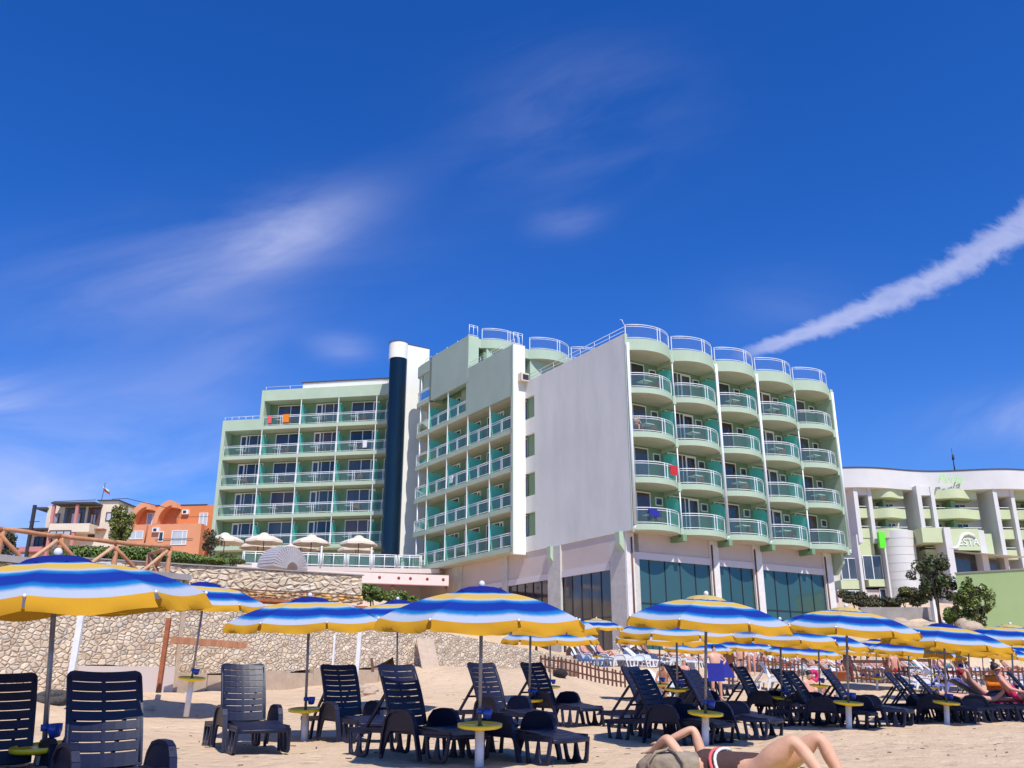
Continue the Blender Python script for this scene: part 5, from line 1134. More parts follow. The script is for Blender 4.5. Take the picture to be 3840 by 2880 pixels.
# ------------------------------------------------------------------ striped beach umbrellas
RU, NR = 1.2, 8
def canopy_z(t): return 1.60 + .31 * (1 - t ** 2.1)
def umbrella_proto(capmat):
    t = thing('beach_umbrella', 'x', 'beach umbrella')
    m = MB(); m.tube([(0, 0, .10), (0, 0, 1.90)], .021, 10); obj('pole', m.mesh('pole', 'pole'), t)
    m = MB(); m.tube([(0, 0, -.25), (0, 0, .40)], .052, 12); obj('base_sleeve', m.mesh('base_sleeve', 'sleeve'), t)
    m = MB(); m.lathe([(.05, .375), (.10, .39), (.22, .408), (.25, .418), (.255, .452), (.24, .455), (.23, .44), (.04, .435)], 28); obj('tray_table', m.mesh('tray_table', 'yellow'), t)
    m = MB(); m.tube([(0, 0, .56), (0, 0, .61)], .036, 10); m.lathe([(.0, .50), (.04, .51), (.055, .56), (.058, .61), (.05, .61)], 14, (.075, -.03, 0)); obj('clamp_cup', m.mesh('clamp_cup', 'bluep'), t)
    nt_, sub = 14, 4; vs = []; uvs = []
    for i in range(nt_ + 1):
        f = .12 + .88 * i / nt_
        for k in range(NR):
            a0, a1 = 2 * math.pi * k / NR, 2 * math.pi * (k + 1) / NR
            for j in range(sub):
                s = j / sub; x = RU * f * (math.cos(a0) * (1 - s) + math.cos(a1) * s); y = RU * f * (math.sin(a0) * (1 - s) + math.sin(a1) * s)
                z = canopy_z(f) - .035 * f * f * math.sin(math.pi * s) ; vs.append((x, y, z)); uvs.append(f)
    w = NR * sub; m = MB(); m.add(vs, [(i * w + j, (i + 1) * w + j, (i + 1) * w + (j + 1) % w, i * w + (j + 1) % w) for i in range(nt_) for j in range(w)])
    m.sm = [((j % sub) is not None) for i in range(nt_) for j in range(w)]
    me = m.mesh('canopy', 'canopy'); ul = me.uv_layers.new(name='UV')
    for lp_ in me.loops: ul.data[lp_.index].uv = (uvs[lp_.vertex_index], 0)
    # sharp seams at the ribs
    sh = me.attributes.new('sharp_edge', 'BOOLEAN', 'EDGE')
    for e in me.edges:
        a, b = e.vertices
        if a % w % sub == 0 and b % w % sub == 0 and a % w == b % w: sh.data[e.index].value = True
    c = obj('canopy', me, t)
    m = MB(); rr = random.Random(4)
    for k in range(NR):
        a0, a1 = 2 * math.pi * k / NR, 2 * math.pi * (k + 1) / NR; n = 8; o = len(m.v)
        for j in range(n + 1):
            s = .015 + .97 * j / n; x = RU * (math.cos(a0) * (1 - s) + math.cos(a1) * s); y = RU * (math.sin(a0) * (1 - s) + math.sin(a1) * s); z = canopy_z(1) - .035 * math.sin(math.pi * s)
            q = 1.0 + .012 * math.sin(s * 11 + k) + rr.uniform(-.006, .006); fl_ = 1.03 + .02 * math.sin(k * 2.1); h = .116 + .010 * math.sin(s * 9 + k * 1.7)
            m.v += [(x * 1.001, y * 1.001, z + .003), (x * fl_ * q, y * fl_ * q, z - h * .55), (x * (fl_ + .005) * (2 - q), y * (fl_ + .005) * (2 - q), z - h)]
        for j in range(n):
            for i in range(2): m.f.append([o + j * 3 + i, o + j * 3 + i + 1, o + (j + 1) * 3 + i + 1, o + (j + 1) * 3 + i]); m.m.append(0); m.sm.append(True)
    obj('valance', m.mesh('valance', 'cyel'), c)
    m = MB(); n = NR * 4; prof = [(.02, 1.965), (.14, 1.955), (.24, 1.93), (.29, 1.898)]
    for i, (r, z) in enumerate(prof):
        for j in range(n): a = 2 * math.pi * j / n; sc_ = abs(math.cos(a * NR / 2)); m.v.append((r * math.cos(a) * (1 + .02 * (i == 3)), r * math.sin(a), z - (.035 * sc_ if i == 3 else .012 * sc_ * (i > 1))))
    for i in range(3):
        for j in range(n): m.f.append([i * n + j, (i + 1) * n + j, (i + 1) * n + (j + 1) % n, i * n + (j + 1) % n]); m.m.append(0); m.sm.append(True)
    obj('vent_cap', m.mesh('vent_cap', capmat), c)
    m = MB(); m.ell((0, 0, 1.985), (.036, .036, .042), 12, 8); obj('finial', m.mesh('finial', 'sleeve'), t)
    for k in range(NR):
        a = 2 * math.pi * k / NR; d = Vector((math.cos(a), math.sin(a), 0)); m = MB()
        m.tube([tuple(d * RU * f + Vector((0, 0, canopy_z(f) - .012))) for f in (.03, .3, .5, .7, .85, 1.0)], .006, 5); m.tube([tuple(d * .03 + Vector((0, 0, 1.50))), tuple(d * RU * .5 + Vector((0, 0, canopy_z(.5) - .012)))], .005, 5)
        m.ell(tuple(d * RU * 1.005 + Vector((0, 0, canopy_z(1)))), (.014, .014, .014), 6, 5); obj('rib', m.mesh('rib', 'wmetal'), t)
    return t
UP = {'b': umbrella_proto('cblue'), 'y': umbrella_proto('ccap')}
used = set()
def umbrella(u, Y, cap, label, rot=0.0, sc=1.0, lean=(0, 0), group='striped umbrellas over the loungers', tray=None, z=None, lift=0):
    p = onground(u, Y) if z is None else z
    if cap in used: o = dup(UP[cap], p, rot, label, group, sc)
    else: used.add(cap); o = UP[cap]; o.location = p; o.rotation_euler = (0, 0, rot); o.scale = (sc,) * 3; tag(o, label, None, group)
    lx = 4.4 + lean[0]; ly = lean[1] if lean[1] else max(-3, min(4, (u - 1920) / 1300 * 3.4))
    o.rotation_euler = (Matrix.Rotation(R_(lx), 3, 'X') @ Matrix.Rotation(R_(ly), 3, 'Y') @ Matrix.Rotation(rot, 3, 'Z')).to_euler()
    if lift:
        for ch in o.children:
            if ch.name.startswith(('canopy', 'rib', 'finial')): ch.location.z = lift
            if ch.name.startswith('pole'): ch.scale.z = 1 + lift / 1.9
    if tray:
        for ch in o.children:
            if ch.name.startswith(('tray_table', 'clamp_cup')): ch.location.z = tray
            if ch.name.startswith('base_sleeve'): ch.location.z = tray
    return o
UL = [
 (150, 7.8, 'b', 'nearest striped umbrella at the left edge, its canopy cut by the frame', .30, 1.0, (0, -2.9), None),
 (696, 18.4, 'b', 'striped umbrella behind the big left one, before the stone wall corner', .1, 1.03, (0, 4.2), .30),
 (1141, 14.1, 'b', 'striped umbrella between the third and fourth lounger', .42, 1.0, (0, -.8), None),
 (1487, 19.4, 'b', 'striped umbrella half hidden left of the large central one', .2, 1.0, (0, 0), None),
 (1797, 10.75, 'b', 'large central striped umbrella between two front loungers', .36, 1.0, (0, .4), None),
 (1985, 16.8, 'b', 'striped umbrella hidden behind the large central canopy, pole right of it', .5, 1.0, (0, 1.0), None),
 (2064, 23.5, 'b', 'small striped umbrella by the left end of the picket fence', .1, 1.0, (0, 0), None),
 (2645, 13.7, 'y', 'striped umbrella with yellow cap in front of the glass hotel base', .28, 1.0, (0, 3.3), None),
 (2542, 19.2, 'b', 'lower striped umbrella directly behind the left yellow capped one', .2, 1.0, (0, 0), .1),
 (2476, 25.0, 'b', 'low striped umbrella over the standing child', .35, 1.0, (0, 0), None),
 (2934, 20.0, 'b', 'striped umbrella between the two yellow capped ones, behind', .05, 1.0, (0, 0), None),
 (3076, 24.5, 'b', 'striped umbrella behind the right yellow capped one, above the sitting man', .3, 1.0, (0, 0), .1),
 (3184, 16.9, 'y', 'striped umbrella with yellow cap right of the glass hotel base', .30, 1.0, (0, 3.7), None),
 (3552, 19.2, 'b', 'striped umbrella with blue cap in front of the boulders', .22, 1.0, (0, 4.5), None),
]
LIFT = {696: .56, 1487: .30, 1141: .10, 2645: .13, 3184: .13, 2542: .05, 2934: .07, 3552: .03, 1985: .1}
for (u, Y, c, lb, r, s, ln, tr) in UL: umbrella(u, Y, c, lb, r, s, ln, tray=tr, lift=LIFT.get(u, 0))
UF = [  # farther ones
 (2238, 41.5, 'y', 'small far umbrella on the stone bank left of the stone corner pier'), (3012, 30.5, 'b', 'far umbrella pole standing beside the man sitting on the sand'),
 (2622, 33.0, 'b', 'far umbrella above the heavy standing man'), (2790, 36.0, 'b', 'far umbrella over the white loungers right of the standing man'),
 (3140, 33.5, 'y', 'far umbrella with yellow cap peeking out right of the glass base'), (3232, 43.0, 'b', 'far umbrella over a yellow tray behind the right yellow capped one'),
 (3290, 37.0, 'b', 'far umbrella whose canopy touches the blue capped one on the left'), (3414, 28.5, 'b', 'striped umbrella behind the three right loungers'),
 (3496, 33.5, 'b', 'far umbrella second behind the blue capped one'), (3520, 40.0, 'y', 'far umbrella pole between two nearer poles at the right'),
 (3595, 37.0, 'b', 'far umbrella over the lilac towel lounger'), (3642, 27.0, 'b', 'striped umbrella just right of the blue capped one, behind'),
 (3690, 41.0, 'b', 'far umbrella over the grey rubbish in the right background'), (3736, 32.0, 'b', 'far umbrella above the orange towel'),
 (3808, 23.5, 'y', 'striped umbrella with pale cap near the right edge'), (3860, 34.0, 'b', 'far umbrella cut by the right edge of the frame'),
 (2420, 44.0, 'b', 'distant umbrella in front of the stone corner pier'), (2900, 44.0, 'b', 'distant umbrella over the low brown picket fence'), (3060, 47.0, 'y', 'distant umbrella behind the pink ring'), (3350, 46.0, 'b', 'distant umbrella over white loungers in the right crowd')]
for i, (u, Y, c, lb) in enumerate(UF): umbrella(u, Y, c, lb, i * .37 % .78, .98, (0, 0))

# ------------------------------------------------------------------ plastic loungers
def to3(vsfs, fn): return [fn(*v) for v in vsfs[0]], vsfs[1]
def lounger_proto():
    t = thing('sun_lounger', 'x', 'sun lounger')
    # deck
    def gridplate(m, xs, ys, hole, fn, th):
        nx, ny = len(xs), len(ys); idx = {}
        def V(i, j, k):
            if (i, j, k) not in idx: idx[(i, j, k)] = len(m.v); m.v.append(fn(xs[i], ys[j], th / 2 if k else -th / 2))
            return idx[(i, j, k)]
        keep = lambda i, j: 0 <= i < nx - 1 and 0 <= j < ny - 1 and not hole(i, j)
        def F(*q): m.f.append(list(q)); m.m.append(m.cur); m.sm.append(False)
        for i in range(nx - 1):
            for j in range(ny - 1):
                if not keep(i, j): continue
                F(V(i, j, 1), V(i + 1, j, 1), V(i + 1, j + 1, 1), V(i, j + 1, 1))
                F(V(i, j, 0), V(i, j + 1, 0), V(i + 1, j + 1, 0), V(i + 1, j, 0))
                if not keep(i, j - 1): F(V(i, j, 0), V(i + 1, j, 0), V(i + 1, j, 1), V(i, j, 1))
                if not keep(i, j + 1): F(V(i + 1, j + 1, 0), V(i, j + 1, 0), V(i, j + 1, 1), V(i + 1, j + 1, 1))
                if not keep(i - 1, j): F(V(i, j + 1, 0), V(i, j, 0), V(i, j, 1), V(i, j + 1, 1))
                if not keep(i + 1, j): F(V(i + 1, j, 0), V(i + 1, j + 1, 0), V(i + 1, j + 1, 1), V(i + 1, j, 1))
    XS = [-.30, -.255, -.17, -.09, -.014, .014, .09, .17, .255, .30]
    def dz(y): return .335 + .03 * math.exp(-((y + .38) / .22) ** 2) - .05 * max(0, (-.6 - y) / .35) ** 1.5
    ys = [-.93]
    for i in range(11): ys += [-.85 + i * .095, -.85 + i * .095 + .011]
    ys += [.22]
    hole = lambda i, j: j % 2 == 1 and 1 <= j <= 21 and i not in (0, 4, 8)
    m = MB(); gridplate(m, XS, ys, hole, lambda x, y, z: (x, y - .05 * (1 - (x / .3) ** 2) * max(0, (-y - .5) / .43) ** 2, dz(y) + z - .014 * (1 - (x / .3) ** 2)), .022)
    m.bar((-.315, .22, .325), (-.315, -.9, .30), .035, .06); m.bar((.315, .22, .325), (.315, -.9, .30), .035, .06)
    pts = [(-.315 + .63 * i / 10, -.905 - .055 * math.sin(math.pi * i / 10), .285 - .012) for i in range(11)]; m.tube(pts, .028, 6); obj('seat', m.mesh('seat', 'navy'), t)
    # rear frame
    m = MB()
    for s in (-1, 1): m.bar((s * .315, .22, .315), (s * .315, .93, .30), .04, .06)
    for y in (.35, .50, .65, .80): m.bar((-.30, y, .30), (.30, y, .30), .05, .02)
    m.bar((-.335, .93, .30), (.335, .93, .30), .05, .06); obj('base_frame', m.mesh('base_frame', 'navy'), t)
    # legs
    def legplate(y0, y1, flip):
        w = y1 - y0; L = lambda f: y0 + w * (1 - f if flip else f)
        out = [(L(0), .30), (L(.10), 0.03), (L(.22), 0), (L(.78), .0), (L(.90), .03), (L(1), .30)]
        def hole(a, b): 
            c = (a + b) / 2; return [(L(a - .02), .265), (L(a + .05), .09), (L(c - .05), .045), (L(c + .05), .045), (L(b - .05), .09), (L(b + .02), .265)]
        h1, h2_ = hole(.14, .45), hole(.55, .86)
        if flip: h1, h2_ = h1[::-1], h2_[::-1]; out = out[::-1]
        return plate([out, h1[::-1], h2_[::-1]], .04, .008)
    for s in (-1, 1):
        for (a, b, fl_) in ((-.92, -.50, False), (.48, .92, True)):
            vf = legplate(a, b, fl_); k = 1.0
            m = MB(); m.add(*to3(vf, lambda x, y, z: (s * (.325 + (.3 - y) * .06) + z, x, y))); obj('leg', m.mesh('leg', 'navy'), t)
        out = [(-.47, 0), (-.41, 0), (-.385, .12), (-.33, .27), (-.28, .31), (.08, .31), (.125, .26), (.20, .1), (.235, 0), (.285, 0), (.245, .18), (.20, .40), (.16, .48), (.10, .53), (0, .555), (-.16, .56), (-.25, .545), (-.31, .50), (-.35, .40), (-.41, .2)]
        m = MB(); m.add(*to3(plate([out], .035, .008), lambda x, y, z: (s * (.345 + .02 * y) + z, x, y)))
        path = [(-.44, .02), (-.385, .25), (-.33, .44), (-.28, .515), (-.2, .548), (-.05, .553), (.08, .53), (.16, .45), (.21, .28), (.25, .05)]
        m2 = [Vector((s * (.355 + .02 * b), a, b)) for a, b in path]
        for p, q in zip(m2[:-1], m2[1:]): m.bar(p, q, .062 if True else .05, .03)
        obj('armrest', m.mesh('armrest', 'navy'), t)
    # backrest, origin at its pivot
    Lb, Wb = .785, .305
    ys = [0, .04]
    for i in range(8): y = Lb - .095 - (7 - i) * .083; ys += [y, y + .0150]
    ys += [Lb - .05, Lb - .03, Lb - .012, Lb]
    XB = [-.305, -.26, -.175, -.09, -.013, .013, .09, .175, .26, .305]
    hole = lambda i, j: 2 <= j <= 16 and j % 2 == 0 and i not in (0, 4, 8)
    def bk(x, y, z):
        r = .055; k = 1
        if y > Lb - r: k = (Wb - r + math.sqrt(max(0, r * r - (y - Lb + r) ** 2))) / Wb
        return (x * k, y, z + .04 * (abs(x) / Wb) ** 2 + .03 * math.sin(y / Lb * 3.0))
    m = MB(); gridplate(m, XB, ys, hole, bk, .024)
    for s in (-1, 1): m.tube([(s * .285, y, -.0 + .03 * math.sin(y / Lb * 3.0) + .03) for y in (0.02, .2, .4, .6, .73)], .022, 6)
    b = obj('backrest', m.mesh('backrest', 'navy'), t, (0, .20, .35)); b.rotation_euler = (R_(66), 0, 0)
    m = MB()
    for s in (-1, 1): m.bar((s * .20, 0, 0), (s * .22, .34, -.42), .025, .04)
    m.bar((-.2, .16, -.2), (.2, .16, -.2), .02, .03)
    sp_ = obj('support_strut', m.mesh('support_strut', 'navy'), t, (0, .20 + .5 * math.cos(R_(66)), .35 + .5 * math.sin(R_(66)) - .02))
    return t
LP = lounger_proto(); LPused = False
def lounger(p, az, label, group='dark blue plastic sun loungers', ang=66, white=False, sc=1.0, mats=None):
    """az: heading of the foot end, degrees clockwise from +Y"""
    global LPused
    rz = R_(180 - az)
    sw = None
    if white: sw = {'navy_plastic': M['wplastic']}
    if mats: sw = {'navy_plastic': M[mats]}
    if not LPused and not white: o = LP; LPused = True; o.location = p; o.rotation_euler = (0, 0, rz); tag(o, label, None, group); o.scale = (sc,) * 3
    else: o = dup(LP, p, rz, label, group, sc, sw)
    for ch in o.children:
        if ch.name.startswith('backrest'): ch.rotation_euler = (R_(ang), 0, 0)
        if ch.name.startswith('support_strut'): 
            a = R_(ang); ch.scale = (1, 1, 1); ch.rotation_euler = (0, 0, 0); ch.location = (0, .20 + .46 * math.cos(a), .35 + .46 * math.sin(a) - .02); 
            if ang < 20: ch.location = (0, .55, .34); ch.rotation_euler = (R_(50), 0, 0); ch.scale = (1, .5, .35)
            elif ang < 55: ch.scale = (1, .5, math.sin(a) * .5 / .45 * 0.95)
    return o
def lback(u, v, Y, az, label, ang=66, **k):
    """place by the top of its back: column u at distance Y"""
    sc = k.get('sc', 1.0); a = R_(ang)
    off = (.20 + .785 * math.cos(a)) * sc
    d = Vector((-math.sin(R_(az)), -math.cos(R_(az)))) * off      # from centre to back top
    h = (.35 + .785 * math.sin(a)) * sc
    x = (u - 1920) / FPX * (Y * ct + (h + .1 - CH) * st)
    cx, cy = x - d.x, Y - d.y
    return lounger(Vector((cx, cy, gz(cx, cy) - .01)), az, label, ang=ang, **k)
LL_ = [
 (2, 7.9, 142, 'sun lounger cut off by the left edge of the frame', 68),
 (392, 7.6, 139, 'big near sun lounger right of the nearest umbrella pole at the left', 69),
 (908, 13.0, 150, 'sun lounger left of the third umbrella pole, standing alone in the sun', 69),
 (1262, 14.4, 143, 'sun lounger right of the third umbrella pole', 68),
 (1476, 11.9, 132, 'near sun lounger left of the large central umbrella', 68),
 (1795, 15.6, 136, 'sun lounger behind the central umbrella pole', 66),
 (1985, 17.4, 134, 'sun lounger behind the pole right of the central umbrella', 64),
 (2385, 14.9, 128, 'front sun lounger of the pair left of the first yellow capped umbrella', 64),
 (2352, 16.4, 128, 'rear sun lounger of the pair left of the first yellow capped umbrella', 63),
 (2575, 15.9, 126, 'sun lounger right behind the first yellow capped umbrella pole', 62),
 (2512, 19.6, 128, 'sun lounger behind the low yellow tray between the two dark pairs', 63),
 (2763, 20.6, 128, 'lone small sun lounger right of the first yellow capped umbrella', 63),
 (2902, 20.4, 126, 'rear sun lounger of the pair left of the second yellow capped umbrella', 60),
 (2948, 18.2, 124, 'front sun lounger of the pair left of the second yellow capped umbrella', 58),
 (3088, 18.6, 124, 'sun lounger behind the second yellow capped umbrella pole', 59),
 (3318, 21.5, 122, 'rear sun lounger of the pair left of the blue capped umbrella pole', 56),
 (3352, 20.6, 122, 'front sun lounger of the pair left of the blue capped umbrella pole', 55),
 (3424, 21.6, 122, 'sun lounger just left of the blue capped umbrella pole', 54),
 (3775, 21.6, 122, 'sun lounger with an orange towel person beside it near the right edge', 58),
 (3850, 20.4, 122, 'dark sun lounger cut off by the right edge of the frame', 58)]
for u, Y, az, lb, an in LL_: lback(u, 2500, Y, az, lb, an, sc=.95 if u < 600 else .985 if u < 1500 else 1.0)
fp_ = onground(1925, 11.6); lounger(fp_, 134, 'near sun lounger with its back folded flat right of the central umbrella', ang=3)
fp_ = onground(3655, 21.2); lounger(fp_, 120, 'sun lounger with its back lowered in front of the person with the red cap', ang=8)

# ------------------------------------------------------------------ people
def skin(nodes, edges, root, sub=1, mt=None, name='body'):
    me = bpy.data.meshes.new('skin'); ks = list(nodes); idx = {k: i for i, k in enumerate(ks)}
    me.from_pydata([nodes[k][0] for k in ks], [(idx[a], idx[b]) for a, b in edges], [])
    ob = bpy.data.objects.new('skin', me); COL.objects.link(ob); md = ob.modifiers.new('s', 'SKIN'); md.use_smooth_shade = True
    if not me.skin_vertices: me.attributes.new('skin', 'FLOAT', 'POINT')
    for k in ks:
        r = nodes[k][1]; sv = me.skin_vertices[0].data[idx[k]]; sv.radius = r if isinstance(r, tuple) else (r, r); sv.use_root = (k == root)
    sb = ob.modifiers.new('b', 'SUBSURF'); sb.levels = sub; sb.render_levels = sub
    dg = bpy.context.evaluated_depsgraph_get(); out = bpy.data.meshes.new_from_object(ob.evaluated_get(dg)); bpy.data.objects.remove(ob)
    out.materials.clear(); out.materials.append(M[mt] if isinstance(mt, str) else mt); out.name = name
    for p in out.polygons: p.use_smooth = True
    return out
POSES = {
 'stand': dict(pel=(0, 0, .95), wai=(0, -.01, 1.10), che=(0, 0, 1.30), nec=(0, 0, 1.47), hea=(0, -.02, 1.59), top=(0, -.01, 1.68), sL=(.17, 0, 1.40), eL=(.24, .02, 1.13), wL=(.25, -.06, .90), hL=(.25, -.08, .80), hpL=(.09, 0, .90), kL=(.11, -.02, .50), aL=(.11, .02, .09), tL=(.12, -.12, .04), sR=(-.17, 0, 1.40), eR=(-.24, .02, 1.13), wR=(-.25, -.06, .90), hR=(-.25, -.08, .80), hpR=(-.09, 0, .90), kR=(-.10, -.05, .50), aR=(-.10, .0, .09), tR=(-.11, -.14, .04)),
 'hips': dict(pel=(0, 0, .95), wai=(0, -.01, 1.10), che=(0, 0, 1.30), nec=(0, 0, 1.47), hea=(0, -.02, 1.59), top=(0, -.01, 1.68), sL=(.17, 0, 1.40), eL=(.38, .05, 1.22), wL=(.20, -.08, 1.05), hL=(.15, -.1, 1.0), hpL=(.09, 0, .90), kL=(.13, -.02, .50), aL=(.15, .02, .09), tL=(.17, -.12, .04), sR=(-.17, 0, 1.40), eR=(-.38, .05, 1.22), wR=(-.2, -.08, 1.05), hR=(-.15, -.1, 1.0), hpR=(-.09, 0, .90), kR=(-.12, -.04, .50), aR=(-.13, .0, .09), tR=(-.15, -.14, .04)),
 'recline': dict(pel=(0, .10, .48), wai=(0, .20, .60), che=(0, .33, .80), nec=(0, .40, .95), hea=(0, .42, 1.07), top=(0, .43, 1.16), sL=(.17, .38, .88), eL=(.27, .25, .66), wL=(.22, .05, .60), hL=(.18, -.03, .58), hpL=(.09, .03, .46), kL=(.11, -.36, .56), aL=(.11, -.76, .42), tL=(.12, -.84, .50), sR=(-.17, .38, .88), eR=(-.28, .22, .66), wR=(-.30, .0, .60), hR=(-.31, -.08, .60), hpR=(-.09, .03, .46), kR=(-.12, -.34, .70), aR=(-.12, -.60, .42), tR=(-.12, -.74, .40)),
 'armsup': dict(pel=(0, .10, .48), wai=(0, .20, .58), che=(0, .36, .74), nec=(0, .46, .86), hea=(0, .52, .96), top=(0, .55, 1.04), sL=(.17, .43, .80), eL=(.34, .50, 1.02), wL=(.14, .60, 1.06), hL=(.07, .60, 1.02), hpL=(.09, .03, .46), kL=(.11, -.38, .50), aL=(.11, -.78, .42), tL=(.12, -.86, .50), sR=(-.17, .43, .80), eR=(-.34, .50, 1.02), wR=(-.14, .60, 1.06), hR=(-.07, .60, 1.02), hpR=(-.09, .03, .46), kR=(-.12, -.38, .52), aR=(-.12, -.78, .42), tR=(-.12, -.87, .50)),
 'sit': dict(pel=(0, .0, .48), wai=(0, .02, .62), che=(0, -.04, .84), nec=(0, -.08, 1.0), hea=(0, -.12, 1.12), top=(0, -.12, 1.21), sL=(.17, -.05, .94), eL=(.25, -.14, .70), wL=(.17, -.32, .58), hL=(.14, -.40, .56), hpL=(.09, -.04, .46), kL=(.13, -.42, .50), aL=(.12, -.46, .09), tL=(.12, -.60, .04), sR=(-.17, -.05, .94), eR=(-.25, -.14, .70), wR=(-.19, -.34, .60), hR=(-.16, -.42, .58), hpR=(-.09, -.04, .46), kR=(-.13, -.42, .50), aR=(-.14, -.44, .09), tR=(-.15, -.58, .04)),
 'ground': dict(pel=(0, 0, .12), wai=(0, .07, .26), che=(0, .10, .48), nec=(0, .07, .64), hea=(0, .02, .76), top=(0, .02, .86), sL=(.18, .10, .58), eL=(.26, -.10, .40), wL=(.20, -.34, .42), hL=(.14, -.42, .44), hpL=(.10, -.05, .12), kL=(.20, -.40, .42), aL=(.16, -.66, .08), tL=(.17, -.80, .05), sR=(-.18, .10, .58), eR=(-.28, .26, .34), wR=(-.30, .34, .08), hR=(-.31, .36, .03), hpR=(-.10, -.05, .12), kR=(-.24, -.42, .34), aR=(-.18, -.74, .08), tR=(-.2, -.88, .06)),
 'prone': dict(pel=(0, 0, .50), wai=(0, .14, .48), che=(0, .36, .50), nec=(0, .52, .55), hea=(0, .64, .57), top=(0, .73, .57), sL=(.17, .46, .50), eL=(.33, .60, .46), wL=(.22, .78, .46), hL=(.12, .82, .46), hpL=(.09, -.06, .48), kL=(.10, -.48, .46), aL=(.10, -.86, .46), tL=(.10, -.98, .42), sR=(-.17, .46, .50), eR=(-.33, .60, .46), wR=(-.22, .78, .46), hR=(-.12, .82, .46), hpR=(-.09, -.06, .48), kR=(-.11, -.48, .46), aR=(-.13, -.70, .66), tR=(-.13, -.66, .80)),
}
RAD = dict(pel=(.155, .115), wai=(.135, .10), che=(.165, .115), nec=.052, hea=(.078, .09), top=(.062, .07), s=.060, e=.042, w=.028, h=(.036, .026), hp=.090, k=.060, a=.040, t=.034)
BE = [('pel', 'wai'), ('wai', 'che'), ('che', 'nec'), ('nec', 'hea'), ('hea', 'top')] + [(a + s, b + s) for s in 'LR' for a, b in (('s', 'e'), ('e', 'w'), ('w', 'h'), ('hp', 'k'), ('k', 'a'), ('a', 't'))] + [('che', 'sL'), ('che', 'sR'), ('pel', 'hpL'), ('pel', 'hpR')]
def person_mesh(pose, mt, fat=1.0):
    P_ = POSES[pose]; nd = {}
    for k, p in P_.items():
        b = k if k in RAD else k[:-1]; r = RAD[b]
        f = fat if b in ('pel', 'wai', 'che', 'hp') else 1
        nd[k] = (p, tuple(q * f for q in r) if isinstance(r, tuple) else r * f)
    return skin(nd, BE, 'pel', 1, mt)
def swim_mesh(pose, mt, kind, fat=1.0):
    P_ = {k: Vector(v) for k, v in POSES[pose].items()}; nd = {}; ed = []
    e_ = 1.10 * fat
    if kind in ('trunks', 'bikini', 'suit'):
        f = .45 if kind == 'trunks' else .12
        nd['pel'] = (P_['pel'], (.158 * e_, .120 * e_))
        nd['w'] = (P_['pel'].lerp(P_['wai'], .45), (.145 * e_, .11 * e_))
        for s in 'LR': nd['hp' + s] = (P_['hp' + s], .094 * e_); nd['k' + s] = (P_['hp' + s].lerp(P_['k' + s], f), .082 * e_ if kind == 'trunks' else .088 * e_); ed += [('pel', 'hp' + s), ('hp' + s, 'k' + s)]
        ed.append(('pel', 'w'))
        if kind == 'suit': nd['che'] = (P_['che'], (.172 * e_, .125 * e_)); nd['w'] = (P_['wai'], (.142 * e_, .108 * e_)); ed.append(('w', 'che'))
    return skin(nd, ed, 'pel', 1, mt, 'swimwear')
def top_mesh(pose, mt):
    P_ = {k: Vector(v) for k, v in POSES[pose].items()}; a = P_['wai'].lerp(P_['che'], .62); b = P_['wai'].lerp(P_['che'], 1.05)
    return skin({'a': (a, (.165, .122)), 'b': (b, (.178, .13))}, [('a', 'b')], 'a', 1, mt, 'bikini_top')
def hair_mesh(pose, mt, long=False):
    P_ = POSES[pose]; h = Vector(P_['hea']); t = Vector(P_['top']); n = Vector(P_['nec']); up = (t - h).normalized(); m = MB()
    fw = Vector((0, -1, 0)); fw = (fw - up * fw.dot(up)).normalized(); c = h.lerp(t, .55) - fw * .022
    m.ell(tuple(c), (.088, .094, .088), 12, 8)
    if long: m.ell(tuple(h - fw * .06 - up * .07), (.075, .05, .14), 10, 6)
    return m.mesh('hair', mt)
def face_mesh(pose):
    P_ = POSES[pose]; h = Vector(P_['hea']); t = Vector(P_['top']); up = (t - h).normalized(); fw = Vector((0, -1, 0)); fw = (fw - up * fw.dot(up)).normalized(); m = MB()
    m.ell(tuple(h + fw * .088 + up * .012), (.010, .016, .022), 6, 5)
    return m
PC = {}
def person(p, az, pose, label, sk='skin', kind='trunks', sw='blue', hair='hairb', fat=1.0, long=False, bikini=None, sc=1.0, group='bathers on the beach', tilt=0):
    t = thing('person', label, 'person', p, R_(180 - az), group); t.scale = (sc,) * 3
    def g(k, f):
        if k not in PC: PC[k] = f()
        return PC[k]
    obj('body', g(('b', pose, sk, fat), lambda: person_mesh(pose, sk, fat)), t)
    obj('hair', g(('h', pose, hair, long), lambda: hair_mesh(pose, hair, long)), t)
    if sw: obj('swimwear', g(('s', pose, sw, kind, fat), lambda: swim_mesh(pose, sw, kind, fat)), t)
    if bikini: obj('bikini_top', g(('t', pose, bikini), lambda: top_mesh(pose, bikini)), t)
    return t
# ------------------------------------------------------------------ the beach crowd
def at(u, Y, dz=0): return onground(u, Y, dz)
skins = ['skin', 'skin2', 'skin3']; fabs = ['blue', 'red', 'black', 'turq', 'coral', 'whitec', 'magenta', 'orangec', 'lilac']
rnd = random.Random(11)
white_n = 0
def wl(u, Y, az, label, ang=50): return lounger(at(u, Y), az, label, group='white plastic loungers on the upper beach', ang=ang, white=True, sc=1.0)
def on_lounger(u, Y, az, pose, label, **k): return person(at(u, Y), az, pose, label, **k)
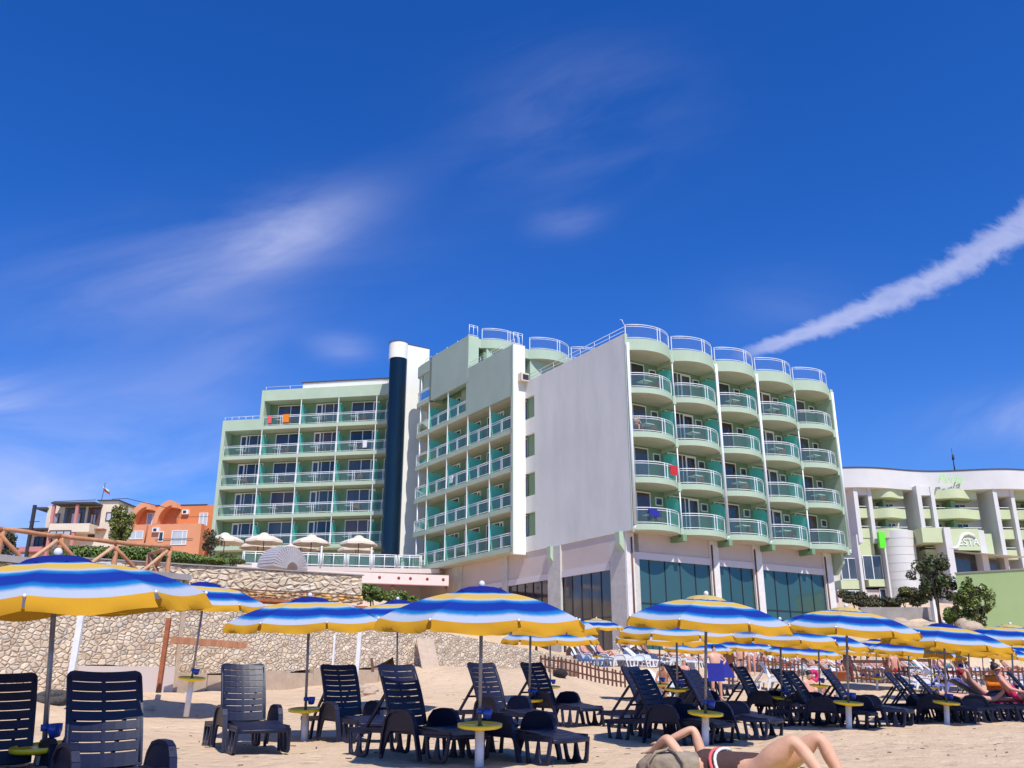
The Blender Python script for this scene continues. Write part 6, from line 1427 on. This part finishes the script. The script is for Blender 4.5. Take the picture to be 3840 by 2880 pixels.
# left part of the bank, each lounger and bather by hand
wl(2172, 43.2, 120, 'white lounger farthest left on the stone bank, its back towards the wall', 60)
wl(2212, 44.4, 125, 'white lounger with a blue towel beside the first reclining bather')
on_lounger(2212, 44.4, 125, 'recline', 'bather with bare chest reclining farthest left on the stone bank', sk='skin3', sw='lilac')
wl(2272, 44.0, 122, 'white lounger under the woman in the coral top')
on_lounger(2272, 44.0, 122, 'recline', 'dark haired woman in a coral top reclining on a white lounger', sk='skin3', kind='bikini', sw='coral', bikini='coral')
person(at(2132, 42.6), 140, 'sit', 'sunburnt person sitting low at the left end of the stone bank', sk='skin2', sw='black', sc=.8)
wl(2362, 45.2, 118, 'white lounger in front of the stone corner pier')
on_lounger(2362, 45.2, 118, 'recline', 'bather lying back on the white lounger before the stone corner pier', sk='skin', sw='black')
wl(2330, 42.2, 115, 'flat white lounger on the edge of the stone bank', 6)
wl(2405, 42.5, 118, 'empty white lounger right of the stone bank edge', 40)
wl(2450, 45.6, 118, 'white lounger under the low striped umbrella'); on_lounger(2450, 45.6, 118, 'armsup', 'bather with arms behind the head under the low striped umbrella', sk='skin2', sw='red')
person(at(2494, 31.0), 200, 'sit', 'man bending forward, seen below the low striped umbrella', sk='skin2', sw='red', sc=.95)
wl(2494, 31.6, 130, 'white lounger the bending man sits on', 45)
person(at(2573, 30.2), 185, 'stand', 'blond child standing between the dark loungers', sk='skin3', sw='whitec', hair='hairl', long=True, sc=.74)
person(at(2690, 30.5), 175, 'hips', 'heavy man with white cap standing by the blue windbreak', sk='skin', sw='blue', fat=1.28, sc=1.02)
wl(2540, 44.5, 118, 'white lounger behind the blond child', 55); on_lounger(2540, 44.5, 118, 'recline', 'bather reclining behind the blond child', sk='skin', sw='black', hair='hairl', long=True)
wl(2600, 45.2, 118, 'white lounger with a yellow towel right of the blond child', 50); on_lounger(2600, 45.2, 118, 'sit', 'tanned person sitting up right of the blond child', sk='skin2', sw='turq')
m = MB(); m.box(-.26, .26, -.03, .03, 0, .55); o = obj('blue_bag', m.mesh('blue_bag', 'blue'), None, at(2692, 29.9, .60), R_(-8)); tag(o, 'square dark blue beach bag the heavy man holds in front of him', 'bag')
m = MB(); m.add([(-.1, 0, 1.30), (.12, 0, 1.30), (.36, -.1, .75), (-.1, -.1, .75), (-.1, .05, 1.30), (.12, .05, 1.30), (.36, 0, .75), (-.1, 0, .75)], [(0, 3, 2, 1), (4, 5, 6, 7), (0, 1, 5, 4), (1, 2, 6, 5), (3, 0, 4, 7)]); o = obj('blue_towel', m.mesh('blue_towel', 'blue'), None, at(2722, 31.5)); tag(o, 'slanting dark blue towel held up behind the heavy man', 'towel')
lounger(at(2640, 33), 120, 'dark lounger with a white towel over its raised back', ang=64, group='dark loungers among the crowd', sc=1.05)
tw = at(2640, 33); m = MB(); m.box(-.30, .30, -.10, .06, 0, .22); o = obj('white_towel', m.mesh('white_towel', 'whitec'), None, tw + Vector((-.40, .25, .90)), R_(60)); tag(o, 'white towel draped over the top of a dark lounger back', 'towel')
# row on the right, in front of the glass base, generated left to right
names = ['reclining', 'leaning', 'sitting', 'lying prone']; poses = ['recline', 'armsup', 'sit', 'prone']
fabn = {'blue': 'blue', 'red': 'red', 'black': 'black', 'turq': 'turquoise', 'coral': 'coral', 'whitec': 'white', 'magenta': 'magenta', 'orangec': 'orange', 'lilac': 'lilac'}
land = [(2760, 'the left stone column'), (2900, 'the narrow glass bay'), (3060, 'the pink ring'), (3220, 'the glass base corner'), (3420, 'the brown fence'), (3640, 'the boulders'), (4000, 'the right edge')]
ordw = ['first', 'second', 'third', 'fourth', 'fifth', 'sixth', 'seventh', 'eighth', 'ninth', 'tenth', 'eleventh', 'twelfth']
def near(u): return next(n for a, n in land if u <= a)
rows = [(46.5, 2740, 3860, 50, 'front row'), (50.5, 2700, 3880, 48, 'middle row'), (56.0, 2740, 3200, 60, 'back row')]
cnt = {}
for ri, (Y, u0, u1, du, rn_) in enumerate(rows):
    u = u0
    while u < u1:
        uu = u + rnd.uniform(-10, 10); key = (ri, near(uu)); cnt[key] = cnt.get(key, 0) + 1; od = ordw[cnt[key] - 1]
        az = rnd.uniform(100, 140); k = rnd.randrange(4) if rnd.random() < .75 else 0; fb_ = rnd.choice(fabs); sk = rnd.choice(skins); hr = rnd.choice(['hairb', 'hairb', 'hairl'])
        lb = f'{od} from the left near {near(uu)}, {rn_}'
        wl(uu, Y + rnd.uniform(-.5, .5), az, 'white lounger ' + lb, rnd.choice([35, 45, 55, 60]) if k < 2 else rnd.choice([8, 40, 55]) if k == 2 else 4)
        if rnd.random() < .86:
            kd = rnd.choice(['trunks', 'bikini', 'suit']); person(at(uu, Y), az, poses[k], f'bather {names[k]} in {fabn[fb_]}, {od} near {near(uu)}, {rn_}', sk=sk, kind=kd, sw=fb_, hair=hr, fat=rnd.choice([1, 1, 1.12]), long=(kd != 'trunks'), bikini=fb_ if kd == 'bikini' else None)
        u += du * rnd.uniform(.8, 1.25)
for u, Y, az, sk, sw, lb in ((2742, 36.0, 150, 'skin2', 'black', 'tanned person standing behind the blue towel'), (2782, 38, 180, 'skin', 'black', 'woman in a black bikini standing with hands on hips'), (2822, 40.5, 200, 'skin3', 'whitec', 'pale person standing in front of a white lounger'), (3190, 44, 160, 'skin2', 'magenta', 'tanned person standing right of the pink ring'), (3365, 43.5, 180, 'skin3', 'red', 'person standing behind the three right loungers'), (3610, 42, 170, 'skin2', 'blue', 'person standing under the right background umbrellas')):
    person(at(u, Y), az, 'hips' if u == 2782 else 'stand', lb, sk=sk, sw=sw, kind='bikini' if u == 2782 else 'trunks', bikini='black' if u == 2782 else None)
# man on the sand, pink ring, pots
person(at(3048, 29.0), 150, 'ground', 'man with sunglasses sitting on the sand behind the trays', sk='skin', sw='red', sc=1.08, fat=1.05)
hd_ = bpy.data.objects[-1] if False else None
m = MB()
for i in range(20):
    pass
def torus(R, r, n=24, k=10):
    m = MB(); m.smooth = True
    for i in range(n):
        a = 6.2832 * i / n
        for j in range(k): b = 6.2832 * j / k; m.v.append(((R + r * math.cos(b)) * math.cos(a), r * math.sin(b), (R + r * math.cos(b)) * math.sin(a)))
    for i in range(n):
        for j in range(k): m.f.append([i * k + j, i * k + (j + 1) % k, ((i + 1) % n) * k + (j + 1) % k, ((i + 1) % n) * k + j]); m.m.append(0); m.sm.append(True)
    return m
o = obj('swim_ring', torus(.18, .09).mesh('swim_ring', 'magenta'), None, at(3055, 38.5, .27), .3); tag(o, 'bright pink inflatable swim ring behind the sitting man', 'swim ring')
m = MB(); m.lathe([(0, 0), (.3, 0), (.42, .34), (.46, .34), (.46, .42), (.36, .42), (.3, .3)], 20); tag(obj('plant_pot', m.mesh('plant_pot', 'rust'), None, at(3142, 41)), 'low terracotta pot between white loungers and the picket fence', 'pot')
wl(2912, 36.0, 115, 'white lounger with raised back behind the dark pair left of the second yellow cap', 62)
wl(3455, 36.5, 100, 'empty white lounger behind the three right loungers', 20)
lounger(at(3580, 36.0), 115, 'lounger under a lilac towel in the right background', ang=60, group='dark loungers among the crowd', sc=1.0, mats='lilac')
# picket fences
def picket(name, label, pts, h, sp, group=None):
    t = thing(name, label, 'fence', pts[0]); b = t.location.copy(); L = sum((q - p).length for p, q in zip(pts[:-1], pts[1:])); n = int(L / sp); pm = MB()
    pm.add([(-.035, -.01, 0), (.035, -.01, 0), (.035, .01, 0), (-.035, .01, 0), (-.035, -.01, h - .05), (.035, -.01, h - .05), (.035, .01, h - .05), (-.035, .01, h - .05), (0, -.01, h), (0, .01, h)], [(0, 3, 2, 1), (0, 1, 5, 8, 4), (3, 7, 9, 6, 2), (1, 2, 6, 5), (0, 4, 7, 3), (5, 6, 9, 8), (4, 8, 9, 7)])
    pme = pm.mesh('picket', 'picket')
    def f(s):
        for p, q in zip(pts[:-1], pts[1:]):
            l = (q - p).length
            if s <= l or q is pts[-1]: return p.lerp(q, min(s / l, 1)), math.atan2(q.y - p.y, q.x - p.x)
            s -= l
    for i in range(n + 1):
        p, a = f(L * i / n); o = obj('picket', pme, t, p - b + Vector((0, 0, random.uniform(-.02, .02))), a); o.rotation_euler = (0, R_(random.uniform(-3, 3)), a)
    for z in (h * .3, h * .75):
        m = MB()
        for p, q in zip(pts[:-1], pts[1:]): m.bar(p - b + Vector((0, .02, z)), q - b + Vector((0, .02, z)), .03, .06)
        obj('rail', m.mesh('rail', 'picket'), t)
    return t
picket('picket_fence', 'dark brown picket fence sloping down from the stone bank behind the loungers', [at(2030, 34.5, .02), at(2130, 34.2, .02), at(2250, 34.0, .02), at(2345, 34.0, .02)], .62, .15)
picket('picket_fence', 'low brown picket fence left of the sitting man in front of the white loungers', [at(2790, 42.5), at(2900, 42.5), at(3010, 42.3)], .72, .16)
picket('picket_fence', 'brown picket fence right of the terracotta pot', [at(3170, 42.2), at(3300, 41.5), at(3412, 40.8)], .75, .17)
picket('picket_fence', 'brown picket fence at the right background under the umbrellas', [at(3510, 40.5), at(3680, 40), at(3860, 39.5)], .75, .18)
for i, (a, b, Y, lb) in enumerate(((3175, 3330, 48.5, 'upper brown board rail between crowd rows'), (3330, 3500, 49.0, 'second brown board rail between crowd rows'))):
    p, q = at(a, Y, .9), at(b, Y, .8); m = MB(); m.bar((0, 0, 0), q - p, .06, .16); m.bar((0, 0, -.4), q - p - Vector((0, 0, .4)), .06, .12); m.bar((.05, 0, -.9), (.05, 0, .1), .1, .1); e_ = q - p; m.bar((e_.x - .1, e_.y, e_.z - .8), (e_.x - .1, e_.y, e_.z + .1), .1, .1)
    tag(obj('board_rail', m.mesh('board_rail', 'picket'), None, p), lb, 'fence')
# drum and black bag by the fence
m = MB(); m.lathe([(.0, 0), (.33, 0), (.345, .3), (.34, .62), (.34, .64), (.31, .64), (.31, .1), (0, .1)], 24); tag(obj('woven_drum', m.mesh('woven_drum', 'plank'), None, at(2134, 35.6)), 'tan round bin behind the left end of the picket fence', 'bin')
m = MB(); m.ell((0, 0, .12), (.25, .2, .16), 12, 8, .14); m.sm = [False] * len(m.f); tag(obj('black_bag', m.mesh('black_bag', 'black'), None, at(2102, 32.0)), 'black rubbish bag lying before the left end of the picket fence', 'bag')
# people near the right edge
pr_ = at(3655, 21.2); person(pr_, 118, 'prone', 'person lying with bent legs towards the blue capped umbrella pole', sk='skin', sw='black', kind='bikini', sc=1.0)
q = at(3720, 22.6); person(q + Vector((0, 0, -.02)), 100, 'armsup', 'person with a red cap lying on a magenta towel near the right edge', sk='skin', sw='black', kind='bikini', bikini='whitec', hair='red', sc=1.0)
lounger(q, 100, 'lounger under the magenta towel near the right edge', ang=32)
m = MB()
for i in range(13):
    for j in range(7): m.v.append((-.36 + .72 * j / 6, -.85 + 1.05 * i / 12, .385 + .012 * math.sin(i * 1.1) + (.0 if 0 < j < 6 else -.14)))
for i in range(12):
    for j in range(6): m.f.append([i * 7 + j, i * 7 + j + 1, (i + 1) * 7 + j + 1, (i + 1) * 7 + j]); m.m.append(0); m.sm.append(True)
o = obj('magenta_towel', m.mesh('magenta_towel', 'magenta'), None, q, R_(80)); tag(o, 'magenta towel hanging over the lounger near the right edge', 'towel')
m = MB()
for i in range(9):
    for j in range(5): m.v.append((-.31 + .62 * j / 4, .05 * math.sin(j * 1.5 + i) * .3 + (i - 4) * .012 * abs(i - 4), .62 - abs(i - 3) * .11))
for i in range(8):
    for j in range(4): m.f.append([i * 5 + j, i * 5 + j + 1, (i + 1) * 5 + j + 1, (i + 1) * 5 + j]); m.m.append(0); m.sm.append(True)
o = obj('orange_towel', m.mesh('orange_towel', 'orangec'), None, at(3752, 23.0, .42), R_(-30)); tag(o, 'orange towel draped over a lounger back near the right edge', 'towel'); 
o.scale = (.7, .7, .75); o.modifiers.new('s', 'SOLIDIFY').thickness = .02
q2 = at(3850, 20.6); person(q2, 118, 'recline', 'person lying on the lounger cut by the right edge', sk='skin3', sw='magenta', kind='suit')
# balcony guests and towels
bp = FR.w(.75, .1, Z0 + 2 * H); person(bp, 150, 'sit', 'bather sitting on the leftmost curved balcony of the hotel, third floor', sk='skin3', sw='coral', sc=.95, group='guests on the balconies')
def hang(fr, x, y, z, w, h, mt, lb):
    m = MB(); m.box(-w / 2, w / 2, -.03, .0, -h, .02); m.box(-w / 2, w / 2, .0, .05, -.25, .02); tag(obj('towel', m.mesh('towel', mt), None, fr.w(x, y, z), fr.a), lb, 'towel', 'towels hanging on hotel balconies')
hang(FL, wL * 1.62, .02, Z0 + 5 * H + 1.06, .62, .8, 'orangec', 'orange towel over the top floor balcony rail of the left wing')
hang(FL, wL * 1.18, .02, Z0 + 5 * H + .95, .4, .7, 'coral', 'patterned coral towel left of the orange one on the top balcony')
hang(FL, wL * 3.75, .02, Z0 + 4 * H + 1.0, .4, .7, 'whitec', 'pale towel on the rail beside the stair tower, second highest floor')
hang(FM, wM * 1.25, .02, Z0 + 2 * H + .95, .5, .6, 'whitec', 'white towel on the middle wing rail, third floor')
hang(FR, 2.9, -.72, Z0 + 1 * H + .9, .55, .6, 'red', 'red towel on the leftmost curved balcony, second floor')
hang(FR, 1.3, -.62, Z0 + .9, 1.0, .45, 'blue', 'blue patterned towel on the lowest leftmost curved balcony')
# balcony furniture
def table_set(label):
    t = thing('balcony_table', label, 'table', (0, 0, 0), 0, 'small tables on the hotel balconies'); m = MB(); m.box(-.35, .35, -.35, .35, .68, .72); obj('table_top', m.mesh('table_top', 'wplastic'), t)
    for a in (-1, 1):
        for b in (-1, 1): m = MB(); m.bar((a * .28, b * .28, 0), (a * .28, b * .28, .68), .04); obj('leg', m.mesh('leg', 'chairbrown'), t)
    return t
def chair_set(label):
    t = thing('balcony_chair', label, 'chair', (0, 0, 0), 0, 'brown chairs on the hotel balconies'); m = MB(); m.box(-.24, .24, -.24, .24, .40, .45); obj('seat', m.mesh('seat', 'chairbrown'), t); m = MB(); m.box(-.24, .24, .21, .25, .45, .88); obj('backrest', m.mesh('backrest', 'chairbrown'), t)
    for a in (-1, 1):
        for b in (-1, 1): m = MB(); m.bar((a * .21, b * .21, 0), (a * .21, b * .21, .40), .035); obj('leg', m.mesh('leg', 'chairbrown'), t)
    return t
flo = ['lowest', 'second', 'third', 'fourth', 'top']; T1 = None; C1 = None
def furn(fr, x, y, z, lb):
    global T1, C1
    if T1 is None: T1 = table_set('small white table ' + lb); T1.location = fr.w(x, y, z); C1 = chair_set('brown chair ' + lb); C1.location = fr.w(x + .75, y, z); C1.rotation_euler = (0, 0, 1.2)
    else: dup(T1, fr.w(x, y, z), fr.a, 'small white table ' + lb); dup(C1, fr.w(x + .75, y + random.uniform(-.1, .1), z), fr.a + random.uniform(-1.5, 1.5), 'brown chair ' + lb)
for k in range(1, 6):
    for i in range(4):
        if k == 5 and i == 0: continue
        furn(FL, (i + .38) * wL, .7, Z0 + k * H, f'on the left wing, {flo[k - 1]} balcony row, {ordw[i]} bay from the left')
for k in range(4):
    for i in range(5):
        if (i + k) % 3 != 1: furn(FR, (i + .42) * wR, .2, Z0 + k * H, f'on a curved balcony, {flo[k]} row, {ordw[i]} column from the grey wall')
# ------------------------------------------------------------------ woman lying on the sand in front
def woman():
    Y = 9.15; o = Vector(((2722 - 1920) / FPX * (Y * ct - .95 * st), Y, gz(3, Y)))
    t = thing('woman', 'woman in a brown swimsuit lying on the sand with bent knees', 'person', o, R_(-36))
    S = {'pel': ((.30, 0, .15), (.175, .155)), 'wai': ((.10, 0, .15), (.140, .13)), 'rib': ((-.08, 0, .155), (.145, .13)), 'che': ((-.22, 0, .17), (.155, .13)), 'nec': ((-.36, -.02, .19), .055), 'hea': ((-.47, -.02, .235), (.085, .09)), 'top': ((-.57, -.02, .25), (.07, .075)),
         'hpN': ((.36, -.10, .14), .105), 'thN': ((.50, -.13, .28), .112), 'kN': ((.68, -.14, .41), .066), 'cN': ((.80, -.15, .27), .056), 'aN': ((.93, -.16, .07), .036), 'tN': ((1.06, -.18, .035), .03),
         'hpF': ((.36, .10, .14), .105), 'thF': ((.60, .12, .29), .105), 'kF': ((.80, .14, .43), .066), 'cF': ((.88, .14, .25), .060), 'aF': ((.98, .15, .07), .038), 'tF': ((1.11, .14, .04), .03),
         'sN': ((-.27, -.17, .17), .055), 'eN': ((-.43, -.20, .40), .046), 'wN': ((-.63, -.10, .27), .030), 'pN': ((-.68, -.08, .25), (.036, .022)),
         'sF': ((-.27, .17, .19), .055), 'eF': ((-.36, .20, .46), .044), 'wF': ((-.60, .10, .34), .030), 'pF': ((-.66, .08, .32), (.036, .022))}
    ed = [('pel', 'wai'), ('wai', 'rib'), ('rib', 'che'), ('che', 'nec'), ('nec', 'hea'), ('hea', 'top'), ('che', 'sN'), ('sN', 'eN'), ('eN', 'wN'), ('wN', 'pN'), ('che', 'sF'), ('sF', 'eF'), ('eF', 'wF'), ('wF', 'pF')]
    for q in 'NF': ed += [('pel', 'hp' + q), ('hp' + q, 'th' + q), ('th' + q, 'k' + q), ('k' + q, 'c' + q), ('c' + q, 'a' + q), ('a' + q, 't' + q)]
    # five fingers per hand
    for q, sy in (('N', -1), ('F', 1)):
        base = Vector(S['p' + q][0])
        for i in range(4):
            f0 = base + Vector((-.02, (.025 - i * .017), .004)); f1 = f0 + Vector((-.032, .006, .006 - .002 * i)); f2 = f1 + Vector((-.020 - .004 * (i in (1, 2)), .004, -.012))
            S[f'f{q}{i}a'] = (tuple(f0), .0105); S[f'f{q}{i}b'] = (tuple(f1), .0085); S[f'f{q}{i}c'] = (tuple(f2), .007); ed += [('p' + q, f'f{q}{i}a'), (f'f{q}{i}a', f'f{q}{i}b'), (f'f{q}{i}b', f'f{q}{i}c')]
        a = base + Vector((.0, .035, .0)); b = a + Vector((-.028, .018, .0)); S[f't{q}a'] = (tuple(a), .012); S[f't{q}b'] = (tuple(b), .008); ed += [('p' + q, f't{q}a'), (f't{q}a', f't{q}b')]
    t.scale = (1.10,) * 3
    obj('body', skin(S, ed, 'pel', 2, 'skinw'), t)
    W = {'a': ((.36, 0, .155), (.182, .168)), 'b': ((.22, 0, .155), (.178, .160)), 'c': ((.06, 0, .155), (.165, .148)), 'd': ((-.10, 0, .165), (.172, .150)), 'e': ((-.29, 0, .175), (.180, .152))}
    obj('swimsuit', skin(dict(W, hN=((.42, -.09, .17), .125), hF=((.42, .09, .17), .125)), [('a', 'b'), ('b', 'c'), ('c', 'd'), ('d', 'e'), ('a', 'hN'), ('a', 'hF')], 'a', 2, 'brownc', 'swimsuit'), t)
    m = MB()
    for j in range(2):
        m.cur = j; m.tube([(-.04 + j * .045 + .03 * math.sin(a * 2), .168 * math.cos(a), .16 + .152 * math.sin(a)) for a in [R_(q) for q in range(60, 250, 15)]], .014, 6)
    obj('sash', m.mesh('sash', 'coral', 'whitec'), t)
    m = MB(); m.ell((-.56, .0, .235), (.10, .10, .10), 14, 10); m.ell((-.63, .02, .16), (.09, .10, .09), 12, 8); obj('hair', m.mesh('hair', 'hairb'), t)
    m = MB(); m.ell((-.475, -.005, .33), (.010, .013, .02), 8, 6)
    return t, o
M['skinw'] = mat('skin_foreground', (.70, .40, .25), (.60, .31, .19), .6, 9, .10, 90)
wm, wo = woman()
# towel under her and the bag she rests on
m = MB(); nx_, ny_ = 24, 10
for i in range(nx_ + 1):
    for j in range(ny_ + 1):
        x, y = -.55 + 1.35 * i / nx_, -.36 + .66 * j / ny_; m.v.append((x, y + .03 * math.sin(x * 5), gz(wo.x + x, wo.y + y) - wo.z + .015 + .012 * math.sin(x * 13 + y * 4) * math.cos(y * 11)))
for i in range(nx_):
    for j in range(ny_): a = i * (ny_ + 1) + j; m.f.append([a, a + ny_ + 1, a + ny_ + 2, a + 1]); m.m.append(0); m.sm.append(True)
tag(obj('beach_towel', m.mesh('beach_towel', 'yellowg'), None, wo, R_(-36)), 'yellow green towel under the lying woman', 'towel')
bg_ = thing('canvas_bag', 'khaki canvas bag the lying woman rests her head on', 'bag', wo + Vector((-.50, .12, -.02)), R_(-20))
m = MB(); rb = random.Random(2); n, k = 28, 14
for i in range(k + 1):
    ph = math.pi * i / k
    for j in range(n):
        a = 6.2832 * j / n; s = lambda c: math.copysign(abs(c) ** .62, c); f = 1 + .05 * math.sin(a * 7 + ph * 3) * math.sin(ph) + .035 * math.sin(a * 3 - ph * 5) + rb.uniform(-.012, .012)
        m.v.append((.31 * s(math.cos(a)) * abs(math.sin(ph)) ** .5 * f, .17 * s(math.sin(a)) * abs(math.sin(ph)) ** .5 * f, .155 - .165 * s(math.cos(ph)) * f + .02 * math.cos(a)))
for i in range(k):
    for j in range(n): m.f.append([i * n + j, i * n + (j + 1) % n, (i + 1) * n + (j + 1) % n, (i + 1) * n + j]); m.m.append(0); m.sm.append(True)
obj('bag_body', m.mesh('bag_body', 'bag'), bg_)
m = MB(); m.box(-.12, .16, -.19, -.165, .03, .17); o = obj('pocket', m.mesh('pocket', 'bag'), bg_); bevel(o, .02, 3)
for s in (-1, 1): m = MB(); m.tube([(s * .16, -.16, .12), (s * .17, -.19, .24), (s * .10, -.15, .33), (0, -.05, .35)], .014, 6); obj('strap', m.mesh('strap', 'bag'), bg_)
m = MB()
for i in range(7): m.ell((-.36 + .06 * i, .02 * math.sin(i * 2), .03 + .012 * (i % 2)), (.06, .055, .035), 10, 6, .12)
tag(obj('dark_cloth', m.mesh('dark_cloth', 'brownc'), None, wo + Vector((-.92, .18, 0))), 'crumpled dark purple cloth lying left of the khaki bag', 'clothes')
# twigs and litter on the sand
lt = MB()
for _ in range(240):
    u, Y = rnd.uniform(500, 3900), rnd.choice([rnd.uniform(8.5, 14), rnd.uniform(14, 26)]); p = at(u, Y, .006); a = rnd.uniform(0, 3.14); l = rnd.uniform(.01, .05); d = Vector((math.cos(a), math.sin(a), 0)) * l
    lt.bar(p - d, p + d, rnd.uniform(.006, .014), rnd.uniform(.004, .01))
tag(obj('beach_litter', lt.mesh('beach_litter', 'bark')), 'scattered twigs and bits on the sand', 'litter', None, 'stuff')
